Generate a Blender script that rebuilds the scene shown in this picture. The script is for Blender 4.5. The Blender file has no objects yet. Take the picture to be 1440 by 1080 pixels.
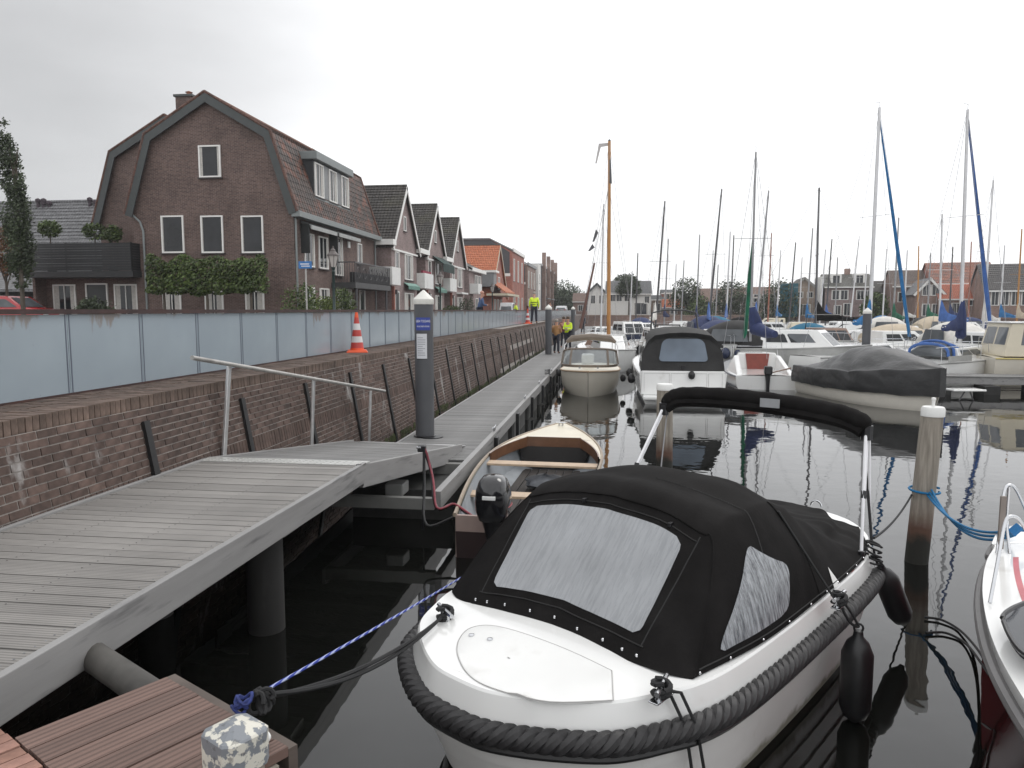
import bpy, math, random
from mathutils import Vector, Matrix
from mathutils import noise as mnoise
random.seed(7)
SC = bpy.context.scene
COL = SC.collection
R = math.radians
EYE = 2.85            # eye height above the water

# ------------------------------------------------------------------ camera, world, sun, exposure
FPX = 1040.0
PITCH = R(5.7106); YAW = R(7.5215)
cam = bpy.data.cameras.new('camera'); cam_o = bpy.data.objects.new('camera', cam); COL.objects.link(cam_o)
cam.sensor_width = 36.0; cam.lens = 36.0 * FPX / 1440.0
cam.clip_start = 0.05; cam.clip_end = 3000
cam_o.location = (0, 0, EYE); cam_o.rotation_euler = (R(90) - PITCH, 0, YAW)
SC.camera = cam_o
SC.view_settings.view_transform = 'Standard'; SC.view_settings.look = 'None'
SC.view_settings.exposure = 0.22; SC.view_settings.gamma = 1.0
try: SC.view_settings.use_curve_mapping = False
except Exception: pass

SUN_EL, SUN_AZ = R(48), R(38)         # a veiled sun ahead and to the right
w = bpy.data.worlds.new('World'); SC.world = w; w.use_nodes = True
nt = w.node_tree; N = nt.nodes; Lk = nt.links
for n in list(N): N.remove(n)
out = N.new('ShaderNodeOutputWorld'); bg = N.new('ShaderNodeBackground'); bg.inputs['Strength'].default_value = 0.1
sky = N.new('ShaderNodeTexSky'); sky.sky_type = 'NISHITA'; sky.sun_disc = False
sky.sun_elevation = SUN_EL; sky.sun_rotation = SUN_AZ
tc = N.new('ShaderNodeTexCoord')
dot = N.new('ShaderNodeVectorMath'); dot.operation = 'DOT_PRODUCT'
dot.inputs[1].default_value = Vector((math.sin(R(-56)), math.cos(R(-56)), .3)).normalized()     # a heavier grey cloud to the left
Lk.new(tc.outputs['Generated'], dot.inputs[0])
mr = N.new('ShaderNodeMapRange'); mr.interpolation_type = 'SMOOTHSTEP'
for k, v in (('From Min', .76), ('From Max', .985), ('To Min', 11.2), ('To Max', 5.5)): mr.inputs[k].default_value = v
Lk.new(dot.outputs['Value'], mr.inputs['Value'])
mp = N.new('ShaderNodeMapping'); mp.inputs['Scale'].default_value = (1, 1, 2.6)
Lk.new(tc.outputs['Generated'], mp.inputs['Vector'])
cl = N.new('ShaderNodeTexNoise'); cl.inputs['Scale'].default_value = 2.3; cl.inputs['Detail'].default_value = 5; cl.inputs['Roughness'].default_value = .5
Lk.new(mp.outputs['Vector'], cl.inputs['Vector'])
cr = N.new('ShaderNodeMapRange')
for k, v in (('From Min', .3), ('From Max', .7), ('To Min', .86), ('To Max', 1.12)): cr.inputs[k].default_value = v
Lk.new(cl.outputs['Fac'], cr.inputs['Value'])
mul = N.new('ShaderNodeMath'); mul.operation = 'MULTIPLY'
Lk.new(mr.outputs['Result'], mul.inputs[0]); Lk.new(cr.outputs['Result'], mul.inputs[1])
tint = N.new('ShaderNodeMix'); tint.data_type = 'RGBA'; tint.blend_type = 'MULTIPLY'; tint.inputs['Factor'].default_value = 1
Lk.new(mul.outputs['Value'], tint.inputs['A']); tint.inputs['B'].default_value = (.985, .99, 1.0, 1)
mx = N.new('ShaderNodeMix'); mx.data_type = 'RGBA'; mx.inputs['Factor'].default_value = .95
Lk.new(sky.outputs['Color'], mx.inputs['A']); Lk.new(tint.outputs['Result'], mx.inputs['B'])
Lk.new(mx.outputs['Result'], bg.inputs['Color']); Lk.new(bg.outputs['Background'], out.inputs['Surface'])
sl = bpy.data.lights.new('sun', 'SUN'); sl.energy = 0.7; sl.angle = R(25); sl.color = (1, .97, .93)
so = bpy.data.objects.new('sun', sl); COL.objects.link(so)
sd = Vector((math.sin(SUN_AZ) * math.cos(SUN_EL), math.cos(SUN_AZ) * math.cos(SUN_EL), math.sin(SUN_EL)))
so.rotation_euler = (-sd).to_track_quat('-Z', 'Y').to_euler()
so.location = (0, 0, 60)

# ------------------------------------------------------------------ surveying helpers: a sight line from the eye onto a real plane
FW = Vector((-math.sin(YAW) * math.cos(PITCH), math.cos(YAW) * math.cos(PITCH), -math.sin(PITCH)))
RT = Vector((math.cos(YAW), math.sin(YAW), 0)); UP = RT.cross(FW)
def sight(px, py): return FW + RT * ((px - 720) / FPX) - UP * ((py - 540) / FPX)
def on_z(px, py, z):
    r = sight(px, py); return Vector((0, 0, EYE)) + r * ((z - EYE) / r.z)
def on_y(px, py, Y):
    r = sight(px, py); return Vector((0, 0, EYE)) + r * (Y / r.y)
def on_x(px, py, X):
    r = sight(px, py); return Vector((0, 0, EYE)) + r * (X / r.x)

# ------------------------------------------------------------------ mesh builder
class MB:
    def __init__(s): s.v = []; s.f = []
    def add(s, vs, fs):
        o = len(s.v); s.v += [tuple(v) for v in vs]; s.f += [tuple(i + o for i in f) for f in fs]; return s
    def box(s, x0, x1, y0, y1, z0, z1):
        return s.add([(x0,y0,z0),(x1,y0,z0),(x1,y1,z0),(x0,y1,z0),(x0,y0,z1),(x1,y0,z1),(x1,y1,z1),(x0,y1,z1)],
              [(0,3,2,1),(4,5,6,7),(0,1,5,4),(1,2,6,5),(2,3,7,6),(3,0,4,7)])
    def hexa(s, lo, hi):                     # two quads (4 pts each), lower and upper
        return s.add(list(lo) + list(hi), [(0,3,2,1),(4,5,6,7),(0,1,5,4),(1,2,6,5),(2,3,7,6),(3,0,4,7)])
    def bar(s, a, b, w, h, up=(0,0,1)):
        a = Vector(a); b = Vector(b); d = (b - a).normalized(); u = Vector(up)
        r = d.cross(u)
        if r.length < 1e-4: r = d.cross(Vector((1,0,0)))
        r.normalize(); u = r.cross(d)
        q = lambda p: [p - r*w/2 - u*h/2, p + r*w/2 - u*h/2, p + r*w/2 + u*h/2, p - r*w/2 + u*h/2]
        A = q(a); B = q(b)
        return s.add(A + B, [(0,1,2,3),(7,6,5,4),(0,4,5,1),(1,5,6,2),(2,6,7,3),(3,7,4,0)])
    def tube(s, pts, r, n=8, cap=True, closed=False):
        pts = [Vector(p) for p in pts]; m = len(pts)
        rs = r if isinstance(r, (list, tuple)) else [r] * m
        o = len(s.v); prev = None
        for i, p in enumerate(pts):
            if closed: t = pts[(i+1) % m] - pts[i-1]
            else: t = pts[min(i+1, m-1)] - pts[max(i-1, 0)]
            if t.length < 1e-9: t = Vector((0,0,1))
            t.normalize()
            if prev is None:
                a = Vector((0,0,1)) if abs(t.z) < .9 else Vector((1,0,0))
                prev = t.cross(a).normalized()
            prev = (prev - t * prev.dot(t))
            if prev.length < 1e-6: prev = t.cross(Vector((0,1,0)))
            prev.normalize(); b = t.cross(prev)
            for k in range(n):
                a = 2*math.pi*k/n
                s.v.append(tuple(p + (prev*math.cos(a) + b*math.sin(a)) * rs[i]))
        rng = m if closed else m - 1
        for i in range(rng):
            for k in range(n):
                a0 = o + i*n; a1 = o + ((i+1) % m)*n
                s.f.append((a0+k, a0+(k+1)%n, a1+(k+1)%n, a1+k))
        if cap and not closed:
            s.f.append(tuple(o + k for k in reversed(range(n)))); s.f.append(tuple(o + (m-1)*n + k for k in range(n)))
        return s
    def lathe(s, prof, c=(0,0,0), n=16):
        o = len(s.v); c = Vector(c)
        for (r, z) in prof:
            for k in range(n):
                a = 2*math.pi*k/n; s.v.append((c.x + r*math.cos(a), c.y + r*math.sin(a), c.z + z))
        for i in range(len(prof)-1):
            for k in range(n):
                s.f.append((o+i*n+k, o+i*n+(k+1)%n, o+(i+1)*n+(k+1)%n, o+(i+1)*n+k))
        s.f.append(tuple(o+k for k in reversed(range(n)))); s.f.append(tuple(o+(len(prof)-1)*n+k for k in range(n)))
        return s
    def grid(s, rows, close_u=False):
        o = len(s.v); n = len(rows[0])
        for r in rows: s.v += [tuple(p) for p in r]
        for i in range(len(rows)-1):
            for k in range(n if close_u else n-1):
                s.f.append((o+i*n+k, o+i*n+(k+1)%n, o+(i+1)*n+(k+1)%n, o+(i+1)*n+k))
        return s
    def prism(s, poly, ext):
        n = len(poly); e = Vector(ext); A = [Vector(p) for p in poly]; B = [p + e for p in A]
        f = [tuple(range(n)), tuple(reversed(range(n, 2*n)))]
        f += [(k, k+n, (k+1)%n+n, (k+1)%n) for k in range(n)]
        return s.add(A + B, f)
    def ngon(s, poly): return s.add(poly, [tuple(range(len(poly)))])
    def ball(s, c, rx, ry=None, rz=None, n=10, m=7):
        ry = ry or rx; rz = rz or rx; c = Vector(c); rows = []
        for i in range(m+1):
            t = math.pi*i/m; rr = max(math.sin(t), .02)
            rows.append([(c.x+rx*rr*math.cos(2*math.pi*k/n), c.y+ry*rr*math.sin(2*math.pi*k/n), c.z-rz*math.cos(t)) for k in range(n)])
        return s.grid(rows, True)
    def mesh(s, name, mat, smooth=None, fix=True):
        me = bpy.data.meshes.new(name); me.from_pydata(s.v, [], s.f)
        if fix:
            import bmesh
            bm = bmesh.new(); bm.from_mesh(me); bmesh.ops.recalc_face_normals(bm, faces=bm.faces); bm.to_mesh(me); bm.free()
        uv = me.uv_layers.new(name='m'); Z = Vector((0,0,1)); vv = me.vertices; d = uv.data
        for p in me.polygons:
            n = p.normal
            u = Z.cross(n)
            if u.length < .05: u = Vector((1,0,0))
            u.normalize(); t = n.cross(u)
            if t.z < -1e-6: t = -t
            for li in p.loop_indices:
                co = vv[me.loops[li].vertex_index].co
                d[li].uv = (co.dot(u), co.dot(t))
        if mat: me.materials.append(mat)
        if smooth:
            for p in me.polygons: p.use_smooth = True
            me.set_sharp_from_angle(angle=R(smooth if smooth is not True else 40))
        return me
    def build(s, name, mat, parent=None, smooth=None, bevel=0, fix=True, label=None):
        o = link(name, s.mesh(name, mat, smooth, fix), parent)
        if bevel:
            b = o.modifiers.new('edge', 'BEVEL'); b.width = bevel; b.segments = 2; b.limit_method = 'ANGLE'; b.angle_limit = R(40)
            b.harden_normals = False
        if label: o['label'] = label
        return o
def link(name, data, parent=None):
    o = bpy.data.objects.new(name, data); COL.objects.link(o)
    if parent: o.parent = parent
    return o
def tag(o, label, cat, group=None):
    o['label'] = label; o['category'] = cat
    if group: o['group'] = group
    return o
def thing(name, label, cat, loc=(0,0,0), rz=0, group=None):
    o = bpy.data.objects.new(name, None); COL.objects.link(o); o.empty_display_size = .1
    o.location = loc; o.rotation_euler = (0, 0, rz); return tag(o, label, cat, group)
def struct(o): o['kind'] = 'structure'; return o
def stuff(o): o['kind'] = 'stuff'; return o
def dup(root, loc, rz, label, group=None):
    r = root.copy(); COL.objects.link(r); r.location = loc; r.rotation_euler[2] = rz; r['label'] = label
    if group: r['group'] = group
    for ch in list(root.children):
        c = ch.copy(); COL.objects.link(c); c.parent = r
        for g in ch.children:
            d = g.copy(); COL.objects.link(d); d.parent = c
    return r
def crspline(pts, n):
    P = [Vector(p) for p in pts]; out = []
    for i in range(len(P)-1):
        p0 = P[max(i-1,0)]; p1 = P[i]; p2 = P[i+1]; p3 = P[min(i+2, len(P)-1)]
        for k in range(n):
            t = k/n
            out.append(.5*((2*p1)+(p2-p0)*t+(2*p0-5*p1+4*p2-p3)*t*t+(3*p1-p0-3*p2+p3)*t**3))
    out.append(P[-1]); return out
def sag(a, b, d, n=14):
    a = Vector(a); b = Vector(b)
    return [a.lerp(b, i/n) - Vector((0,0,d*4*(i/n)*(1-i/n))) for i in range(n+1)]

# ------------------------------------------------------------------ materials
def nodes(name):
    m = bpy.data.materials.new(name); m.use_nodes = True; t = m.node_tree
    return m, t, t.nodes['Principled BSDF'], t.nodes, t.links
def ramp2(t, fac, c0, c1, p0=0., p1=1.):
    r = t.nodes.new('ShaderNodeValToRGB'); e = r.color_ramp.elements
    e[0].position = p0; e[0].color = (*c0, 1); e[1].position = p1; e[1].color = (*c1, 1)
    t.links.new(fac, r.inputs['Fac']); return r.outputs['Color']
def noise(t, scale, detail=4, vec=None, rough=.55, stretch=None):
    n = t.nodes.new('ShaderNodeTexNoise'); n.inputs['Scale'].default_value = scale; n.inputs['Detail'].default_value = detail; n.inputs['Roughness'].default_value = rough
    if vec is None:
        c = t.nodes.new('ShaderNodeTexCoord'); vec = c.outputs['Object']
    if stretch:
        mpn = t.nodes.new('ShaderNodeMapping'); mpn.inputs['Scale'].default_value = stretch; t.links.new(vec, mpn.inputs['Vector']); vec = mpn.outputs['Vector']
    t.links.new(vec, n.inputs['Vector']); return n.outputs['Fac']
def mixc(t, fac, a, b, mode='MIX'):
    m = t.nodes.new('ShaderNodeMix'); m.data_type = 'RGBA'; m.blend_type = mode
    for k, v in (('Factor', fac), ('A', a), ('B', b)):
        if hasattr(v, 'links') or hasattr(v, 'is_output'): t.links.new(v, m.inputs[k])
        elif isinstance(v, (int, float)): m.inputs[k].default_value = v
        else: m.inputs[k].default_value = (*v, 1)
    return m.outputs['Result']
def bump(t, b, h, strength=.3, dist=.01):
    n = t.nodes.new('ShaderNodeBump'); n.inputs['Strength'].default_value = strength; n.inputs['Distance'].default_value = dist
    t.links.new(h, n.inputs['Height']); t.links.new(n.outputs['Normal'], b.inputs['Normal']); return n
def objrand(t):
    return t.nodes.new('ShaderNodeObjectInfo').outputs['Random']
def M(name, col, rough=.6, metal=0, var=.12, scale=4, rvar=0, bmp=0, bscale=60, bdist=.003, dirt=None, dscale=1.5, dpos=(.55,.75), stretch=None, spec=None, coat=0):
    m, t, b, _, L = nodes(name)
    c0 = tuple(max(0, c*(1-var)) for c in col); c1 = tuple(min(1, c*(1+var)) for c in col)
    c = ramp2(t, noise(t, scale, 5, stretch=stretch), c0, c1, .3, .7)
    if rvar:
        f = ramp2(t, objrand(t), (1-rvar,)*3, (1+rvar,)*3); c = mixc(t, 1.0, c, f, 'MULTIPLY')
    if dirt:
        f = ramp2(t, noise(t, dscale, 6, stretch=stretch), (0,0,0), (1,1,1), *dpos); c = mixc(t, f, c, dirt)
    L.new(c, b.inputs['Base Color']); b.inputs['Roughness'].default_value = rough; b.inputs['Metallic'].default_value = metal
    if spec is not None: b.inputs['Specular IOR Level'].default_value = spec
    if coat: b.inputs['Coat Weight'].default_value = coat; b.inputs['Coat Roughness'].default_value = .08
    if bmp: bump(t, b, noise(t, bscale, 4), bmp, bdist)
    return m
def brick_mat(name, cols, mortar, bw=.22, bh=.0725, ms=.01, offset=.5, bmp=.6, stain=None, rough=.85, bdist=.008):
    m, t, b, _, L = nodes(name)
    uv = t.nodes.new('ShaderNodeUVMap'); uv.uv_map = 'm'
    br = t.nodes.new('ShaderNodeTexBrick'); br.offset = offset
    br.inputs['Scale'].default_value = 1; br.inputs['Brick Width'].default_value = bw; br.inputs['Row Height'].default_value = bh
    br.inputs['Mortar Size'].default_value = ms; br.inputs['Mortar Smooth'].default_value = .2; br.inputs['Bias'].default_value = 0
    br.inputs['Color1'].default_value = (*cols[0], 1); br.inputs['Color2'].default_value = (*cols[1], 1); br.inputs['Mortar'].default_value = (*mortar, 1)
    L.new(uv.outputs['UV'], br.inputs['Vector'])
    c = br.outputs['Color']
    big = ramp2(t, noise(t, .8, 5), (.72,)*3, (1.25,)*3, .3, .7); c = mixc(t, 1.0, c, big, 'MULTIPLY')
    fine = ramp2(t, noise(t, 9, 4), (.75,)*3, (1.25,)*3, .3, .7); c = mixc(t, 1.0, c, fine, 'MULTIPLY')
    if stain:
        f = ramp2(t, noise(t, stain[1], 5, stretch=(1,1,.4)), (0,0,0), (1,1,1), stain[2], stain[3]); c = mixc(t, f, c, stain[0])
    L.new(c, b.inputs['Base Color']); b.inputs['Roughness'].default_value = rough
    inv = t.nodes.new('ShaderNodeMath'); inv.operation = 'SUBTRACT'; inv.inputs[0].default_value = 1; L.new(br.outputs['Fac'], inv.inputs[1])
    if bmp: bump(t, b, inv.outputs[0], bmp, bdist)
    return m
def glass_mat(name, col=(.02,.024,.028), rough=.05, var=.5, scale=.6):
    m, t, b, _, L = nodes(name)
    c = ramp2(t, noise(t, scale, 3), tuple(x*(1-var) for x in col), tuple(x*(1+var) for x in col), .35, .65)
    L.new(c, b.inputs['Base Color']); b.inputs['Roughness'].default_value = rough; b.inputs['Specular IOR Level'].default_value = .4
    return m
def clear_glass(name, tintc=(.75,.8,.8), alpha=.35, rough=.06):
    m, t, b, _, L = nodes(name)
    tr = t.nodes.new('ShaderNodeBsdfTransparent'); tr.inputs['Color'].default_value = (*tintc, 1)
    b.inputs['Base Color'].default_value = (.5,.52,.53,1); b.inputs['Roughness'].default_value = rough
    mixs = t.nodes.new('ShaderNodeMixShader'); mixs.inputs['Fac'].default_value = alpha
    L.new(tr.outputs[0], mixs.inputs[1]); L.new(b.outputs[0], mixs.inputs[2]); L.new(mixs.outputs[0], t.nodes['Material Output'].inputs['Surface'])
    return m
def leaf_mat(name, c0, c1):
    m, t, b, _, L = nodes(name)
    g = t.nodes.new('ShaderNodeNewGeometry')
    c = ramp2(t, g.outputs['Random Per Island'], c0, c1)
    c = mixc(t, 1.0, c, ramp2(t, noise(t, 1.3, 3), (.6,)*3, (1.35,)*3, .35, .65), 'MULTIPLY')
    L.new(c, b.inputs['Base Color']); b.inputs['Roughness'].default_value = .6
    return m

gel_white = M('gelcoat_white', (.8,.8,.785), .16, var=.03, scale=2, dirt=(.5,.48,.44), dscale=2.2, dpos=(.62,.95), coat=.5)
gel_hull = M('gelcoat_hull', (.74,.73,.71), .25, var=.05, scale=1.2, dirt=(.42,.4,.36), dscale=1.6, dpos=(.6,.95))
gel_cream = M('gelcoat_cream', (.66,.6,.47), .3, var=.06, scale=1.5, dirt=(.4,.36,.28), dpos=(.6,.9))
gel_beige = M('gelcoat_beige', (.62,.58,.5), .3, var=.05, scale=1.5)
gel_red = M('gelcoat_red', (.55,.075,.1), .2, var=.1, scale=2)
gel_navy = M('gelcoat_navy', (.02,.03,.07), .25)
gel_grey = M('gelcoat_grey', (.36,.36,.35), .4, var=.1)
canvas_black = M('canvas_black', (.0115,.0107,.0106), .75, var=.22, scale=5, bmp=.35, bscale=45, bdist=.006, dirt=(.018,.017,.017), dscale=2.5, dpos=(.5,.85), spec=.06)
canvas_dark = M('canvas_dark', (.025,.0245,.0245), .85, var=.25, scale=3, bmp=.4, bscale=18, bdist=.01)
canvas_grey = M('canvas_grey', (.03,.03,.031), .42, var=.25, scale=2, bmp=.5, bscale=6, bdist=.03, stretch=None)
canvas_taupe = M('canvas_taupe', (.2,.165,.135), .85, var=.12)
canvas_navy = M('canvas_navy', (.02,.032,.1), .8, var=.25, bmp=.4, bscale=8, bdist=.02)
canvas_blue = M('canvas_blue', (.016,.14,.34), .75, var=.25, bmp=.4, bscale=8, bdist=.02)
canvas_teal = M('canvas_teal', (.0,.11,.2), .75, var=.2)
canvas_royal = M('canvas_royal', (.05,.125,.36), .75, var=.25)
canvas_green = M('canvas_green', (.0,.1,.05), .75, var=.3)
canvas_white = M('canvas_white', (.62,.6,.56), .85, var=.12)
canvas_tan = M('canvas_tan', (.5,.42,.32), .85, var=.12)
rope_black = M('rope_black', (.026,.025,.026), .55, var=.3, scale=30, bmp=.5, bscale=120, bdist=.002)
rope_thin = M('rope_dark', (.015,.015,.016), .8)
rope_blue = M('rope_blue', (.04,.08,.42), .7)
rope_teal = M('rope_teal', (.0,.13,.3), .7, var=.3, scale=40)
rubber = M('rubber_black', (.014,.014,.015), .38, var=.25, scale=6, dirt=(.05,.05,.05), dpos=(.6,.9))
steel = M('stainless', (.62,.63,.65), .22, 1, var=.05)
alu = M('aluminium', (.6,.6,.6), .38, .9, var=.1, scale=8)
galv = M('galvanised', (.42,.41,.39), .5, .7, var=.15, scale=10, dirt=(.2,.19,.18), dpos=(.6,.8))
white_tube = M('white_tube', (.85,.85,.87), .3, var=.03)
mast_alu = M('mast_alu', (.62,.62,.63), .4, .4, var=.06)
mast_dark = M('mast_dark', (.085,.083,.088), .45, .2)
mast_grey = M('mast_grey', (.3,.3,.31), .45, .3)
mast_wood = M('mast_wood', (.42,.2,.06), .45, var=.18, scale=6, stretch=(4,4,.4))
mast_red = M('mast_red', (.3,.12,.08), .5, var=.15)
teak = M('teak', (.4,.24,.13), .55, var=.2, scale=5, stretch=(1,8,8))
varnish = M('varnish', (.15,.072,.038), .3, var=.2, scale=6, coat=.4)
pale_wood = M('pale_wood', (.48,.36,.25), .5, var=.12, scale=8)
bottom_brown = M('antifoul_and_stern_shade', (.028,.014,.014), .7)  # antifoul paint, blackened to carry the shade under the dinghy stern
dark_int = M('dark_interior', (.03,.028,.027), .8)
grey_int = M('grey_interior', (.3,.32,.34), .6, var=.12)
pink_grey = M('transom_paint', (.36,.27,.24), .5, var=.1)
black_plastic = M('black_plastic', (.014,.014,.016), .3, var=.2)
gloss_black = M('gloss_black', (.012,.012,.014), .12, coat=.6)
white_plastic = M('white_plastic', (.78,.78,.76), .4, var=.05)
white_paint = M('white_paint', (.74,.74,.72), .5, var=.06, dirt=(.5,.48,.45), dpos=(.6,.9))
win_dark = glass_mat('window_dark', (.022,.025,.03))
win_mid = glass_mat('window_grey', (.11,.12,.13), .12, .35)
win_blue = glass_mat('window_blue', (.12,.15,.19), .1, .3)
curtain_m = M('curtain', (.5,.48,.45), .9, var=.15, scale=12)
foil = clear_glass('clear_foil', (.8,.82,.82), .38, .12)
windscreen_m = clear_glass('windscreen', (.7,.75,.75), .4, .05)

# ------------------------------------------------------------------ more materials for the setting
def water_mat():
    m, t, b, _, L = nodes('harbour_water')
    b.inputs['Base Color'].default_value = (.006,.0063,.0055,1); b.inputs['Roughness'].default_value = .02; b.inputs['IOR'].default_value = 1.62
    c = t.nodes.new('ShaderNodeTexCoord').outputs['Object']
    a = noise(t, .55, 2, c, .4); a2 = noise(t, 2.6, 2, c, .5); patch = ramp2(t, noise(t, .09, 2, c), (.25,)*3, (1,)*3, .4, .65)
    mu = t.nodes.new('ShaderNodeMath'); mu.operation = 'MULTIPLY'; L.new(a2, mu.inputs[0]); L.new(patch, mu.inputs[1])
    ad = t.nodes.new('ShaderNodeMath'); ad.operation = 'MULTIPLY_ADD'; L.new(a, ad.inputs[0]); ad.inputs[1].default_value = 1.6; L.new(mu.outputs[0], ad.inputs[2])
    bump(t, b, ad.outputs[0], .09, .05); return m
def deck_mat(name, col, wet, groove=.0125, axis='X', streak=(1,1,1), drops=True):
    m, t, b, _, L = nodes(name)
    co = t.nodes.new('ShaderNodeTexCoord'); 
    wv = t.nodes.new('ShaderNodeTexWave'); wv.wave_type = 'BANDS'; wv.bands_direction = axis; wv.inputs['Scale'].default_value = 1/groove/3.18/2*1.0
    L.new(co.outputs['Object'], wv.inputs['Vector'])
    c = ramp2(t, noise(t, 3, 5, stretch=streak), tuple(x*.8 for x in col), tuple(x*1.2 for x in col), .3, .7)
    c = mixc(t, 1.0, c, ramp2(t, wv.outputs['Fac'], (.7,)*3, (1.1,)*3, .1, .6), 'MULTIPLY')
    f = ramp2(t, noise(t, 1.1, 5, stretch=streak), (0,0,0), (1,1,1), .5, .62); c = mixc(t, f, c, wet)
    c = mixc(t, 1.0, c, ramp2(t, objrand(t), (.86,)*3, (1.12,)*3), 'MULTIPLY')
    if drops: spots = ramp2(t, noise(t, 23, 1), (0,0,0), (1,1,1), .8, .82); c = mixc(t, spots, c, (.6,.6,.58))
    L.new(c, b.inputs['Base Color'])
    L.new(ramp2(t, noise(t, 1.1, 5, stretch=streak), (.7,)*3, (.38,)*3, .5, .62), b.inputs['Roughness'])
    bump(t, b, wv.outputs['Fac'], .5, .003); return m
def solo_brick(name, c0, c1, white=None):
    m, t, b, _, L = nodes(name)
    c = ramp2(t, objrand(t), c0, c1)
    g = t.nodes.new('ShaderNodeNewGeometry')
    c = mixc(t, 1.0, c, ramp2(t, g.outputs['Random Per Island'], (.7,)*3, (1.3,)*3), 'MULTIPLY')
    c = mixc(t, 1.0, c, ramp2(t, noise(t, 14, 5), (.65,)*3, (1.3,)*3, .3, .7), 'MULTIPLY')
    pos = g.outputs['Position']
    big = ramp2(t, noise(t, .7, 4, pos), (.75,)*3, (1.2,)*3, .3, .7); c = mixc(t, 1.0, c, big, 'MULTIPLY')
    if white:
        f = ramp2(t, noise(t, 1.5, 6, pos, .65, stretch=(1,1.5,.6)), (0,0,0), (.8,)*3, white, white+.1); c = mixc(t, f, c, (.4,.39,.38))
    L.new(c, b.inputs['Base Color']); b.inputs['Roughness'].default_value = .85
    bump(t, b, noise(t, 60, 4), .5, .004); return m
water_m = water_mat()
plank_grey = deck_mat('grey_deck_plank', (.238,.226,.213), (.085,.083,.082), .0125, 'Y', (.5,1.6,1))
pontoon_plank = deck_mat('pontoon_plank', (.2,.198,.195), (.14,.139,.137), .014, 'Y', (.6,1.2,1))
plank_red = deck_mat('red_deck_plank', (.15,.095,.078), (.1,.066,.056), .016, 'Y', (.6,2,1), False)
brick_one = solo_brick('quay_brick', (.06,.039,.032), (.11,.073,.06), .60)
brick_cope = solo_brick('coping_brick', (.09,.063,.05), (.15,.106,.085))
brick_pave = solo_brick('paving_brick', (.24,.13,.095), (.34,.19,.15))
mortar_m = M('mortar', (.34,.31,.285), .95, var=.25, scale=8, bmp=.5, bscale=50, dirt=(.16,.145,.135), dpos=(.5,.7))
quay_far_m = brick_mat('quay_brick_far', ((.08,.05,.041),(.125,.08,.066)), (.18,.165,.15), stain=((.3,.28,.27), 1.2, .66, .8))
def fence_mat():
    m, t, b, _, L = nodes('fence_panel')
    c = ramp2(t, noise(t, .9, 3), (.28,.33,.37), (.33,.385,.425), .3, .7)
    rust = noise(t, 2.2, 6, None, .6, stretch=(1,1,.35))
    sep = t.nodes.new('ShaderNodeSeparateXYZ'); co = t.nodes.new('ShaderNodeTexCoord'); L.new(co.outputs['Object'], sep.inputs[0])
    top = t.nodes.new('ShaderNodeMapRange'); top.inputs['From Min'].default_value = .4; top.inputs['From Max'].default_value = .82; top.inputs['To Max'].default_value = .24
    L.new(sep.outputs['Z'], top.inputs['Value'])
    ad = t.nodes.new('ShaderNodeMath'); L.new(rust, ad.inputs[0]); L.new(top.outputs[0], ad.inputs[1])
    oi = objrand(t); a3 = t.nodes.new('ShaderNodeMath'); a3.operation = 'MULTIPLY_ADD'; L.new(oi, a3.inputs[0]); a3.inputs[1].default_value = .2; L.new(ad.outputs[0], a3.inputs[2])
    f = ramp2(t, a3.outputs[0], (0,0,0), (.6,)*3, .95, 1.1); c = mixc(t, f, c, (.2,.13,.085))
    sp = ramp2(t, noise(t, 40, 1), (0,0,0), (.6,)*3, .74, .78); c = mixc(t, sp, c, (.2,.22,.25))
    L.new(c, b.inputs['Base Color']); b.inputs['Roughness'].default_value = .18; b.inputs['Specular IOR Level'].default_value = .5
    return m
fence_m = fence_mat()
rust_rail = M('rust_rail', (.04,.019,.018), .6, var=.3, scale=5, dirt=(.075,.027,.018), dpos=(.5,.7))
rib_m = M('rib_iron', (.011,.011,.012), .5, var=.3)
asphalt = brick_mat('street_paving', ((.1,.085,.08),(.14,.12,.11)), (.06,.055,.05), .21, .105, .006, .5, .3)
slab_side = M('fascia_grey', (.262,.257,.254), .5, var=.1, scale=3, dirt=(.08,.08,.083), dscale=2.2, dpos=(.58,.74), stretch=(2.2,.5,5), bmp=.15, bscale=9)
pont_side = M('pontoon_side', (.2,.2,.19), .6, var=.2, scale=2, dirt=(.06,.055,.05), dscale=1.2, dpos=(.5,.75))
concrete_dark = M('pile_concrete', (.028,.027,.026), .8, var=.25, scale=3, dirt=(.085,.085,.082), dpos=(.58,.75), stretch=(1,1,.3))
moss = leaf_mat('moss', (.035,.05,.015), (.07,.08,.03))
pile_grey = M('guide_pile', (.075,.077,.084), .45, var=.08, scale=3, dirt=(.12,.12,.12), dscale=2, dpos=(.66,.85))
cap_white = M('pile_cap', (.72,.71,.66), .45, var=.05, dirt=(.5,.48,.42), dpos=(.6,.9))
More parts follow.
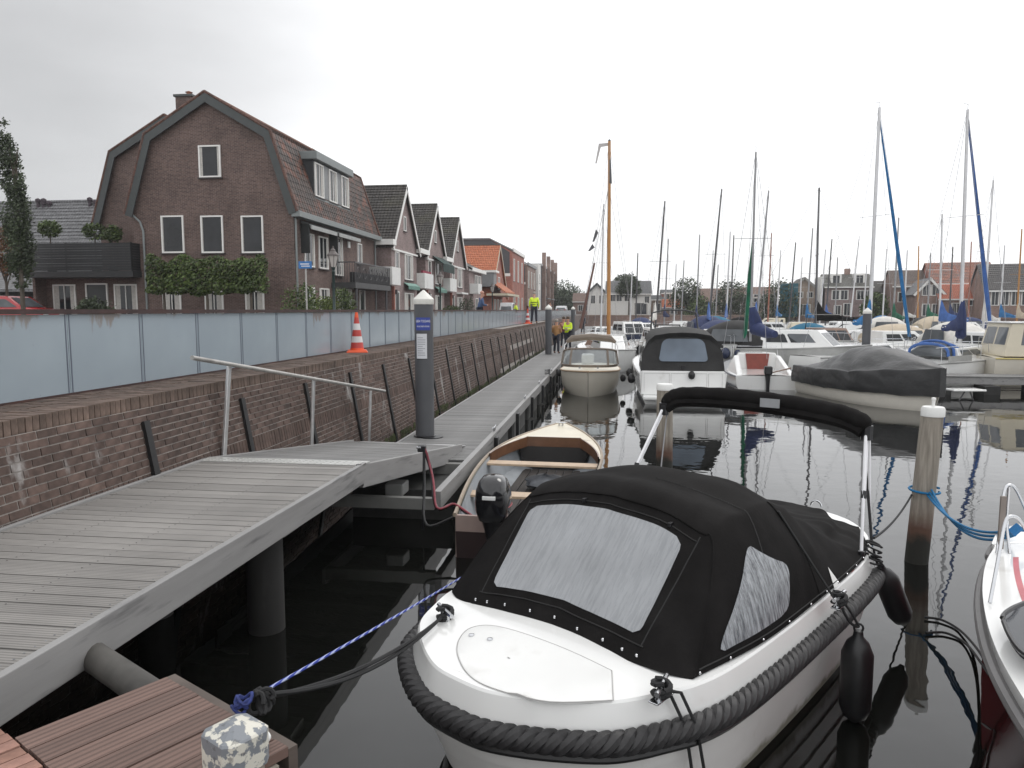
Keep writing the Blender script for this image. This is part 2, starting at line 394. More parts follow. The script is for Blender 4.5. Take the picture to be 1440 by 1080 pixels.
def pile_wood():
    m, t, b, _, L = nodes('pile_wood')
    c = ramp2(t, noise(t, 9, 6, None, .6, stretch=(3,3,.18)), (.17,.148,.122), (.37,.335,.285), .3, .7)
    sep = t.nodes.new('ShaderNodeSeparateXYZ'); g = t.nodes.new('ShaderNodeNewGeometry'); L.new(g.outputs['Position'], sep.inputs[0])
    nz = noise(t, 4, 3); ad = t.nodes.new('ShaderNodeMath'); ad.operation = 'MULTIPLY_ADD'; L.new(nz, ad.inputs[0]); ad.inputs[1].default_value = .3; L.new(sep.outputs['Z'], ad.inputs[2])
    c = mixc(t, ramp2(t, ad.outputs[0], (1,1,1), (0,0,0), .55, .85), c, (.1,.052,.035))
    c = mixc(t, ramp2(t, ad.outputs[0], (1,1,1), (0,0,0), .38, .48), c, (.018,.018,.014))
    L.new(c, b.inputs['Base Color']); b.inputs['Roughness'].default_value = .8; bump(t, b, noise(t, 12, 6, None, .6, stretch=(3,3,.15)), .7, .012); return m
pile_wood_m = pile_wood()
def peel_mat():
    m, t, b, _, L = nodes('peeling_paint')
    f = ramp2(t, noise(t, 17, 5, None, .55), (0,0,0), (1,1,1), .50, .53)
    c = mixc(t, f, (.2,.215,.235), (.62,.6,.53)); c = mixc(t, ramp2(t, noise(t, 30, 4), (0,0,0), (.6,)*3, .6, .66), c, (.09,.09,.095))
    L.new(c, b.inputs['Base Color']); b.inputs['Roughness'].default_value = .5; bump(t, b, f, .5, .002); return m
peel_m = peel_mat()

# ------------------------------------------------------------------ ground and water
o = MB().box(-600, 700, -60, 900, -3.2, -3.0).build('harbour_bed', M('harbour_mud', (.02,.018,.014), .9)); struct(o)
rows = [[(x, y, 0) for x in (-4.6, 40, 200, 600)] for y in (-40, 60, 200, 600)]
struct(MB().grid(rows).build('water', water_m))
QZ = 1.98             # top of the quay wall
SX = -5.5
b = MB().box(-300, -5.52, -30, 600, -1, QZ - .06)
struct(b.build('street', asphalt))

# ------------------------------------------------------------------ quay wall with leaning face, bricks, ribs and coping
A = R(-9.65)
wall = thing('quay_wall', 'long dark red brick quay wall leaning back below the glass fence', 'quay wall', (-4.70, 0, 1.855)); wall.rotation_euler = (0, A, 0)
MB().box(-.75, -.009, -6, 44, -2.4, 0).build('wall_core', mortar_m, wall)
MB().box(-.75, 0, 44, 130, -2.4, 0).build('wall_stretch', quay_far_m, wall)
CH = .0727; BL = .222
bm_ = {}
def unit(kind, l, h, d=.1):
    if kind not in bm_:
        bm_[kind] = MB().box(-d, 0, .0065, l-.0065, .0055, h-.0055).mesh('brick', brick_one)
    return bm_[kind]
rest = MB(); cnt = 0
def put_brick(y, z, l, h, kind):
    global cnt
    dx = random.uniform(-.004, .003)
    if cnt < 292 and 5.55 < y < 9.4 and z > -.95:
        o = link('brick', unit(kind, l, h), wall); o.location = (dx, y, z); cnt += 1
    else:
        y0, y1, z0, z1 = y+.0065, y+l-.0065, z+.0055, z+h-.0055
        rest.add([(dx-.03,y0,z0),(dx-.03,y1,z0),(dx-.03,y1,z1),(dx-.03,y0,z1),(dx,y0,z0),(dx,y1,z0),(dx,y1,z1),(dx,y0,z1)],
                 [(4,5,6,7),(0,4,7,3),(5,1,2,6),(7,6,2,3),(0,1,5,4)])
z = 0; k = 0
while z > -2.1:
    solid = abs(k - 9) < .5
    h = .215 if solid else CH
    z -= h
    if solid:
        y = 4.6
        while y < 34: put_brick(y, z, .0745, h, 's'); y += .0745
    else:
        y = 4.6 + (BL/2 if k % 2 else 0)
        ymax = 44 if z > -1.5 else 30
        while y < ymax: put_brick(y, z, BL, CH, 'b'); y += BL
    k += 1
stuff(rest.build('brick_courses', brick_one, wall, fix=False))
rib = MB().box(-.01, .035, -.045, .045, -2.2, -.13).mesh('rib', rib_m)
for i in range(30):
    o = link('rib', rib, wall); o.location = (0, 6.88 + 1.99*i, 0)
# moss where the wall meets the water
ms = MB()
for i in range(1500):
    y = random.uniform(8, 50); zz = -1.62 - abs(random.gauss(0, .09)) + .1*mnoise.noise((y*.6, 0, 0)); s = random.uniform(.015, .05)
    ms.add([(.012, y-s, zz-s), (.012, y+s, zz-s), (.035, y+s*.6, zz+s), (.02, y-s*.6, zz+s)], [(0,1,2,3)])
stuff(ms.build('moss', moss, wall, fix=False))
# coping of bricks on edge
cope = thing('wall_coping', 'brown brick-on-edge coping along the top of the quay wall', 'coping', (0, 0, 0))
MB().box(-5.5, -4.735, -6, 60, QZ-.122, QZ-.014).build('mortar_bed', mortar_m, cope)
MB().box(-5.5, -4.72, 60, 130, QZ-.122, QZ).build('coping_stretch', quay_far_m, cope)
front = MB().box(-.2, 0, .004, .0705, 0, .128).mesh('brick', brick_cope)
rest = MB()
y = 4.8; n = 0
while y < 60:
    if n < 96:
        o = link('brick', front, cope); o.location = (-4.715+random.uniform(-.004,.004), y, QZ-.127+random.uniform(-.003,.003)); n += 1
    else:
        q = random.uniform(-.004,.004); rest.box(-4.915, -4.715+q, y+.004, y+.0705, QZ-.125, QZ+q)
    for r in (1, 2, 3):
        x1 = -4.715 - .205*r - random.uniform(0,.006); q = random.uniform(-.004,.003)
        if y < 34: rest.box(x1-.195 if r < 3 else -5.5, x1, y+.004+.035*(r % 2), y+.0705+.035*(r % 2), QZ-.1, QZ+q)
    y += .0745
stuff(rest.build('brick_rows', brick_cope, cope, fix=False))

# ------------------------------------------------------------------ fence of frosted panels with rust rail
fence = thing('panel_fence', 'long waist-high fence of frosted grey-blue panels under a rusty rail', 'fence', (-5.5, 0, QZ))
pn = MB().box(-.008, .008, .003, 1.197, .02, .825).mesh('panel', fence_m)
post = MB().box(.0085, .013, -.006, .006, 0.022, .828).mesh('post', M('fence_post', (.13,.15,.19), .4, var=.15))
y = 4.5 - .02
PY = 6.91 - 1.2*3
for i in range(98):
    yy = PY + 1.2*i
    o = link('panel', pn, fence); o.location = (0, yy, 0)
    for dy in ((.028, 1.172) if i < 22 else (.0,)):
        o = link('post', post, fence); o.location = (0, yy + dy, 0)
MB().box(-.05, .045, -4, 124, .83, .878).build('top_rail', rust_rail, fence)
MB().box(-.014, .014, -4, 124, .0, .022).build('bottom_rail', rust_rail, fence)
t = thing('gate_post', 'dark red steel post rising from the fence beside the far cone', 'post', (-5.45, 49.2, QZ))
MB().box(-.07, .07, -.07, .07, 0, 1.12).build('shaft', M('post_red', (.13,.02,.025), .5), t, bevel=.01)
MB().box(-.085, .085, -.085, .085, 1.121, 1.15).build('cap', rust_rail, t)

# ------------------------------------------------------------------ gangway: level part, hinge plate, sloping ramp
gang = thing('gangway', 'grey planked gangway on a steel beam running level along the brick wall', 'gangway', (-4.58, 2.3, 1.213)); gang.rotation_euler = (R(-.68), 0, 0)
GL, GW = 5.5, 1.92
pk = MB().box(.045, GW-.055, .004, .131, -.03, 0).mesh('plank', plank_grey)
for i in range(int(GL/.136)):
    o = link('plank', pk, gang); o.location = (0, i*.136, random.uniform(-.002,.002))
scr = MB()
for i in range(int(GL/.136)):
    for x in (.1,.62,1.22,GW-.12):
        for dy in (.035,.1): scr.lathe([(.0055,0),(.0055,.0016)], (x+random.uniform(-.006,.006), i*.136+dy, .0005), 6)
stuff(scr.build('deck_screws', steel, gang))
MB().box(GW-.05, GW, 0, GL, -.2, .022).build('beam', slab_side, gang, bevel=.006)
MB().box(0, .04, 0, GL, -.2, .022).build('beam', slab_side, gang, bevel=.006)
cr_ = MB()
for i in range(6): cr_.box(.04, GW-.05, .3+.9*i, .38+.9*i, -.18, -.035)
cr_.build('cross_beams', galv, gang)
hp = MB().box(-.02, GW+.0, GL-.12, GL+.12, .003, .012)
for i in range(24):
    for j in range(3): hp.box(.02+i*.078, .05+i*.078, GL-.1+j*.07, GL-.07+j*.07, .012, .016)
hp.build('hinge_plate', M('checker_plate', (.6,.6,.58), .35, .5, var=.1), gang)
ry0 = 2.3 + GL + .06; z0 = on_z(515, 654, 1.15).z
ramp = thing('ramp', 'short grey planked ramp sloping from the gangway down to the floating walkway', 'ramp', (-4.58, ry0, 1.145)); ramp.rotation_euler = (-math.atan2(.47, 3.9), 0, R(-5))
RL = 3.9; rp = MB().box(.045, GW-.055, .004, .131, -.03, 0).mesh('plank', pontoon_plank)
for i in range(int(RL/.136)):
    o = link('plank', rp, ramp); o.location = (0, i*.136, random.uniform(-.0015,.0015))
MB().box(GW-.05, GW+.0, .03, RL, -.24, .02).build('beam', slab_side, ramp, bevel=.006)
MB().box(0, .04, .03, RL, -.24, .02).build('beam', slab_side, ramp, bevel=.006)
MB().box(GW-.052, GW+.003, -.06, .035, -.22, .024).build('hinge', black_plastic, ramp)
MB().box(.05, GW-.05, RL-.02, RL+.35, -.03, -.018).build('flap_plate', alu, ramp)
# handrail
hr = thing('handrail', 'slanting grey steel tube handrail on three posts beside the brick wall', 'handrail', (0,0,0))
a = on_x(270, 503, -4.55); c = on_x(541, 550, -4.2)
MB().tube([a, c], .026, 12).build('rail', galv, hr, smooth=60)
for (px, py, bx_, by_) in ((322, 513, 315, 641), (441, 533, 438, 634), (521, 548, 519, 627)):
    X_ = {322:-4.55, 441:-4.4, 521:-4.23}[px]; p = on_x(px, py, X_); q = on_x(bx_, by_, X_)
    MB().bar(p - Vector((0,0,.02)), q, .075, .03, (1,0,0)).build('post', alu, hr, bevel=.004)
# concrete piles and cross beam beneath the gangway
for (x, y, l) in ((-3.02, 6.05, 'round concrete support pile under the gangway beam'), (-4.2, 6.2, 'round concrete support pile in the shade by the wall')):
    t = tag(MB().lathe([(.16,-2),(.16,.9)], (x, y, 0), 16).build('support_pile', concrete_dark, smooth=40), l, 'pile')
tag(MB().box(-4.5, -2.76, 5.9, 6.2, .9, 1.0).build('cross_beam', galv), 'steel cross beam resting on the piles under the gangway', 'beam')

# ------------------------------------------------------------------ floating walkway
pon = thing('floating_walkway', 'long grey planked floating walkway along the foot of the wall', 'walkway', (-3.53, 7.6, .6))
PW = 1.5
pk = MB().box(0, PW-.09, .003, .142, -.03, 0).mesh('plank', pontoon_plank)
n = 0; rest = MB(); y = 3.2
while y < 96:
    if n < 290:
        o = link('plank', pk, pon); o.location = (0, y, random.uniform(-.0015,.0015)); n += 1
    else: rest.box(0, PW-.09, y+.003, y+.142, -.03, 0)
    y += .145
stuff(rest.build('plank_run', pontoon_plank, pon))
kb = MB().box(PW-.085, PW, 1.1, 96, -.18, .035).mesh('edge_beam', slab_side)
link('edge_beam', kb, pon)
MB().box(-.05, -.004, 1.1, 96, -.18, .01).build('back_beam', slab_side, pon)
MB().box(-.003, PW-.088, 1.1, 1.2, -.2, -.06).build('end_beam', pont_side, pon)
MB().box(-.003, PW-.088, 3.05, 3.18, -.2, -.035).build('end_beam', pont_side, pon)
MB().box(.6, .85, 1.7, 2.0, -.2, -.04).build('junction_box', gel_grey, pon, bevel=.02)
fl = MB().box(.03, PW-.06, .15, 2.6, -.75, -.19).mesh('float', M('float_dark', (.05,.05,.048), .6, var=.3))
for i in range(30): o = link('float', fl, pon); o.location = (0, 1.9+3.1*i, 0)
fe = MB().box(PW+.002, PW+.07, 0, .16, -.55, -.02).mesh('fender_board', rubber)
for i in range(26): o = link('fender_board', fe, pon); o.location = (0, 5.3 + 3.1*i, 0)
# cleats on the walkway edge
def cleat(loc, rz, label, s=1., m=steel, grp='cleats along the walkway edge'):
    t = thing('mooring_cleat', label, 'cleat', loc, rz, grp)
    c_ = MB()
    c_.tube([(-.045*s,0,0),(-.045*s,0,.05*s)], .016*s, 8).tube([(.045*s,0,0),(.045*s,0,.05*s)], .016*s, 8)
    c_.build('stand', m, t, True)
    MB().tube([(-.15*s,0,.075*s),(-.08*s,0,.057*s),(.08*s,0,.057*s),(.15*s,0,.075*s)], [.011*s,.018*s,.018*s,.011*s], 8).build('horn', m, t, True)
    return t
for (px, py, l) in ((697, 606, 'steel cleat on the walkway edge beside the open dinghy'), (737, 561, 'steel cleat on the walkway edge beyond the open dinghy'), (757, 540, 'steel cleat on the walkway edge short of the beige launch'), (776, 522, 'dark cleat on the walkway edge at the bow of the beige launch')):
    p = on_z(px, py, .635); cleat((-2.085, p.y, .635), R(90), l, 1.1, steel)
# mooring rope turns at the launch's cleat
tag(MB().tube([(-2.08+.09*math.cos(i*.8), 25.0+.16*math.sin(i*.8), .66+.008*i) for i in range(24)], .016, 6).build('rope_coil', rope_thin, smooth=True), 'black rope turns on the walkway edge by the beige launch', 'rope')

# ------------------------------------------------------------------ guide piles
def guide_pile(x, y, label, top=3.2):
    t = thing('guide_pile', label, 'pile', (x, y, 0), 0, 'grey steel guide piles')
    MB().lathe([(.165,-2.5),(.165,top-.24)], (0,0,0), 28).build('shaft', pile_grey, t, smooth=40)
    MB().lathe([(.175,top-.25),(.18,top-.24),(.18,top-.16),(.165,top-.14),(.012,top)], (0,0,0), 28).build('cap', cap_white, t, smooth=30)
    MB().lathe([(.19,.603),(.2,.61),(.2,.625),(.175,.63)], (0,0,0), 20).build('collar', black_plastic, t)
    return t
gp = guide_pile(-3.25, 12.75, 'grey guide pile with white cone cap and blue notice by the ramp', 3.2)
sg = MB()
def arcpatch(r, a0, a1, z0, z1, n=8): return [[(r*math.cos(a0+(a1-a0)*i/n), r*math.sin(a0+(a1-a0)*i/n), zz) for i in range(n+1)] for zz in (z0, z1)]
AC = math.atan2(-12.75, 3.25)            # towards the eye
sgn = MB().grid(arcpatch(.168, AC-.95, AC+.72, 2.5, 2.72)).build('blue_notice', M('notice_blue', (.035,.06,.3), .5), gp)
def letters(txt, parent, size, mat, center, normal_az, r, name='lettering', sx=.62):
    cu = bpy.data.curves.new(name, 'FONT'); cu.body = txt; cu.size = size; cu.align_x = 'CENTER'; cu.align_y = 'CENTER'; cu.extrude = .0006
    to = bpy.data.objects.new('tmp', cu); COL.objects.link(to); dg = bpy.context.evaluated_depsgraph_get(); me = bpy.data.meshes.new_from_object(to.evaluated_get(dg))
    bpy.data.objects.remove(to)
    for v in me.vertices:                  # wrap the flat letters round the pile
        a = normal_az + v.co.x * sx / r; rr = r + .001 + v.co.z
        v.co = (rr*math.cos(a), rr*math.sin(a), center + v.co.y)
    me.materials.clear(); me.materials.append(mat); return link(name, me, parent)
wl = M('letter_white', (.75,.75,.78), .5)
letters('GEEN TOEGANG', gp, .058, wl, 2.655, AC-.1, .168)
letters('VOOR ONBEVOEGDEN', gp, .036, wl, 2.565, AC-.1, .168)
MB().grid(arcpatch(.171, AC-.85, AC+.3, 2.0, 2.44)).build('paper_notice', M('notice_paper', (.62,.63,.66), .5, var=.03), gp)
bd = MB()
for zz in (1.99, 2.44): bd.grid(arcpatch(.1715, AC-.85, AC+.3, zz, zz+.014))
bd.build('notice_edge', black_plastic, gp)
tl = MB(); grey_print = M('print_grey', (.3,.31,.34), .7)
for i in range(9):
    tl.grid(arcpatch(.172, AC-.72, AC+.15-.3*random.random(), 2.06+i*.038, 2.072+i*.038))
tl.build('print_lines', grey_print, gp)
tag(MB().lathe([(.21,0),(.21,.014),(.0001,.014)], (-3.12, 12.7, .601), 18).build('pile_opening', black_plastic), 'black rubber opening in the planks at the foot of the noticed pile', 'opening')
guide_pile(-3.1, 37.7, 'grey guide pile with white cone cap beside the people on the walkway', 3.13)
guide_pile(-3.1, 62.8, 'grey guide pile with white cap beyond the people, by the far walkway', 3.15)
guide_pile(-3.1, 88, 'most distant small grey guide pile on the left walkway', 3.1)
guide_pile(10.75, 33.0, 'grey guide pile with white cap between the yachts beside a bright blue cover', 2.95)

# ------------------------------------------------------------------ red planked landing and brick quay under the eye
E_ = Vector((-.5,-.866,0)); Fv = Vector((.866,-.5,0)); P0 = Vector((-2.03, 3.06, 1.15))
az = math.atan2(E_.y, E_.x)
land = thing('red_landing', 'dark red grooved plank landing at the near end of the gangway', 'landing', P0, az)
# local +x runs along the planks towards the quay, local +y across them (towards the water's right)
lpk = MB().box(0, .62, .004, .136, -.04, 0).mesh('plank', plank_red)
for i in range(7):
    o = link('plank', lpk, land); o.location = (random.uniform(-.004,.004), i*.14, random.uniform(-.003,.003)); o.scale.y = .62 if i == 6 else 1
MB().box(-.05, -.008, -.02, .92, -.2, -.015).build('edge_board', M('edge_wood', (.1,.08,.068), .7, var=.25, stretch=(1,1,6)), land)
for i in (1, 6): MB().box(.05, .15, i*.14, i*.14+.1, -1.8, -.045).build('leg', pile_wood_m, land)
tag(MB().tube([P0+Vector((-.75,.42,-.12)), P0+Vector((-.02,-.02,-.12))], .075, 14).build('fender_log', M('bar_dark', (.07,.066,.06), .7, var=.3, scale=6), smooth=50), 'grey round bar lying under the near end of the gangway', 'bar')
quay = MB()
q = [P0 + E_*.63 - Fv*1.4, P0 + E_*.63 + Fv*1.25, P0 + E_*4 + Fv*1.25, P0 + E_*4 - Fv*1.4]
quay.prism([p - Vector((0,0,.018)) for p in q], (0,0,-2.6)); struct(quay.build('near_quay', mortar_m))
pave = thing('brick_paving', 'orange-brown brick edging of the quay beside the red landing', 'paving', P0 + E_*.63, az)
pb = MB().box(.004, .205, .004, .0685, -.06, 0).mesh('brick', brick_pave)
for i in range(46):
    for j in range(3):
        o = link('brick', pb, pave); o.location = (j*.21+random.uniform(-.003,.003), -1.0+i*.0725+.03*(j % 2), random.uniform(-.004,.002))
# mooring post with peeling cap
bp = on_z(330, 1015, 1.36)
mpst = thing('mooring_post', 'wooden mooring post under a peeling grey and white metal cap', 'mooring post', (bp.x, bp.y, 0), az)
def octo(s, ch, z): 
    return [(s-ch,-s,z),(s,-s+ch,z),(s,s-ch,z),(s-ch,s,z),(-s+ch,s,z),(-s,s-ch,z),(-s,-s+ch,z),(-s+ch,-s,z)]
MB().grid([octo(.082,.03,-1.5), octo(.082,.03,1.24)], True).build('post', pile_wood_m, mpst)
MB().grid([octo(.09,.028,1.2), octo(.094,.028,1.205), octo(.094,.028,1.325), octo(.088,.026,1.332), octo(.02,.005,1.362), octo(.001,.0003,1.363)], True).build('cap', peel_m, mpst)
MB().tube([(-.16,-.07,1.19),(-.05,-.03,1.17)], .018, 10).build('cross_pin', steel, mpst, True)
MB().ball((-.17,-.075,1.19), .024).build('pin_knob', white_plastic, mpst, True)

# ------------------------------------------------------------------ the white tender with the black canopy (foreground)
# local axes: +x to the bow, +y to the side that faces the red boat, z up from the water
SLOOP = (-.32, 4.41, 0); SRZ = R(236)
sl_ = thing('motor_tender', 'white open motor tender under a black canopy with grey windows, nearest the eye', 'boat', SLOOP, SRZ)
half = [(.90,0),(.885,.2),(.80,.40),(.66,.62),(.50,.80),(.27,.93),(0,1.045),(-.4,1.10),(-1.2,1.125),(-2.2,1.12),(-2.8,1.09),(-3.25,1.0),(-3.62,.84),(-3.92,.6),(-4.08,.32),(-4.13,0)]
hs = [Vector((x, y, 0)) for x, y in half]
hs = crspline(hs, 4)
def hbx(x):
    for a, b_ in zip(hs, hs[1:]):
        if b_.x <= x <= a.x: return a.y + (b_.y-a.y)*(a.x-x)/max(1e-6, a.x-b_.x)
    return .05
ring = [(p.x, p.y) for p in hs] + [(p.x, -p.y) for p in reversed(hs[1:-1])]
XC = -1.7
def sheer(x): return .845 + .03*max(0, (x+2)/2.9)**2
def lev(sx, sy, dz=None, z=None):
    return [(XC+(x-XC)*sx, y*sy, (sheer(x)+dz) if z is None else z + (sheer(x)-.845)*.6*(z > .3)) for x, y in ring]
hull_rows = [lev(.6,.3,z=-.35), lev(.84,.76,z=-.1), lev(.885,.85,z=.045)]
for k in range(4):                                  # four lapped strakes
    z0 = .045 + .135*k; z1 = z0 + .135; f0 = .885+.025*k; f1 = f0+.025; g0 = .85+.0285*k; g1 = g0+.0285
    hull_rows += [lev(f0+.006, g0+.012, z=z0+.004), lev(f1, g1, z=z1)]
hull_rows += [lev(.985,.965,z=.60), lev(.99,.97,z=.66)]
def scum_hull():
    m, t, b, _, L = nodes('gelcoat_stained')
    c = ramp2(t, noise(t, 1.2, 5), (.70,.69,.67), (.76,.75,.73), .3, .7)
    g = t.nodes.new('ShaderNodeNewGeometry'); sp = t.nodes.new('ShaderNodeSeparateXYZ'); L.new(g.outputs['Position'], sp.inputs[0])
    ad = t.nodes.new('ShaderNodeMath'); ad.operation = 'MULTIPLY_ADD'; L.new(noise(t, 6, 5, None, .6, stretch=(1,1,.5)), ad.inputs[0]); ad.inputs[1].default_value = -.16; L.new(sp.outputs['Z'], ad.inputs[2])
    c = mixc(t, ramp2(t, ad.outputs[0], (.85,)*3, (0,0,0), -.02, .05), c, (.2,.19,.13))
    c = mixc(t, ramp2(t, noise(t, 5, 6, None, .65, stretch=(1,1,.25)), (0,0,0), (.35,)*3, .58, .75), c, (.45,.42,.37))
    L.new(c, b.inputs['Base Color']); b.inputs['Roughness'].default_value = .24; return m
MB().grid(hull_rows, True).build('hull', scum_hull(), sl_, 35)
MB().grid([lev(.99,.97,z=.64), lev(.985,.965,dz=-.13), lev(.972,.94,dz=-.012)], True).build('topside_band', gel_white, sl_, 35)
dk = [lev(.972,.94,dz=-.012), lev(.968,.932,dz=.001), lev(.95,.90,dz=.005)]
for f in (.75,.5,.25,.1,.0): dk.append([(XC+(x-XC)*.95, y*.9*f, sheer(x)+.006+.05*(1-f*f)*min(1,max(0,(x+4)/3))*min(1,max(0,(.86-x)*1.7))) for x, y in ring])
dkm = MB().grid(dk, True); dkm.build('deck', gel_white, sl_, 30)
from mathutils.bvhtree import BVHTree
dk_tree = BVHTree.FromPolygons([Vector(v) for v in dkm.v], dkm.f)
# raised foredeck hatch
def on_deck(px, py, z=.9):
    p = on_z(px, py, z); d = p - Vector(SLOOP); u = Vector((math.cos(SRZ), math.sin(SRZ), 0)); n = Vector((-u.y, u.x, 0))
    return Vector((d.dot(u), d.dot(n), 0))
hp_ = [on_deck(*q) for q in ((690,881),(780,911),(866,945),(869,986),(770,990),(690,972),(646,951),(627,920),(630,896),(650,880))]
_c = hp_[2:4]; hp_ = crspline(hp_[3:]+hp_[:3], 5)
def deck_z(p):
    h_ = dk_tree.ray_cast(Vector((p.x, p.y, 3)), Vector((0,0,-1)))[0]
    return max(h_.z, sheer(p.x)+.006) + .001 if h_ else sheer(p.x)+.008+.05*(1-min(1,abs(p.y)/max(.2,.9*hbx(p.x+.03)))**2)
hb_ = MB(); n = len(hp_); cen = sum(hp_, Vector())/n; hp_ = [cen+(p-cen)*.9+Vector((-.035,.02,0)) for p in hp_]; cen = sum(hp_, Vector())/n
rows = []
for f, dz in ((1.0,-.01),(1.0,.003),(.985,.005),(.75,.005),(.5,.005),(.25,.005),(.02,.005)):
    rows.append([(cen+(p-cen)*f) + Vector((0,0,deck_z(cen+(p-cen)*f)+dz)) for p in hp_])
hb_.grid(rows, True).build('hatch', M('gelcoat_nonslip', (.76,.76,.745), .4, var=.04, scale=3, dirt=(.55,.53,.5), dscale=3, dpos=(.6,.9), bmp=.35, bscale=260, bdist=.0015), sl_, 25)
seam = MB(); sm_ = M('seam_grey', (.4,.39,.38), .6)
seam.tube([p + Vector((0,0,deck_z(p)+.002)) for p in [cen+(q-cen)*1.012 for q in hp_]], .0024, 5, closed=True); seam.build('hatch_seam', sm_, sl_)
for px, py in ((663,894),(689,901)):
    p = on_deck(px, py); MB().lathe([(.018,0),(.018,.012),(.004,.016)], (p.x,p.y,deck_z(p)), 10).build('hatch_lock', steel, sl_, True)
# twisted rope fender, three strands laid round the hull, with its black rail below
path = [Vector((XC+(x-XC)*.997, y*.997, .665+(sheer(x)-.845)*.8)) for x, y in [(p.x,p.y) for p in hs]]
path = [Vector((p.x, -p.y, p.z)) for p in reversed(path) if p.x > -3.1] + [p for p in path[1:] if p.x > -3.1]
dense = []
for i in range(len(path)-1):
    L_ = (path[i+1]-path[i]).length; m_ = max(1, int(L_/.012))
    dense += [path[i].lerp(path[i+1], k/m_) for k in range(m_)]
s_ = 0; strands = [[], [], []]
for i in range(len(dense)-1):
    p = dense[i]; t = (dense[min(i+1,len(dense)-1)]-dense[max(i-1,0)]).normalized(); r = t.cross(Vector((0,0,1))).normalized(); u_ = r.cross(t)
    s_ += (dense[i+1]-p).length
    for k in range(3):
        a = 2*math.pi*(s_/.21 + k/3); strands[k].append(p + (r*math.cos(a)+u_*math.sin(a))*.031)
for k in range(3): MB().tube(strands[k], .036, 8).build('fender_strand', rope_black, sl_, True, fix=False)
MB().tube([p*1 - Vector((0,0,.085)) + Vector((p.x-XC, p.y, 0)).normalized()*(-.012) for p in dense[::4]], .026, 8).build('rub_rail', rubber, sl_, True)
# snub cleats with rope turns
def snub(px, py, rz):
    p = on_deck(px, py, .87); z = sheer(p.x)+.005
    MB().box(-.085+p.x,.085+p.x,-.03+p.y,.03+p.y,z,z+.008).build('cleat_plate', steel, sl_, bevel=.003)
    c_ = MB(); d = Vector((math.cos(rz), math.sin(rz), 0))
    for k in (-1,1): c_.tube([p+d*.045*k+Vector((0,0,z)), p+d*.045*k+Vector((0,0,z+.06))], .015, 8)
    c_.tube([p+d*-.11+Vector((0,0,z+.07)), p+d*.11+Vector((0,0,z+.07))], .014, 8); c_.build('cleat', steel, sl_, True)
    tr = MB()
    for j in range(9):
        a = j*.9; tr.tube([p+Vector((.05*math.cos(a+q*.7), .045*math.sin(a+q*.7), z+.02+.012*(j%5)+.006*q)) for q in range(6)], .013, 6)
    tr.build('rope_turns', rope_thin, sl_, True); return p + Vector((0,0,z+.04))
cl_r = snub(930, 981, .3); cl_l = snub(626, 873, 1.2); cl_s = snub(1180, 848, 0)
def sl_world(p): return Matrix.Translation(SLOOP) @ Matrix.Rotation(SRZ, 4, 'Z') @ Vector(p)
# canopy: a smooth skin through measured hoops
def hoop(x_c, z_c, hd, base, bulge=.05):          # centre, header corner (x,y,z), base (x,y,z) -> half curve from centre to base
    (hx,hy,hz), (bx,by,bz) = hd, base
    return crspline([(x_c,0,z_c),(x_c*.65+hx*.35,hy*.5,z_c*.78+hz*.22),(hx,hy*.88,hz+.03),(hx*.97+bx*.03,hy+.02,hz-.03),((hx+bx)/2,(hy+by)/2+bulge,(hz+bz)/2),(bx,by,bz)], 6)
H = [
 crspline([(.02,0,.915),(.05,.34,.905),(.075,.58,.89),(.07,.7,.885),(.045,.82,.876),(-.02,.93,.868)], 6),
 hoop(-.66,1.60,(-.60,.73,1.47),(-.02,.935,.87),.035),
 hoop(-1.05,1.665,(-1.02,.77,1.54),(-.75,1.04,.868),.06),
 hoop(-1.5,1.655,(-1.46,.75,1.51),(-1.62,1.055,.868),.06),
 hoop(-2.05,1.40,(-2.1,.74,1.25),(-2.2,1.05,.868),.0),
 hoop(-2.7,1.10,(-2.7,.72,1.03),(-2.75,1.02,.868),.0),
 hoop(-3.35,.97,(-3.2,.66,.94),(-3.12,.93,.868),.0),
 hoop(-3.88,.91,(-3.72,.42,.9),(-3.6,.72,.87),.0)]
nv = len(H[0]); SUB = 6
cols = [crspline([h[j] for h in H], SUB) for j in range(nv)]
# the hoop with the windscreen header keeps a crease: front panel is ruled, not rounded over
for j in range(nv):
    for k in range(SUB):
        f = k/SUB; cols[j][k] = H[0][j].lerp(H[1][j], f) + Vector((0,0,.0)) 
def surf(u, v):                                  # u 0..7 along hoops, v -1..1 across
    s = -1 if v < 0 else 1; a = min(abs(v), 1)*(nv-1); j = min(int(a), nv-2); fa = a-j
    b_ = max(0, min(u, len(H)-1.0001))*SUB; i = int(b_); fb = b_-i
    p = (cols[j][i].lerp(cols[j][i+1], fb)).lerp(cols[j+1][i].lerp(cols[j+1][i+1], fb), fa)
    w_ = .014*mnoise.noise((p.x*2.2, p.y*2.2*s, p.z*2.2)) + .006*mnoise.noise((p.x*6, p.y*6*s, p.z*5))
    if a > .5*(nv-1) or u > 3: w_ += .010*math.sin(p.x*16+p.z*9+4*mnoise.noise((p.x*1.5,p.y*s,2)))*max(0, mnoise.noise((p.x*1.3, p.z*1.6, s*3)))
    if u > 3: w_ *= 2.2
    w_ *= max(0, min(1, (1-abs(v))*8)); 
    return Vector((p.x, p.y*s, p.z + w_))
NU = (len(H)-1)*SUB*2; NVV = 60
rows = [[surf(i/NU*(len(H)-1), -1+2*k/NVV) for k in range(NVV+1)] for i in range(NU+1)]
MB().grid(rows).build('canopy', canvas_black, sl_, 38)
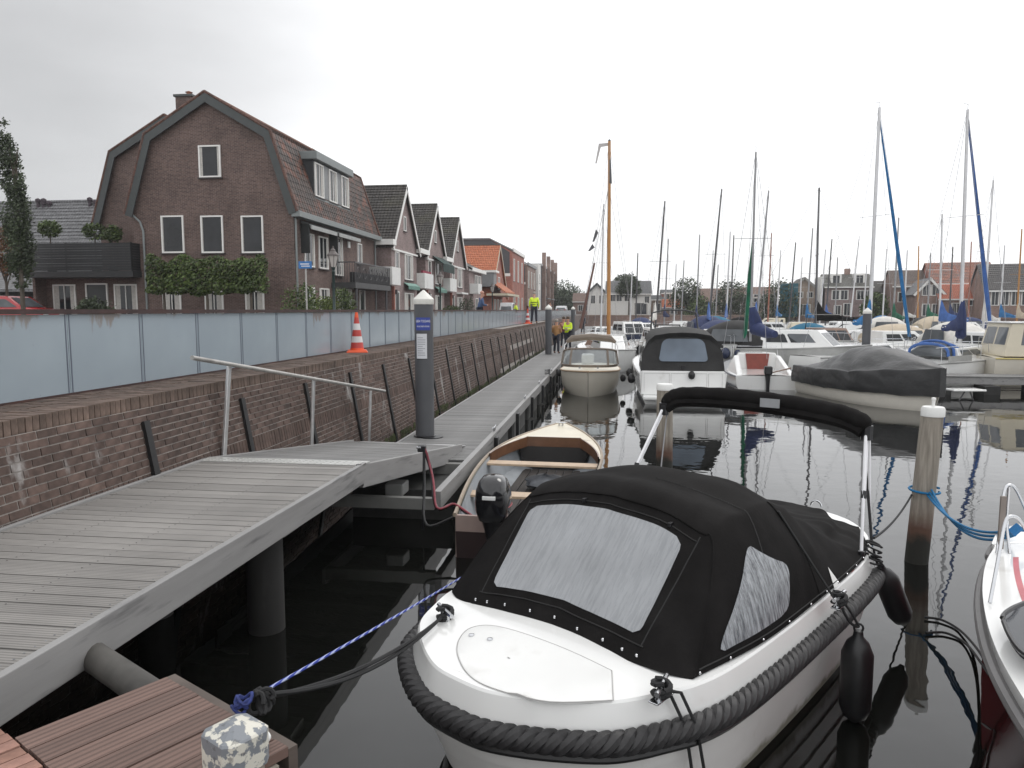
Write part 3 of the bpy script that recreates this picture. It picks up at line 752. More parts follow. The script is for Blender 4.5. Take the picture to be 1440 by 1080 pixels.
def patch(poly, nm, mat, off=.006, n=18, rnd=.12):
    # a rounded four-sided pane laid just outside the canopy skin; poly: four (u,v) corners
    c0, c1, c2, c3 = [Vector((a, b, 0)) for a, b in poly]; rows = []
    for i in range(n+1):
        f = i/n; ins = 0
        e = min(f, 1-f)
        if e < rnd: ins = rnd*.55*(1-math.sqrt(max(0, 1-((rnd-e)/rnd)**2)))
        row = []
        for k in range(n+1):
            g = ins + (1-2*ins)*k/n
            q = c0.lerp(c1, g).lerp(c3.lerp(c2, g), f)
            p = surf(q.x, q.y); du = surf(q.x+.02, q.y)-p; dv = surf(q.x, q.y+.02 if q.y < .97 else q.y-.02)-p
            nn = du.cross(dv)
            if nn.length > 1e-9: nn.normalize()
            ref = p - Vector((-1.4, 0, .9))
            if nn.dot(ref) < 0: nn = -nn
            row.append(p + nn*off)
        rows.append(row)
    return MB().grid(rows).build(nm, mat, sl_, True)
def wet_foil():
    m, t, b, _, L = nodes('wet_window_foil')
    a = noise(t, 26, 6, None, .7, stretch=(.22,1.5,.1)); bz = noise(t, 2.2, 3)
    c = ramp2(t, a, (.235,.245,.258), (.33,.34,.355), .3, .7); c = mixc(t, 1.0, c, ramp2(t, bz, (.85,)*3, (1.15,)*3, .3, .7), 'MULTIPLY')
    L.new(c, b.inputs['Base Color']); L.new(ramp2(t, a, (.16,)*3, (.4,)*3), b.inputs['Roughness']); bump(t, b, a, .3, .003); return m
def streak_foil():
    m, t, b, _, L = nodes('streaked_window_foil')
    a = noise(t, 20, 6, None, .75, stretch=(2.6,1,.22))
    c = ramp2(t, a, (.085,.09,.1), (.38,.4,.42), .38, .64)
    L.new(c, b.inputs['Base Color']); b.inputs['Roughness'].default_value = .2; bump(t, b, a, .4, .003); return m
wf = wet_foil(); sf = streak_foil()
patch([(.17,-.375),(.17,.395),(.885,.36),(.885,-.385)], 'front_window', wf, .006, 22, .1)
for s in (1,-1):
    patch([(1.3,.95*s),(2.36,.94*s),(2.5,.8*s),(1.72,.68*s)], 'side_window', sf, .006, 22, .22)
# seams, snaps and straps
stitch_m = M('stitching', (.014,.0135,.0135), .7)
for uu in (1.0, 3.0):
    for s in (1,-1):
        MB().tube([surf(uu+.02, s*(.5+.5*k/16))+Vector((0,0,.004)) for k in range(17)], .006, 5).build('seam_piping', canvas_black, sl_, True)
sb = MB()
sb.tube([surf(1.0, -.5+k/20)+Vector((.003,0,.004)) for k in range(21)], .007, 5)
sb.build('seam_piping', canvas_black, sl_, True)
for pts_ in ([surf(.115, -.47+.94*k/24)+Vector((.004,0,.003)) for k in range(25)], [surf(.93, -.44+.88*k/24)+Vector((.004,0,.003)) for k in range(25)],
             [surf(.12+.85*k/16, .445) for k in range(17)], [surf(.12+.85*k/16, -.445) for k in range(17)], [surf(1.08+5.4*k/40, .972)+Vector((0,.004,.003)) for k in range(41)],
             [surf(2.05, .05+.9*k/20)+Vector((0,.001,.001)) for k in range(21)]):
    MB().tube(pts_, .0042, 5).build('stitched_seam', stitch_m, sl_, True)
sn = MB()
for i in range(-4, 5): p = surf(.05, i*.115); sn.ball(p+Vector((.008,0,.004)), .011, n=6, m=4)
for i in range(14):
    for s in (1,-1): p = surf(1.1+i*.42, .985*s); sn.ball(p+Vector((0,.006*s,0)), .009, n=6, m=4)
sn.build('snap_studs', steel, sl_, True, fix=False)
for (u1, v1) in ((.93,-.12),(.93,.27)):
    p = surf(u1, v1); MB().box(p.x-.02,p.x+.02,p.y-.012,p.y+.012,p.z-.01,p.z+.02).build('strap_buckle', black_plastic, sl_, bevel=.004)
p0 = surf(3.02, .62); p1 = cl_s
MB().tube([p0+Vector((0,.01,.01)), p1+Vector((.05,.0,.0))], .008, 6).build('tension_strap', rope_thin, sl_)
MB().ngon([(-2.02,1.065,.86),(-1.9,1.06,.865),(-1.93,1.0,1.0)]).build('corner_patch', white_plastic, sl_)
# folded bimini on white tubes
arch = crspline([(-3.1,-1.04,1.87),(-3.12,-.98,1.95),(-3.14,-.84,2.01),(-3.16,-.4,2.03),(-3.16,.1,2.015),(-3.13,.6,1.975),(-3.07,.83,1.925),(-3.04,.91,1.87)], 8)
rr_ = [.036+.042*min(1, i/7, (len(arch)-1-i)/5) + .003*math.sin(i*1.7) for i in range(len(arch))]
MB().tube(arch, rr_, 12).build('bimini_cover', canvas_black, sl_, True)
for dx in (0,.02): MB().tube([p+Vector((dx*.5+.02,0,-.05-dx)) for p in arch[6:-5]], .05, 8).build('bimini_fold', canvas_black, sl_, True)
MB().box(-3.058,-3.05,-.02,.16,1.97,2.05).build('bimini_label', M('label_grey', (.3,.31,.32), .4), sl_)
for s in (-1,1):
    top = (-3.04, .9*s - (.12 if s < 0 else 0), 1.83 if s > 0 else 1.86); bx_ = -2.72 if s > 0 else -2.05; base = (bx_, 1.0*s, .855)
    MB().tube([top, base], .0135, 10).build('bimini_leg', white_tube, sl_, True)
    MB().tube([(top[0]-.05,top[1],top[2]), ((bx_+top[0])/2-.03,(1.0*s+top[1])/2,(.855+top[2])/2)], .011, 10).build('bimini_strut', white_tube, sl_, True)
    MB().tube([(top[0]-.1,top[1],top[2]), (-3.2 if s > 0 else -2.8,.93*s,.86)], .011 if s > 0 else .007, 10).build('bimini_strut', white_tube if s > 0 else mast_grey, sl_, True)
    MB().tube([(bx_,1.0*s,.85),(bx_,1.0*s,.92)], .025, 10).build('leg_foot', black_plastic, sl_, True)
    MB().tube([((bx_+top[0])/2,(1.0*s+top[1])/2,(.855+top[2])/2-.03),((bx_+top[0])/2-.02,(1.0*s+top[1])/2,(.855+top[2])/2+.03)], .024, 8).build('leg_clamp', black_plastic, sl_, True); MB().tube([(top[0]-.03,top[1],top[2]-.06),(top[0]-.03,top[1],top[2]+.06)], .05, 8).build('leg_clamp', black_plastic, sl_, True)
MB().tube([(-3.93+.0,.22+.05*math.cos(a),.91+.05*math.sin(a)) for a in [i*math.pi/8 for i in range(9)]], .009, 6).build('lifting_eye', steel, sl_, True)
MB().box(-2.42,-2.36,1.005,1.04,.853,.857).build('deck_sticker', M('sticker_red', (.4,.12,.1), .5), sl_)
# fenders
def fender(loc, r, l, label, mat=rubber, tilt=0, az=0, parts=True, grp=None):
    t = thing('boat_fender', label, 'fender', loc, az, grp); t.rotation_euler = (tilt, 0, az)
    MB().lathe([(.02,-l-.03),(.03,-l),(r*.75,-l+.04),(r,-l+.11),(r,-.13),(r*.7,-.05),(.035,-.01),(.03,.03),(.012,.035)], (0,0,0), 18).build('body', mat, t, 50)
    MB().tube([(.03*math.cos(a),0,.05+.03*math.sin(a)) for a in [i*math.pi/6 for i in range(12)]], .008, 6, closed=True).build('eye_ring', rope_thin, t)
    return t
f1 = on_z(1207, 892, .63); f2 = on_z(1247, 812, .66)
fp1 = sl_world((-1.55, 1.27, .66)); fp2 = sl_world((-2.85, 1.25, .60))
fp1 = on_z(1207, 893, .62); fp2 = on_z(1240, 800, .72)
fender(fp1, .105, .62, 'black fender hanging upright from the middle of the white tender')
f2_ = fender(fp2, .10, .60, 'black fender hanging aslant at the stern of the white tender')
f2_.rotation_mode = 'QUATERNION'; f2_.rotation_quaternion = (fp2 - (on_z(1274, 884, .14))).normalized().to_track_quat('Z', 'Y')
tag(MB().tube(sag(sl_world(cl_s), fp1+Vector((0,0,.06)), .05), .01, 6).tube(sag(sl_world(cl_s)+Vector((.01,.02,0)), fp1+Vector((0,0,.06)), -.02), .009, 6).build('fender_rope', rope_thin, smooth=True), 'black rope holding the upright fender to the tender', 'rope')
st_ = sl_world((-2.95,1.03,.88))
fr_ = MB().tube(sag(st_, fp2+Vector((0,0,.07)), .07), .01, 6)
for j in range(5): fr_.tube([st_+Vector((.06*math.cos(a+j), .05*math.sin(a+j), .02+.05*math.sin(a*.5+j)-.02*j)) for a in [i*.6 for i in range(11)]], .009, 6)
tag(fr_.build('fender_rope', rope_thin, smooth=True), 'tangled black rope holding the slanting fender at the stern', 'rope')
# bow lines
b1 = on_z(346, 986, 1.24)
tag(MB().tube(sag(b1, sl_world(cl_l), .09), .011, 6).tube(sag(b1+Vector((.03,.02,.02)), sl_world(cl_l)+Vector((0,0,.01)), .13), .011, 6).build('mooring_line', rope_thin, smooth=True), 'slack double black line from the tender to the peeling post', 'mooring line')
e1 = on_z(975, 1100, .35)
ml = MB()
cb = bow_q = Vector((cl_r.x, cl_r.y, 0))
for dx in (0,.05): ml.tube([sl_world(cl_r)+Vector((dx,0,0)), sl_world((cl_r.x-.06-dx*.3, hbx(cl_r.x)*.985, sheer(cl_r.x)+.012))+Vector((dx,0,0)), sl_world((cl_r.x-.1-dx*.3, hbx(cl_r.x)+.06, .70))+Vector((dx,0,0)), sl_world((cl_r.x-.32-dx, hbx(cl_r.x)+.07, -.1))+Vector((dx,0,0))], .009, 6)
tag(ml.build('mooring_line', rope_thin), 'twin taut black lines dropping from the near cleat of the tender', 'mooring line')
# blue and white braided line
e2 = on_z(718, 766, .52); bl_m = None
def braid():
    m, t, b, _, L = nodes('rope_blue_white'); n = noise(t, 1, 0); wv = t.nodes.new('ShaderNodeTexWave'); wv.inputs['Scale'].default_value = 24; wv.bands_direction = 'X'
    co = t.nodes.new('ShaderNodeTexCoord'); L.new(co.outputs['Object'], wv.inputs['Vector'])
    L.new(ramp2(t, wv.outputs['Fac'], (.02,.04,.3), (.4,.45,.65), .5, .7), b.inputs['Base Color']); b.inputs['Roughness'].default_value = .7; return m
e3 = e2 + (e2-b1)*.35
br_ = MB().tube(sag(b1, e3, .03, 24), .0072, 6)
tag(br_.build('braided_line', braid(), smooth=True), 'blue and white braided line stretched from the peeling post past the dinghy', 'mooring line')
knot = MB()
for j in range(4): knot.tube([b1+Vector((-.03+.03*math.cos(a+j)+.008*j, .03*math.sin(a+j), -.03+.014*j+.015*math.sin(2*a))) for a in [i*.5 for i in range(14)]], .0075, 6)
tag(knot.build('rope_hitch', M('rope_hitch_blue', (.02,.035,.16), .7, var=.4, scale=40), smooth=True), 'blue rope hitch round the pin of the peeling post', 'rope')
knot = MB()
for j in range(4): knot.tube([b1+Vector((.035+.028*math.cos(a+j*2)+.006*j, .02+.016*j+.02*math.sin(a*1.3), -.02+.04*math.sin(a+j))) for a in [i*.5 for i in range(14)]], .0105, 6)
tag(knot.build('rope_hitch', rope_thin, smooth=True), 'black rope hitch beside the blue one on the peeling post', 'rope')

# ------------------------------------------------------------------ wooden mooring piles
def wood_pile(base, top, label, pin=True, r=.115):
    d = Vector(top) - Vector(base); t = thing('wooden_pile', label, 'pile', base)
    rows = []
    for f in (-.6,0,.25,.5,.75,.97,1.0):
        c = d*f; rr = r*(1.06-.06*max(f,0))*(.93 if f == 1 else 1)
        rows.append([(c.x+rr*math.cos(a)*(1+.04*math.sin(3*a)+.02*mnoise.noise((a,f*3,0))), c.y+rr*math.sin(a)*(1+.03*math.cos(2*a)), c.z) for a in [2*math.pi*k/20 for k in range(20)]])
    MB().grid(rows, True).build('shaft', pile_wood_m, t, 50)
    MB().lathe([(r*1.0,-.045),(r*1.06,-.04),(r*1.06,.04),(r*.95,.065),(.012,.072)], d, 20).build('cap', white_plastic, t, 40)
    if pin: MB().lathe([(.018,.06),(.018,.14),(.026,.145),(.022,.165),(.004,.17)], d, 10).build('knob', white_plastic, t, True)
    return t
pb_ = on_z(1289, 790, 0); pt_ = Vector((0,0,EYE)) + sight(1312, 582)*1; 
pt_ = on_y(1312, 580, pb_.y + .05)
wood_pile(pb_, pt_, 'leaning wooden pile with white cap and blue rope, right of the tender')
pb2 = on_z(934, 667, 0); pt2 = on_y(935, 545, pb2.y)
wood_pile(pb2, pt2, 'wooden pile with white cap behind the tender canopy', False, .135)
ra = pb_.lerp(pt_, .52) 
tag(MB().tube(sag(sl_world((-3.05,1.0,.95)), pb_.lerp(pt_,.45)+Vector((-.13,0,0)), .06), .011, 6).build('stern_line', rope_thin, smooth=True), 'black line from the tender stern to the leaning pile', 'mooring line')
tag(MB().tube(sag(sl_world((-3.0,1.0,.9)), sl_world((-3.25,.85,1.5)), -.03), .012, 6).build('bimini_strap', rope_thin), 'dark strap rising from the tender stern to the folded bimini', 'strap')

# ------------------------------------------------------------------ open dinghy with outboard
dg_stern = Vector((-1.14, 8.15, 0)); dg_bow = Vector((-.88, 14.35, 0))
dd = (dg_bow - dg_stern); DL = dd.length
din = thing('open_dinghy', 'open cream and grey dinghy with varnished rails and a black outboard beside the walkway', 'dinghy', dg_stern, math.atan2(dd.y, dd.x))
def dhb(s): 
    return (.60 + .30*math.sin(min(s/.5,1)*math.pi/2))*(1 if s < .5 else max(.0, 1-((s-.5)/.5)**2.1)) 
def dsh(s): return .50 + .16*s*s
NS = 28
def drow(f, zf, inset=0):
    return f, zf
rows = []
for i in range(NS+1):
    s = i/NS; x = DL*s; h = max(dhb(s), .012); z = dsh(s); xr = .12*s**3
    rows.append([(x-xr*k2, h*fy*sg, -.15+(z+.15)*fz) for sg, fy, fz, k2 in [(1,1,1,0),(1,.98,.7,.3),(1,.88,.35,1),(1,.6,.1,2),(1,.0,0,3),(-1,.6,.1,2),(-1,.88,.35,1),(-1,.98,.7,.3),(-1,1,1,0)]])
hu = MB().grid(rows); hu.build('hull', M('dinghy_paint', (.5,.48,.42), .5, var=.12, dirt=(.3,.26,.22), dpos=(.6,.85)), din, 40)
rows = []
for i in range(NS-1):
    s = i/NS; x = DL*s+.02; h = max(dhb(s)-.035, .01); z = dsh(s)-.01
    rows.append([(x, h*fy*sg, (z-.02)*fz+.03) for sg, fy, fz in [(1,1,1),(1,.97,.6),(1,.86,.2),(1,.5,.03),(-1,.5,.03),(-1,.86,.2),(-1,.97,.6),(-1,1,1)]])
MB().grid(rows).build('inner_shell', grey_int, din, 40)
# transom board
MB().prism([(-.012,-dhb(0)*.97,-.1),(-.012,dhb(0)*.97,-.1),(-.012,dhb(0)*.99,.31),(-.012,-dhb(0)*.99,.31)], (.01,0,0)).build('transom_shade_foot', bottom_brown, din)  # colour kept near black to stand for dark water below the overhanging stern
MB().prism([(-.0,-dhb(0),-.1),(-.0,dhb(0),-.1),(-.0,dhb(0),.5),(0,.28,.5),(0,.24,.42),(0,-.24,.42),(0,-.28,.5),(-.0,-dhb(0),.5)], (.045,0,0)).build('transom', pink_grey, din, bevel=.006)
MB().box(.05,.34,-dhb(0.03)+.05,dhb(.03)-.05,.3,.33).build('stern_seat', pink_grey, din, bevel=.004)
# foredeck with a wide opening
fs = .74; rows = []
for i in range(20):
    s = fs + (1-fs)*i/19; h = max(dhb(s), .012); rows.append([(DL*s, h*k/6, dsh(s)+.008+.05*(1-(k/6)**2)*min(1,h)) for k in range(-6,7)])
MB().grid(rows).build('foredeck', gel_cream, din, 40)
for sg in (1,-1):
    sd_ = MB(); rr = []
    for i in range(16):
        s = .52 + (fs-.52)*i/15; h = dhb(s); inn = .03 + .20*(i/15)**1.4
        rr.append([(DL*s, sg*h, dsh(s)+.008), (DL*s, sg*(h-inn), dsh(s)+.022)])
    sd_.grid(rr)
    sd_.build('side_deck', gel_cream, din, 40)
co_ = MB()
for sg in (1,-1):
    co_.grid([[ (DL*s_, sg*(dhb(s_)-.03-.2*((s_-.52)/(fs-.52))**1.4+o_), dsh(s_)+dz_) for o_, dz_ in ((.0,-.12),(.0,.05),(-.022,.05),(-.022,-.12))] for s_ in [.5201+(fs-.5201)*i/14 for i in range(15)]], True)
co_.bar((DL*fs,-dhb(fs)+.23,dsh(fs)-.03),(DL*fs,dhb(fs)-.23,dsh(fs)-.03),.025,.17)
co_.build('coaming', varnish, din, 40)
gw_m = M('gunwale_wood', (.31,.25,.19), .5, var=.2)
for sg in (1,-1): MB().tube([(DL*s_, sg*(dhb(s_)+.005), dsh(s_)+.0) for s_ in [i/30 for i in range(31)]], .026, 6).build('gunwale', gw_m, din, True)
MB().ngon([(DL*fs-.01,-dhb(fs)+.06,dsh(fs)-.02),(DL*fs-.01,dhb(fs)-.06,dsh(fs)-.02),(DL*fs-.01,dhb(fs)-.18,.12),(DL*fs-.01,-dhb(fs)+.18,.12)]).build('bulkhead', dark_int, din)
for s_, zz in ((.50,.45),(.24,.36)):
    MB().box(DL*s_-.13,DL*s_+.13,-dhb(s_)+.0,dhb(s_)-.0,zz,zz+.035).build('thwart', pale_wood, din, bevel=.005)
fl_m = M('floor_board', (.05,.043,.039), .7, var=.25, rvar=.2, stretch=(1,6,1))
for i in range(7): MB().box(.4,DL*.72,-.5+.145*i,-.5+.145*i+.13,.075,.09).build('floor_board', fl_m, din)
MB().tube([(DL*.93,-.09,.72),(DL*.93,.09,.72)], .016, 8).tube([(DL*.93,-.03,.62),(DL*.93,-.03,.72)], .018, 8).tube([(DL*.93,.03,.62),(DL*.93,.03,.72)], .018, 8).build('bow_cleat', steel, din, True)
# outboard
ob = link('outboard', MB().tube([(-.12,0,.38),(-.14,0,.1),(-.15,0,-.35)], [.075,.06,.05], 10).mesh('outboard', gel_grey, True), din); ob.location = (-.02, .1, .02); ob.scale = (1.3, 1.3, 1.15)
rows = []
for z, rx, ry, ox in ((.44,.1,.09,0),(.47,.17,.125,0),(.56,.195,.145,-.01),(.66,.2,.15,-.01),(.76,.19,.14,-.02),(.84,.155,.115,-.03),(.885,.1,.08,-.04),(.897,.02,.02,-.04)):
    rows.append([(-.16+ox+rx*math.copysign(abs(math.cos(a))**.75,math.cos(a)), ry*math.copysign(abs(math.sin(a))**.75,math.sin(a)), z) for a in [2*math.pi*k/22 for k in range(22)]])
MB().grid(rows, True).build('cowling', gloss_black, ob, 60)
MB().tube([(-.16+.2*math.cos(a), .152*math.sin(a), .6) for a in [2*math.pi*k/22 for k in range(22)]], .006, 5, closed=True).build('cowling_seam', M('stripe_red', (.35,.05,.06), .4), ob)
MB().box(-.385,-.358,-.055,.055,.70,.735).build('maker_plate', white_plastic, ob, bevel=.004)
MB().grid([[(-.15+rx*math.cos(a), ry*math.sin(a), z) for a in [2*math.pi*k/16 for k in range(16)]] for z, rx, ry in ((.16,.05,.04),(.2,.075,.06),(.32,.095,.075),(.45,.14,.11),(.47,.15,.12))], True).build('mid_section', black_plastic, ob, True)
MB().box(-.14,.06,-.09,.09,.28,.45).build('clamp_bracket', black_plastic, ob, bevel=.02)
MB().tube([(-.02,.05,.5),(.2,.12,.55),(.5,.2,.6)], [.03,.025,.02], 8).build('tiller', black_plastic, ob, True)
MB().bar((-.3,0,-.33),(-.02,0,-.33),.16,.02).build('cavitation_plate', mast_grey, ob)
MB().tube([(.06,-.13,.44),(.06,-.3,.42)], .016, 8).build('clamp_handle', black_plastic, ob, True)
# belongings
bag = thing('cloth_bundle', 'crumpled dark grey and blue cloth bundle on the dinghy floor', 'bundle', on_z(768, 688, .1)+Vector((0,0,0)))
def lump(s, seed): 
    return [[(s[0]*math.sin(math.pi*i/10)*math.cos(2*math.pi*k/16)*(1+.35*mnoise.noise((i*.5,k*.6,seed))), s[1]*math.sin(math.pi*i/10)*math.sin(2*math.pi*k/16)*(1+.35*mnoise.noise((i*.5,k*.6,seed+4))), s[2]*(1-math.cos(math.pi*i/10))*.5*(1+.3*mnoise.noise((i,k*.7,seed)))) for k in range(16)] for i in range(11)]
MB().grid(lump((.32,.3,.22),1), True).build('tarpaulin', M('tarp_grey', (.07,.075,.085), .6, var=.4, scale=8), bag, True)
MB().add([(x+.32,y-.22,z) for r_ in lump((.17,.15,.17),5) for x,y,z in r_], [(i*16+k,i*16+(k+1)%16,(i+1)*16+(k+1)%16,(i+1)*16+k) for i in range(10) for k in range(16)]).build('blue_cloth', canvas_navy, bag, True)
# steering pole with its red and black cable by the dinghy stern
pol = thing('cable_post', 'thin black post with a clamp top and sagging red-black cable by the ramp', 'post', on_z(594, 690, .62))
bz_ = Vector(pol.location)
tp = on_y(596, 632, bz_.y)-bz_
MB().tube([(0,0,-.5), tp], .014, 8).build('pole', black_plastic, pol, True)
MB().box(-.05,.05,-.04,.04,tp.z-.03,tp.z+.05).build('clamp', black_plastic, pol, bevel=.012)
MB().box(-.06,.0,-.045,-.0,tp.z+.01,tp.z+.04).build('clamp_jaw', steel, pol, bevel=.006)
e_ = din.matrix_basis @ Vector((.1,.25,.47)) - bz_
cab = crspline([tp, tp+Vector((.1,-.05,-.25)), tp+Vector((.25,-.4,-.62)), (tp+e_)/2+Vector((0,0,-.28)), e_+Vector((-.1,0,-.06)), e_], 6)
MB().tube(cab, .022, 8).build('black_sheath', rubber, pol, True)
sl2 = crspline([tp, tp+Vector((.03,-.1,-.4)), tp+Vector((.15,-.5,-.8)), (tp+e_)/2+Vector((.05,0,-.42)), e_+Vector((-.05,0,-.12))], 6)
MB().tube(sl2, .017, 8).build('black_hose', rubber, pol, True)
MB().tube([p+Vector((.01+.008*math.sin(i*.9),-.014,.014)) for i, p in enumerate(cab)], .014, 8).build('red_cable', M('cable_red', (.22,.035,.05), .45, var=.3, scale=20), pol, True)

# ------------------------------------------------------------------ red and white boat at the right edge
rb = thing('red_boat', 'red and white boat at the right edge with a steel bow rail', 'boat', (0,0,0))
ed = [on_z(px, py, .95) for px, py in ((1399,768),(1389,785),(1383,808),(1382,838),(1389,878),(1402,915),(1420,950),(1446,992),(1480,1040))]
right = [Vector((3.05+.42*k, 6.2-.0*k, .95)) for k in range(1,4)]
axis_pts = ed
c0 = ed[0]
inner = Vector((4.6, 5.0, .98))
out_ = [Vector((3.9,7.1,.98)), Vector((3.4,6.75,.97)), Vector((3.12,6.35,.96))] + [Vector(p) for p in ed]
out_ = crspline(out_, 4)
cen_ = Vector((3.9, 4.2, 1.0))
MB().grid([out_, [p.lerp(Vector((cen_.x,p.y,p.z)), .12)+Vector((0,0,.012)) for p in out_], [p.lerp(Vector((cen_.x,p.y,p.z)), .5)+Vector((0,0,.04)) for p in out_], [Vector((cen_.x+.6, p.y, 1.02)) for p in out_]]).build('deck', gel_white, rb, 35)
def off(p, i, d, z):
    a = out_[max(i-1,0)]; c_ = out_[min(i+1,len(out_)-1)]; t = (c_-a).normalized(); n = Vector((-t.y, t.x, 0))
    if n.x < 0 and i > 8: n = -n
    if i <= 8: n = Vector((t.y,-t.x,0)) if Vector((t.y,-t.x,0)).dot(Vector((1,-.6,0))) > 0 else -Vector((t.y,-t.x,0))
    return Vector((p.x+n.x*d, p.y+n.y*d, z))
lv = [[off(p,i,d,z) for i, p in enumerate(out_)] for d, z in ((-.0,.95),(.01,.86),(.035,.8))]
MB().grid(lv).build('topside_band', gel_white, rb, 35)
lv = [[off(p,i,d,z) for i, p in enumerate(out_)] for d, z in ((.03,.8),(.12,.55),(.26,.2),(.4,-.2))]
MB().grid(lv).build('hull', gel_red, rb, 35)
MB().tube([off(p,i,-.012,.84) for i, p in enumerate(out_)], .035, 8).build('rub_strake', M('strake_grey', (.12,.115,.115), .5), rb, True)
MB().tube([off(p,i,.088,.62) for i, p in enumerate(out_)], .009, 6).build('white_line', gel_white, rb, True)
st = []
for i, p in enumerate(out_[16:]):
    q = p.lerp(Vector((cen_.x,p.y,p.z)), .12); st.append([q+Vector((.06,0,.0165)), q+Vector((.1,0,.02))])
MB().grid(st).build('red_stripe', M('stripe_red_deck', (.5,.12,.14), .4), rb)
hp2 = [on_z(px, py, 1.03) for px, py in ((1409,876),(1414,868),(1432,858),(1460,852),(1475,890),(1470,935),(1440,928),(1420,903))]
hp2 = crspline(hp2+hp2[:1], 4)[:-1]
MB().prism([p for p in hp2], (0,0,.03)).build('deck_hatch', win_dark, rb)
MB().tube([p+Vector((0,0,.03)) for p in hp2], .014, 6, closed=True).build('hatch_rim', black_plastic, rb, True)
def rail(pts, nm='bow_rail', r=.0115): MB().tube(crspline(pts, 6), r, 10).build(nm, steel, rb, True)
rf = on_z(1392, 848, .97); rt_ = on_y(1412, 733, rf.y+.35); 
rail([rf, on_y(1403,790,rf.y+.2), on_y(1413,737,rf.y+.38), on_y(1422,726,rf.y+.42), on_y(1436,734,rf.y+.45), on_y(1455,775,rf.y+.5)])
r2 = on_z(1402, 778, .96)
rail([r2, on_y(1409,720,r2.y+.1), on_y(1412,692,r2.y+.15), on_y(1419,682,r2.y+.18), on_y(1430,690,r2.y+.2), on_y(1450,735,r2.y+.3)])
rail([on_z(1410,780,.96)+Vector((.06,.02,0)), on_y(1416,730,r2.y+.2), on_y(1419,684,r2.y+.18)])
MB().box(-.02,.02,-.01,.01,0,.42).build('rail_board', M('weathered_board', (.22,.19,.17), .7), rb).location = (r2.x+.03, r2.y+.02, .99)
ey = on_y(1428, 745, r2.y+.15)
tag(MB().tube([ey+Vector((-.03,0,-.03)), ey+Vector((.03,0,.03))], .035, 8).tube(sag(ey, ey+Vector((.8,.1,.02)), .02), .012, 6).build('line_grip', canvas_blue, smooth=True), 'small blue grip on the bow rail of the red boat', 'grip')
tl_ = MB()
p_ = pb_.lerp(pt_, .47)
for j in range(3): tl_.tube(sag(p_+Vector((-.02+.02*j,-.14,.03*j)), ey+Vector((0,0,-.02*j)), .16+.035*j, 18), .0125, 6)
tl_.tube([p_+Vector((.155*math.cos(a), .155*math.sin(a), .05-.02*a/3)) for a in [i*math.pi/9 for i in range(19)]], .013, 6)
tag(tl_.build('mooring_line', rope_teal, smooth=True), 'slack turquoise rope from the leaning pile to the red boat', 'mooring line')
p2_ = on_z(1387, 940, .5); q2_ = pb_ + Vector((.14,-.05,.25))
tag(MB().tube(crspline([on_z(1300,868,.02), on_z(1325,872,.02), on_z(1352,888,.02), on_z(1376,915,.1), on_z(1391,942,.5)], 6), .011, 6).tube(crspline([on_z(1302,890,.02), on_z(1330,890,.02), on_z(1358,905,.02), on_z(1378,930,.12), on_z(1392,950,.5)], 6), .011, 6).build('mooring_line', rope_thin, smooth=True), 'black double line from the foot of the leaning pile to the red hull', 'mooring line')

# ------------------------------------------------------------------ boat kit (x forward, y to port, z up from the water)
def facep(mb, q, u0, u1, v0, v1, th=.012):      # slab lying on a four-cornered face
    a, b, c, d = [Vector(p) for p in q]
    P = lambda u, v: a.lerp(b, u).lerp(d.lerp(c, u), v)
    n = (b-a).cross(d-a).normalized()
    pts = [P(u0,v0), P(u1,v0), P(u1,v1), P(u0,v1)]
    mb.prism([p - n*th*.5 for p in pts], n*th); return mb
def boat_hull(t, L, B, f0, f1, mat, deckm, tr=.8, full=2.2, draft=.3, stripe=None, cut=None, boot=None):
    NS = 18; hbs = []
    for i in range(NS+1):
        s = i/NS
        h = B/2*((tr+(1-tr)*math.sin(min(s/.45,1)*math.pi/2)) if s < .45 else max(0, 1-((s-.45)/.55)**full))
        hbs.append(max(h, .01))
    Z = lambda s: f0 + (f1-f0)*s*s
    rows = []; rk = .14*L*.5
    prof = [(1,1,0),(.985,.8,.12),(.95,.5,.4),(.86,.28,.7),(.66,.1,1),(.0,0,1.3)]
    for i in range(NS+1):
        s = i/NS; x = -L/2+L*s; z = Z(s); h = hbs[i]
        half_ = [(x-rk*k*s**4, h*fy, -draft+(z+draft)*fz) for fy, fz, k in prof]
        rows.append(half_ + [(a,-b,c) for a,b,c in reversed(half_[:-1])])
    mb = MB().grid(rows); mb.f.append(tuple(range(len(rows[0])))); mb.build('hull', mat, t, 40)
    MB().grid([[(-L/2+L*i/NS, hbs[i]*.985*k/4, Z(i/NS)-.012+.05*(1-(k/4)**2)*min(1,hbs[i])) for k in range(-4,5)] for i in range(NS+1)]).build('deck', deckm, t, 40)
    for sg in (1,-1): MB().tube([(-L/2+L*i/NS, sg*hbs[i], Z(i/NS)-.03) for i in range(NS+1)], .03, 6).build('rub_rail', stripe or gel_grey, t, True)
    if boot:
        for sg in (1,-1):
            bt = MB(); g = []
            for i in range(NS+1):
                s = i/NS; x = -L/2+L*s; zz = [.02, .12]; row = []
                for z_ in zz:
                    fz = (z_+draft)/(Z(s)+draft)
                    k = next(j for j in range(len(prof)-1) if prof[j+1][1] <= fz); (fa, za, ka), (fb, zb, kb) = prof[k], prof[k+1]
                    w_ = (za-fz)/(za-zb); row.append((x-rk*(ka+(kb-ka)*w_)*s**4, sg*(hbs[i]*(fa+(fb-fa)*w_)+.006), z_))
                g.append(row)
            bt.grid(g)
            bt.build('boot_stripe', boot, t, True)
    return lambda s: hbs[min(NS, max(0, int(round(s*NS))))], Z
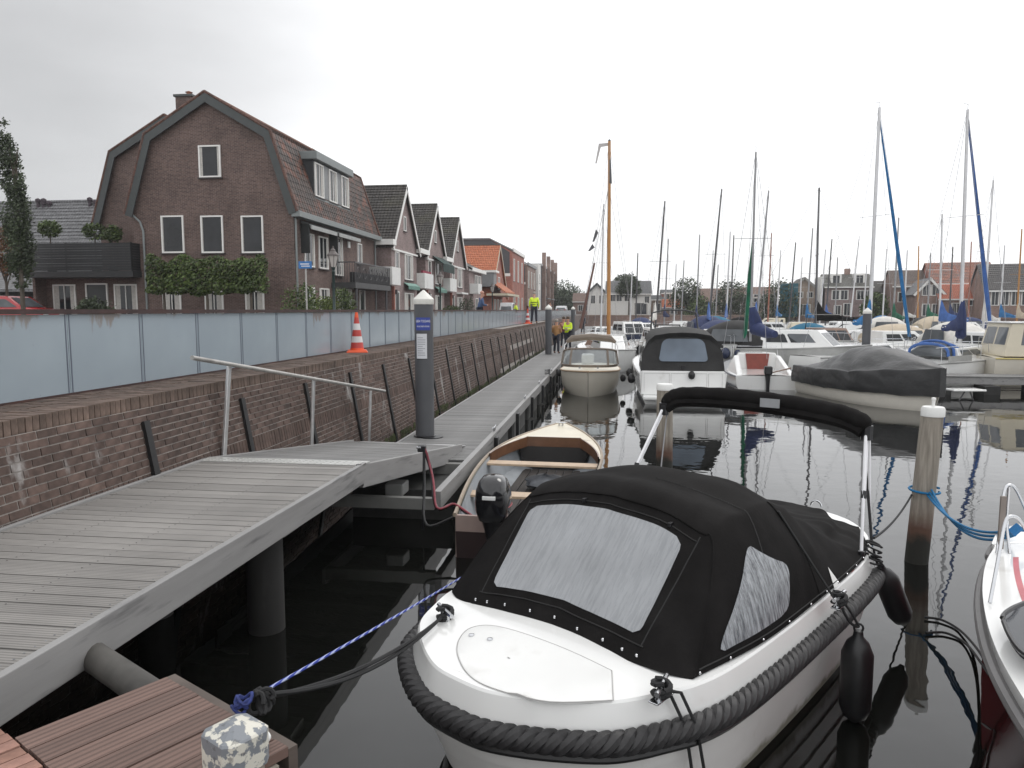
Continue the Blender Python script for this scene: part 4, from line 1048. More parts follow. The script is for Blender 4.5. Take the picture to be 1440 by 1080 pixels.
def cabin(t, x0, x1, w0, w1, z0, z1, mat, nwin=2, rake=.5, arake=.1, top=.84, winm=None, front=True, nm='cabin', roofm=None, wv=(.35,.8), rear=False):
    lo = [(x0,-w0,z0),(x1,-w1,z0),(x1,w1,z0),(x0,w0,z0)]; hi = [(x0+arake,-w0*top,z1),(x1-rake,-w1*top,z1),(x1-rake,w1*top,z1),(x0+arake,w0*top,z1)]
    c = MB().hexa(lo, hi).build(nm, mat, t, bevel=.03)
    wm = winm or win_dark
    for k in range(nwin):
        u0 = .1+.82*k/nwin; u1 = .1+.82*(k+1)/nwin-.05
        facep(MB(), (lo[0],lo[1],hi[1],hi[0]), u0, u1, *wv).build('window', wm, c)
        facep(MB(), (lo[2],lo[3],hi[3],hi[2]), 1-u1, 1-u0, *wv).build('window', wm, c)
    if front:
        facep(MB(), (lo[1],lo[2],hi[2],hi[1]), .08, .48, .2, .85).build('window', wm, c); facep(MB(), (lo[1],lo[2],hi[2],hi[1]), .52, .92, .2, .85).build('window', wm, c)
    if rear: facep(MB(), (lo[3],lo[0],hi[0],hi[3]), .08, .47, .35, .88).build('window', wm, c); facep(MB(), (lo[3],lo[0],hi[0],hi[3]), .53, .92, .35, .88).build('window', wm, c)
    if roofm: MB().box(x0+arake-.1, x1-rake+.08, -max(w0,w1)*top-.05, max(w0,w1)*top+.05, z1+.002, z1+.06).build('roof', roofm, t, bevel=.02)
    return c
def bow_rail(t, L, B, f1, z=.55, x0=.18, m=None, r=.014):
    hb = lambda s: B/2*max(0, 1-((max(s,.45)-.45)/.55)**2.2)
    rl = MB(); pts = []
    ss = [.5+x0, .5+x0+.08, .85, .93, .985]
    for sg in (1,-1):
        p = [(-L/2+L*s, sg*(hb(s)*.93), f1*.92+z) for s in ss]; pts.append(p)
        for q in p[::2]: rl.tube([(q[0],q[1],f1*.85), q], r, 5)
        rl.tube(p, r, 5)
    rl.tube([pts[0][-1], (L/2+.05,0,f1+z), pts[1][-1]], r, 5); rl.build('bow_rail', m or steel, t, True)
def hood(t, x0, x1, w, z0, z1, mat, nm='canopy', winm=None, front_drop=.25):
    rows = []
    for i in range(9):
        f = i/8; x = x0+(x1-x0)*f; zz = z0 + (z1-z0)*(math.sin(math.pi*(f*.82+.1))**.5 if True else 1)
        rows.append([(x, w*math.cos(a)*(1 if abs(math.cos(a))<.9 else .98), z0+(zz-z0)*max(0,math.sin(a))**.6) for a in [math.pi*k/12 for k in range(13)]])
    c = MB().grid(rows); c.f.append(tuple(range(13))); c.f.append(tuple(8*13+k for k in reversed(range(13)))); h = c.build(nm, mat, t, 50)
    if winm:
        for sg in (1,-1):
            q = [(x0+(x1-x0)*.2, sg*(w+.0), z0+(z1-z0)*.25),(x0+(x1-x0)*.8, sg*(w+.0), z0+(z1-z0)*.25),(x0+(x1-x0)*.75, sg*(w*.93), z0+(z1-z0)*.68),(x0+(x1-x0)*.25, sg*(w*.93), z0+(z1-z0)*.68)]
            MB().prism(q, (0, sg*.02, .0)).build('window', winm, h)
    return h
def local_of(t, p):
    d = Vector(p) - Vector(t.location); a = t.rotation_euler[2]
    return Vector((d.x*math.cos(a)+d.y*math.sin(a), -d.x*math.sin(a)+d.y*math.cos(a), d.z))
def rig(t, top, foot, mat, r=.055, spread=True, boom=None, boom_len=2.8, cover=None, boom_dir=-1, stays=True, L=7, B=2.4, vane=True, furl=None, furl_to=None, furl_top=.95, boom_z=1.0):
    T = local_of(t, top); F_ = local_of(t, foot)
    m_ = link('mast', MB().tube([F_, F_.lerp(T,.6), T], [r, r*.9, r*.7], 8).mesh('mast', mat, True), t)
    if spread:
        z = F_.lerp(T,.55); MB().bar(z+Vector((0,-.72,0)), z+Vector((0,.72,0)), .05, .018).build('spreader', mat, m_)
    if vane: MB().tube([T, T+Vector((0,0,.22))], .008, 5).tube([T+Vector((0,0,.2)), T+Vector((-.22,.05,.2))], .008, 5).build('wind_vane', mast_dark, m_)
    if stays:
        s_ = MB(); rr = .0085
        for e in ((L/2-.1,0,F_.z*.5+.3), (-L/2+.1,0,F_.z*.5+.3), (F_.x-.1,B*.46,.8), (F_.x-.1,-B*.46,.8)): s_.tube([T, e], rr, 4, False)
        s_.build('rigging', mast_grey, t)
    if cover:
        z = F_.z + boom_z; bx0 = F_.x + boom_dir*.05; bx1 = F_.x + boom_dir*boom_len
        b_ = link('boom', MB().tube([(bx0,F_.y,z),(bx1,F_.y,z+.05)], .045, 8).mesh('boom', mat, True), t)
        rows = []
        for i in range(13):
            f = i/12; x = bx0+(bx1-bx0)*f; hh = .5*(1-f)**1.6+.13 + (.55*(1-f*5)**1 if f < .2 else 0); ww = .13*(1-f*.5)+.02*math.sin(f*19)
            rows.append([(x, F_.y+ww*math.cos(a)*(1-.35*max(0,math.sin(a))), z-.12+.06*math.sin(f*14)*.3+(hh if math.sin(a)>0 else .1)*math.sin(a)+.1) for a in [2*math.pi*k/12 for k in range(12)]])
        c = MB().grid(rows, True); c.f.append(tuple(range(12))); c.f.append(tuple(12*12+k for k in reversed(range(12)))); c.build('sail_cover', cover, b_, True)
    if furl:
        a_ = F_.lerp(T, furl_top)+Vector((.05,0,0)); e = local_of(t, furl_to)
        pts = [a_.lerp(e, i/10) for i in range(11)]
        MB().tube(pts, [.02+.065*min(1,(i/10)*1.3+.15)*(1 if i < 9 else .8) for i in range(11)], 8).build('furled_sail', furl, t, True)
        MB().lathe([(.1,-.06),(.1,.0),(.05,.02)], e, 10).build('furler_drum', black_plastic, t)
    return m_
def ballf(t, p, r=.13, mat=None): MB().lathe([(.02,-r*2.2),(r*.7,-r*2),(r,-r*1.3),(r,-r*.5),(r*.5,r*.2),(.025,r*.4)], p, 12).build('fender', mat or rubber, t, True)

def place(px, Y, z=0): 
    p = on_y(px, 470, Y); return Vector((p.x, Y, 0))

# ------------------------------------------------------------------ beige launch, bow towards the eye
t = thing('beige_launch', 'beige open launch with taupe spray hood, bow towards us beside the walkway', 'launch', (-.68, 27.0, 0), R(-90))
L, B = 6.2, 2.12
boat_hull(t, L, B, .70, .90, gel_beige, gel_cream, .8, 3.2, .3, M('rub_wood', (.42,.3,.2), .5))
rr = []
for z, sx, k in ((.93,1,0),(1.0,1,0),(1.42,.93,.25),(1.47,.9,.32)):
    rr.append([(1.3+.85*math.cos(a)*sx-k, .96*sx*math.copysign(abs(math.sin(a))**.7,math.sin(a)), z+(.13*math.cos(a) if z > 1.3 else 0)) for a in [-math.pi/2+math.pi*i/16 for i in range(17)]])
ws = MB().grid([rr[1], rr[2]]).build('windscreen', windscreen_m, t, True)
fr = MB().grid([rr[0], rr[1]])
fr.tube(rr[2], .035, 6).tube(rr[1], .02, 6)
for i in (0, 5, 11, 16): fr.bar(rr[1][i], rr[2][i], .09, .025, (1,0,0))
fr.build('windscreen_frame', canvas_taupe, t, 40)
hoodp = [(-.2,-.98,.95),(-.25,-.97,1.55),(-.25,-.8,1.78),(-.25,0,1.86),(-.25,.8,1.78),(-.25,.97,1.55),(-.2,.98,.95)]
MB().tube(hoodp, .02, 6).build('hoop', white_tube, t, True)
MB().tube([(-.25,-.9,1.68),(-.25,-.7,1.81),(-.25,0,1.88),(-.25,.7,1.81),(-.25,.9,1.68)], [.05,.12,.12,.12,.05], 8).build('folded_hood', canvas_taupe, t, True)
MB().box(.0,.35,-.32,.12,.9,1.28).build('console', white_plastic, t, bevel=.05)
for s in (1,-1): MB().box(2.35,2.55,s*.3-.03,s*.3+.03,.93,.97).build('bow_cleat', steel, t)
for s in (1,): ballf(t, (-.4, -1.16, .62), .1); ballf(t, (.7,1.16,.55), .1)
# ------------------------------------------------------------------ white cabin boat beyond it
t = thing('cabin_boat', 'white cabin boat with slanted black side windows behind the beige launch', 'boat', (.05, 37.2, 0), R(-88))
boat_hull(t, 7.6, 2.5, .9, 1.1, gel_white, gel_white, .8, 2.8)
cabin(t, -1.2, 2.5, .98, .62, .98, 1.62, gel_white, 1, 1.0, .1, .8, win_dark, False, wv=(.45,.8))
bow_rail(t, 7.6, 2.5, 1.1, .4)
for s in (1,-1): ballf(t, (1.5, s*1.2, .6), .11); ballf(t, (0, s*1.28, .6), .11)
# ------------------------------------------------------------------ grey-white cruiser with charcoal canopy, stern towards the eye
t = thing('motor_cruiser', 'white motor cruiser under a charcoal canopy, stern towards us in mid harbour', 'cruiser', (2.2, 26.9, 0), R(90))
L, B = 8.4, 2.75
boat_hull(t, L, B, .95, 1.25, gel_white, gel_white, .94, 2.6, .35, gel_grey, boot=gel_navy)
MB().box(-4.75,-4.21,-1.2,1.2,.18,.3).build('swim_platform', gel_white, t, bevel=.04)
MB().hexa([(-4.3,-1.25,.3),(-4.18,-1.25,.3),(-4.18,1.25,.3),(-4.3,1.25,.3)], [(-4.24,-1.22,1.02),(-4.12,-1.22,1.02),(-4.12,1.22,1.02),(-4.24,1.22,1.02)]).build('stern_panel', gel_white, t, bevel=.02)
pnl = MB()
for y0, y1 in ((-1.15,-.75),(-.7,.35),(.4,1.15)): pnl.tube([(-4.29,y0,.4),(-4.25,y0,.95),(-4.25,y1,.95),(-4.29,y1,.4)], .006, 4)
pnl.build('locker_seams', sm_, t)
def chull(z, w, x): return (x, w, z)
prof = [(-4.1,1.18,1.0,1.0),(-4.0,1.16,1.35,0),(-3.75,1.05,1.95,0)]
cr = []
for x, wb, wt, z1 in ((-4.12,1.24,1.0,1.98),(-3.9,1.24,1.02,2.12),(-3.0,1.22,1.0,2.24),(-1.6,1.2,.98,2.26),(-.9,1.18,.95,2.18)):
    xx = lambda z: x - (.0 if x > -4 else -.34*(z-1.0))
    cr.append([(xx(1.0),-wb,1.0),(xx(1.5),-(wb*.55+wt*.5),1.55),(xx(1.8),-wt,z1-.2),(xx(z1),-wt*.82,z1-.04),(xx(z1),-wt*.4,z1+.03),(xx(z1),0,z1+.05),(xx(z1),wt*.4,z1+.03),(xx(z1),wt*.82,z1-.04),(xx(1.8),wt,z1-.2),(xx(1.5),(wb*.55+wt*.5),1.55),(xx(1.0),wb,1.0)])
cm = MB().grid(cr); cm.f.append(tuple(range(11))); cn = cm.build('canopy', canvas_dark, t, 40)
def rrect(y0, y1, z0, z1, r, sl=.12):
    pts = []
    for cy, cz, a0 in ((y1-r-sl,z1-r,0),(y0+r+sl,z1-r,90),(y0+r*.4,z0+r*.4,180),(y1-r*.4,z0+r*.4,270)):
        rr_2 = r if a0 < 180 else r*.4
        for k in range(5): a = R(a0+90*k/4); pts.append((cy+rr_2*math.cos(a), cz+rr_2*math.sin(a)))
    return pts
MB().prism([(-4.165+.34*(z-1.0), y, z) for y, z in rrect(-.74,.7,1.3,1.98,.24,.06)], (.008,0,0)).build('rear_window', win_blue, cn)
for s in (1,-1): MB().prism([(-3.6,s*1.2,1.25),(-2.0,s*1.19,1.25),(-2.1,s*1.05,1.9),(-3.4,s*1.05,1.9)], (0,s*.02,0)).build('side_window', win_mid, cn)
MB().box(-4.2,-4.16,-.07,.07,1.07,1.18).build('vent_box', black_plastic, t)
cabin(t, -.9, 3.0, 1.1, .7, 1.1, 1.75, gel_white, 2, 1.4, .05, .78)
for s in (1,-1): MB().prism([(-3.5,s*1.385,.62),(-2.2,s*1.4,.72),(-2.3,s*1.4,.52),(-3.4,s*1.385,.52)], (0,s*.012,0)).build('hull_window', win_dark, t)
rl = MB().tube([(-.9,-.8,2.1),(-.6,-.75,2.75),(-.6,-.35,2.85),(-.6,.35,2.85),(-.6,.75,2.75),(-.9,.8,2.1)], .03, 6).build('radar_arch', black_plastic, t, True)
rail_ = MB()
bow_rail(t, L, B, 1.25, .5)
ballf(t, (-3.2, 1.5, .8), .12); ballf(t, (-1, 1.5, .8), .12); ballf(t, (-4.3, -.25, 1.0), .1)
# ------------------------------------------------------------------ small sailing boat with the red board
t = thing('small_sailboat', 'small white sailing boat with a red companionway board and green furled jib', 'sailboat', (5.72, 30.6, 0), R(88))
L, B = 6.4, 2.65
boat_hull(t, L, B, .5, .8, gel_white, gel_white, .82, 2.3, .3, gel_navy, boot=gel_navy)
MB().hexa([(-.9,-1.0,.5),(1.9,-.55,.6),(1.9,.55,.6),(-.9,1.0,.5)], [(-.85,-.7,1.2),(1.6,-.42,1.14),(1.6,.42,1.1),(-.85,.7,1.2)]).build('cabin', gel_white, t, bevel=.05)
MB().hexa([(-1.0,-.36,.52),(-.93,-.36,.52),(-.93,.36,.52),(-1.0,.36,.52)],[(-.95,-.44,1.17),(-.87,-.44,1.17),(-.87,.44,1.17),(-.95,.44,1.17)]).build('companionway_board', M('board_red', (.22,.045,.03), .4, var=.15), t)
for s in (1,-1):
    MB().hexa([(-3.0,s*1.02,.45),(-.9,s*1.16,.5),(-.9,s*.66,.5),(-3.0,s*.8,.45)],[(-2.95,s*.98,.5),(-.9,s*.86,1.1),(-.9,s*.68,1.12),(-2.95,s*.84,.52)]).build('cockpit_coaming', gel_white, t, bevel=.03)
MB().tube([(-3.24,-.02,.6),(-3.32,-.02,.3),(-3.32,-.02,-.2)], [.1,.07,.05], 8).build('outboard', black_plastic, t, True)
MB().box(-3.42,-3.18,-.16,.12,.55,.86).build('outboard_cowl', black_plastic, t, bevel=.05)
MB().bar((-3.1,-.15,.6),(-2.2,-1.0,.72),.05,.04).build('tiller', varnish, t)
MB().tube([(-.2,-.9,1.0),(-.15,-.85,1.42),(-.1,.85,1.42),(-.2,.9,1.0)], .012, 5).build('hoop_rail', steel, t, True)
ft = on_y(1055, 480, 31); tpp = on_y(1063, 214, 31)
rig(t, tpp, ft, mast_grey, .05, True, True, 2.2, None, L=L, B=B)
rows = []
bz = local_of(t, on_y(1060, 452, 30)); 
cv = MB(); 
q0 = local_of(t, on_y(1058,432,30.4)); q1 = local_of(t, on_y(1064,462,30.4)); q2 = local_of(t, on_y(1090,470,29)); 
cv.tube([q0, q0.lerp(q1,.5), q1, q1.lerp(q2,.5)+Vector((0,0,-.05)), q2], [.12,.22,.3,.22,.13], 10); cv.build('sail_cover', canvas_navy, t, True)
fa = local_of(t, on_y(1060,325,33)); fb2 = local_of(t, on_y(1047,478,33.6))
MB().tube([fa.lerp(fb2,i/10) for i in range(11)], [.03+.06*min(1,i/4) for i in range(11)], 8).build('furled_sail', canvas_green, t, True)
# ------------------------------------------------------------------ covered boat
bw_ = on_z(1303, 580, 0); sn_ = on_z(1136, 548, 0); dv = bw_ - sn_; L = dv.length - .35
t = thing('covered_boat', 'cream motorboat hidden under a sagging black tarpaulin, bow to the right', 'boat', (bw_+sn_)/2+dv.normalized()*.35+Vector((.22,.05,0)), math.atan2(dv.y, dv.x))
B = 2.5
boat_hull(t, L, B, .52, .66, M('gelcoat_pale', (.78,.74,.66), .3, var=.05), gel_grey, .86, 2.6, .3, gel_beige)
rows = []
for i in range(81):
    s = i/80; x = -L/2-.06+(L+.16)*s; s2 = min(max(s,.0),1)
    h = B/2*((.86+.14*math.sin(min(s2/.45,1)*math.pi/2)) if s2 < .45 else max(.03, 1-((s2-.45)/.55)**2.6))+.05
    zt = 1.0 + .72*math.sin(math.pi*min(1,max(0,(s-.0)*1.25)))**.8*(1 if s < .8 else 1); 
    zt = [ .8, 1.02, 1.25, 1.5, 1.68, 1.74, 1.7, 1.6, 1.48, 1.38, 1.28][min(10,int(s*10))]*(1-(s*10-int(s*10))) + [ .8, 1.02, 1.25, 1.5, 1.68, 1.74, 1.7, 1.6, 1.48, 1.38, 1.28, 1.28][min(11,int(s*10)+1)]*(s*10-int(s*10))
    ze = .86+.34*s*s; zb = .36+.12*s*s; row = []
    prof_ = [(1.0,zb),(1.03,zb+.2),(1.0,ze),(.93,ze+.08),(.62,ze+(zt-ze)*.62),(.3,ze+(zt-ze)*.92),(0,zt)]
    fine = crspline([(0,y*h,z) for y,z in prof_], 7)
    full_ = fine + [Vector((0,-p.y,p.z)) for p in reversed(fine[:-1])]
    for k, p in enumerate(full_):
        w_ = .06*mnoise.noise((x*1.5+p.z*1.2, p.y*1.2, p.z*3)) + .055*abs(math.sin(x*3.4+p.z*4.5+2.5*mnoise.noise((x,p.y,0))))**.6*(1.25-s)*(1 if p.z < ze+.3 else .45) - .02
        row.append((x, p.y*(1+w_*.6), p.z+w_*.7))
    rows.append(row)
cvm = MB().grid(rows); cvm.f.append(tuple(range(len(rows[0])))); cvm.f.append(tuple(80*len(rows[0])+k for k in reversed(range(len(rows[0])))))
cvm.build('tarpaulin', canvas_grey, t, 60)
for i in range(0, 81, 10):
    r_ = rows[i]; MB().tube([Vector(r_[0])+Vector((0,.02,0)), Vector(r_[0])+Vector((0,-.15,-.3))], .008, 4).build('tie_cord', rope_thin, t)
# ------------------------------------------------------------------ finger pier at the right, with dinghy step
t = thing('finger_pier', 'grey finger pier on concrete blocks in front of the white yacht', 'pier', (0,0,0))
a = on_z(1240, 526, .62); b_ = on_z(1500, 529, .62)
d = (b_-a).normalized(); n_ = Vector((-d.y, d.x, 0))
q = [a, b_, b_+n_*1.1, a+n_*1.1]
MB().prism([p-Vector((0,0,.32)) for p in q], (0,0,.24)).build('side_beam', slab_side, t)
pl_ = MB(); ln = (b_-a).length
i = 0
while i*.16 < ln:
    p = a+d*(i*.16); pl_.prism([p-n_*.03-Vector((0,0,.075)), p+d*.15-n_*.03-Vector((0,0,.075)), p+d*.15+n_*1.12-Vector((0,0,.075)), p+n_*1.12-Vector((0,0,.075))], (0,0,.03)); i += 1
stuff(pl_.build('pier_planks', pontoon_plank, t))
for px in (1400, 1330, 1470):
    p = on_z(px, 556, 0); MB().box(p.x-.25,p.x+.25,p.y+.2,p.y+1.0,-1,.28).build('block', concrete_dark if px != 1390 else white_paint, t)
t = thing('bathing_platform', 'small white bathing platform with struts beside the covered bow', 'platform', on_z(1357, 552, .25), R(8))
MB().box(-.55,.5,-.3,.3,.06,.12).build('board', gel_white, t, bevel=.02)
MB().bar((-.2,0,-.3),(.0,0,.05),.03,.03).bar((.3,0,-.3),(.15,0,.05),.03,.03).build('struts', mast_dark, t)
# ------------------------------------------------------------------ white yacht with the navy cover, bow right
Yn = 31.5; mp_ = place(1350, Yn)
t = thing('white_yacht', 'white sailing yacht with navy mast boot and tall royal blue furled jib at right', 'sailing yacht', (mp_.x-.35, Yn-.3, 0), R(41))
L, B = 7.4, 2.6
boat_hull(t, L, B, .95, 1.12, gel_white, gel_white, .8, 2.4, .35, gel_grey)
cabin(t, -1.4, 2.0, .95, .6, .98, 1.42, gel_white, 2, 1.2, .1, .8, win_mid, False)
MB().box(-3.0,-1.3,-1.31,-1.3,.98,1.2).build('grey_panel', gel_grey, t)
hood(t, -1.9, -1.0, .7, 1.1, 1.62, win_mid, 'spray_hood')
for x_ in (-1.86, -1.45, -1.04): MB().tube([(x_, .74*math.cos(a), 1.12+(.56 if x_ == -1.45 else .46)*max(0,math.sin(a))**.6) for a in [math.pi*k/12 for k in range(13)]], .055, 6).build('hood_band', canvas_royal, t, True)
rig(t, on_y(1361,154,Yn), on_y(1350,482,Yn), mast_alu, .075, True, True, 1.4, canvas_navy, L=L, B=B, furl=canvas_royal, furl_to=on_y(1395,482,33.7), boom_z=.6)
MB().lathe([(.11,-.6),(.2,-.5),(.16,.3),(.07,.9)], local_of(t, on_y(1352,455,Yn)), 10).build('mast_boot', canvas_navy, t, True)
bow_rail(t, L, B, 1.12, .5); gl = MB()
for s in (1,-1): gl.tube([(-3.5,s*1.1,1.5),(-1,s*1.25,1.55),(1.4,s*1.05,1.6)], .01, 4); [gl.tube([(x,s*1.2,1),(x,s*1.2,1.55)], .01, 4) for x in (-3.3,-1.8,-.4,1)]
gl.build('guard_rail', steel, t)
letters_m = M('name_grey', (.25,.25,.27), .5)
# ------------------------------------------------------------------ cream cruiser, far right
p = place(1390, 30)+Vector((4.3,0,0))
t = thing('cream_cruiser', 'cream motor cruiser with big square windows and a dark round fender at far right', 'cruiser', (p.x, 30.2, 0), R(-3))
L, B = 8.6, 2.6
boat_hull(t, L, B, 1.1, 1.25, gel_beige, gel_cream, .9, 2.4, .35, M('stripe_yellow', (.55,.45,.15), .4), boot=bottom_brown)
cabin(t, -4.0, 1.0, 1.12, 1.05, 1.14, 2.36, gel_cream, 5, .5, .25, .9, win_mid, True, wv=(.35,.86), roofm=gel_white, rear=True)
cabin(t, 1.5, 3.2, .95, .5, 1.18, 1.55, gel_cream, 1, .9, 0, .85, win_mid, False)
ballf(t, (-3.0, -1.42, .95), .2, M('fender_dark', (.02,.018,.025), .4)); bow_rail(t, L, B, 1.25, .6)
MB().tube([(-3.6,0,2.0),(-1.6,.2,2.7)], .06, 8).build('canvas_roll', canvas_tan, t, True)
# ------------------------------------------------------------------ other motorboats one can tell apart
def motorboat(label, px, Y, rz, L=7, B=2.5, hullm=None, cab=gel_white, can=None, canw=None, name='motor_boat', fb=.85, rail=True, wins=2, rear=False, fend=0, roof=None, cz=1.0, group=None, boot=None, arch=False):
    p = place(px, Y); t = thing(name, label, 'boat', (p.x, Y, 0), R(rz), group)
    boat_hull(t, L, B, fb, fb*1.25, hullm or gel_white, gel_white, .85, 2.4, .3, gel_grey, boot=boot)
    cabin(t, -L*.08, L*.3, B*.42, B*.28, fb*1.05, fb*1.05+.75*cz, cab, wins, .9*cz, .05, .82, win_dark, True, roofm=roof)
    if can: hood(t, -L*.46, -L*.06, B*.43, fb, fb+1.25*cz, can, 'canopy', canw or win_mid)
    if rail: bow_rail(t, L, B, fb*1.25, .45)
    for k in range(fend): ballf(t, (L*.2-k*.45, -B*.48, fb*.6), .13, gel_navy)
    if arch: MB().tube([(-.3,-B*.4,fb),(-.1,-B*.36,fb+1.5),(-.1,B*.36,fb+1.5),(-.3,B*.4,fb)], .03, 6).build('arch', black_plastic, t, True)
    return t
t = motorboat('white cabin cruiser with dark sun roof seen side-on behind the red board sailboat', 1098, 34, -28, 7.4, 2.8, gel_grey, gel_white, canvas_dark, win_mid, 'cabin_cruiser', 1.15, False, 2, cz=1.0)
cabin(t, -2.0, 2.5, 1.2, .8, 1.2, 2.0, gel_white, 3, .8, .1, .85, win_mid, True, 'deck_house')
t = motorboat('white cruiser with two navy ball fenders and black bow hoop, bow towards us', 1018, 37.5, -93, 8.2, 2.7, gel_white, gel_white, canvas_navy, None, fb=1.1)
for s in (-.28,.28): MB().ball((3.9,s,.95), .21, .21, .26).build('ball_fender', gel_navy, t, True)
MB().tube([(3.0,-.7,1.3),(3.0,-.55,2.05),(3.0,.55,2.05),(3.0,.7,1.3)], .04, 6).build('bow_hoop', black_plastic, t, True)
t = motorboat('white motorboat with a black pulpit hoop behind the charcoal canopy', 930, 41, -88, 8, 2.6, gel_white, gel_white, None, fb=1.1)
MB().tube([(3.0,-.75,1.3),(3.0,-.6,2.1),(3.0,.6,2.1),(3.0,.75,1.3)], .04, 6).build('bow_hoop', black_plastic, t, True)
motorboat('dark hulled old boat with pale wheelhouse in the left lane of the harbour', 884, 52, -80, 8, 2.8, gel_navy, gel_white, None, fb=1.1, cz=1.2)
motorboat('white boat with a long navy canopy in the middle distance', 981, 57, 100, 8, 2.8, gel_white, gel_white, canvas_navy, win_blue, fb=1.1, cz=1.1)
motorboat('white boat with a bright blue tent canopy left of the pale-capped guide pile', 1178, 47, 5, 6.6, 2.4, gel_white, gel_white, canvas_teal, None, fb=.85)
motorboat('white sloop-like cruiser stacked behind the covered boat', 1243, 40, 8, 7.2, 2.6, gel_white, gel_white, None, fb=1.0)
motorboat('white cruiser with a tan canopy behind the white yacht', 1316, 43, 4, 8.0, 2.8, gel_white, gel_cream, canvas_tan, win_mid, fb=1.05, cz=.85)
motorboat('white boat with pale canvas tent left of the cream cruiser', 1382, 35, -80, 7.0, 2.6, gel_white, gel_white, canvas_white, None, fb=1.1)
motorboat('white tour boat with a brown cabin panel beyond the side-on cruiser', 1160, 42, -85, 7.5, 2.6, gel_white, varnish, None, fb=1.1, arch=True)
motorboat('low black launch moored along the left walkway far ahead', 848, 58, -90, 7, 2.4, gel_navy, gel_white, None, fb=.8)
for l_, px_, Y_, rz_, L_ in (('white hulled motorboat with bare deck right of the pale-capped guide pile',1222,44,12,7),('white hulled cruiser in the second row behind the white yacht',1372,44,15,7.5),('white day boat between the side-on cruiser and the tent boat',1150,50,-5,6.5),('white cruiser peeping over the covered boat',1275,47,170,7),('white motorboat behind the small red board sailboat',1075,46,100,7),('white motorboat in the second row at the right edge',1425,42,-80,7.5),('white cruiser in the third row left of the green jib',1030,50,85,7),('white day boat left of the two ball fenders',995,46,88,6.5)):
    motorboat(l_, px_, Y_, rz_, L_, 2.5, gel_white, gel_white, None, fb=.95, cz=.85)
far = [(905,66,'varnished'),(960,68,''),(1040,60,''),(1075,72,''),(1125,64,''),(1205,58,''),(1265,56,''),(1290,66,''),(1345,60,''),(1410,56,''),(1000,84,''),(1095,86,''),(1180,78,''),(1235,84,''),(1330,80,''),(1395,76,'')]
wd = ['white boat with navy canopy among the distant moorings by the pale shed','distant white boat with no canopy, ahead of the brick quay','distant boat with a teal canopy near the green furled jib','distant white boat with a black canopy beside the reddish mast','distant cream boat in front of the tan gabled house','distant boat with a white tent canopy in front of the dormer house','distant white boat with a green tent right of the bright blue jib','distant white boat with dark roof in front of the white-trimmed gable','distant boat with a tan tent before the big red roof','distant cream boat before the long brick house at right',
      'tiny white boat on the far side below the round trees','tiny cream boat at the far quay below the tan gabled house','tiny white boat at the far quay below the dormer house','tiny boat with blue tent at the far quay beside the dormer house','tiny white boat at the far quay below the big red roof','tiny white boat at the far quay below the brick house']
cns = [canvas_navy,None,canvas_teal,canvas_black,None,canvas_white,canvas_green,canvas_dark,canvas_tan,None,None,None,None,canvas_blue,None,canvas_navy]
for (px, Y, _), l, cn_, k in zip(far, wd, cns, range(20)):
    motorboat(l, px, Y, [-85,80,5,-10,95,170][k % 6], 6.5+.5*(k % 4), 2.5, gel_cream if 'cream' in l else gel_white, gel_cream if 'cream' in l else gel_white, cn_, None, fb=.95+.1*(k % 3), rail=k % 2 == 0)
# ------------------------------------------------------------------ sailing boats
def sailer(label, top, base, Y, rz, L, hullm, mastm, cover=None, r=.06, boomd=-1, furl=None, furl_to=None, blen=2.8, spread=True, name='sailboat', cab=gel_white, stays=True, fb=.95):
    f = on_y(base[0], base[1], Y); tp_ = on_y(top[0], top[1], Y); f = Vector((f.x, Y, fb+.35))
    a = R(rz); t = thing(name, label, 'sailboat', (f.x-math.cos(a)*L*.07, Y-math.sin(a)*L*.07, 0), a)
    boat_hull(t, L, L*.34, fb, fb*1.2, hullm, gel_white, .75, 2.3, .3, gel_grey)
    cabin(t, -L*.14, L*.24, L*.13, L*.08, fb, fb+.42, cab, 2, .6, .05, .8, win_dark, False)
    rig(t, tp_, f, mastm, r, spread, True, blen, cover, boomd, stays, L, L*.34, furl=furl, furl_to=furl_to)
    bow_rail(t, L, L*.34, fb*1.2, .45); return t
# flat-bottomed wooden barge with the varnished mast
t = sailer('traditional wooden sailing barge with a tall varnished mast and long white pennant', (857,198), (856,462), 42, 88, 9.5, gel_navy, mast_wood, None, .11, spread=False, name='sailing_barge', cab=varnish)
tp_ = local_of(t, on_y(857,198,42)); bk = local_of(t, on_y(858,258,42)); bt_ = local_of(t, on_y(857,220,42))
MB().tube([bk, bt_], [.105,.075], 8).build('mast_band', mast_dark, t); MB().tube([bt_, tp_], [.05,.035], 8).build('topmast', white_paint, t); MB().ball(tp_, .08).build('truck', mast_dark, t)
fl1 = local_of(t, on_y(842,202,42)); fl2 = local_of(t, on_y(837,230,42))
MB().prism([tp_+Vector((0,0,-.1)), tp_+Vector((0,0,-.26)), fl1+Vector((0,0,-.2)), fl1], (.01,0,0)).prism([fl1, fl1+Vector((.02,-.16,0)), fl2+Vector((0,-.08,0)), fl2], (.01,0,0)).build('pennant', M('pennant', (.5,.48,.47), .8), t)
for (x0,y0,x1,y1) in ((838,322,833,340),(833,343,827,353)):
    q0, q1 = local_of(t, on_y(x0,y0,42)), local_of(t, on_y(x1,y1,42)); MB().prism([q0, q0+Vector((0,-.14,-.2)), q1+Vector((0,-.1,0)), q1], (.01,0,0)).build('signal_flag', M('flag_dark', (.1,.1,.11), .8), t)
MB().tube([local_of(t, on_y(836,370,42)), local_of(t, on_y(816,462,42))], [.05,.1], 8).build('sprit', M('spar_brown', (.13,.065,.05), .5), t, True)
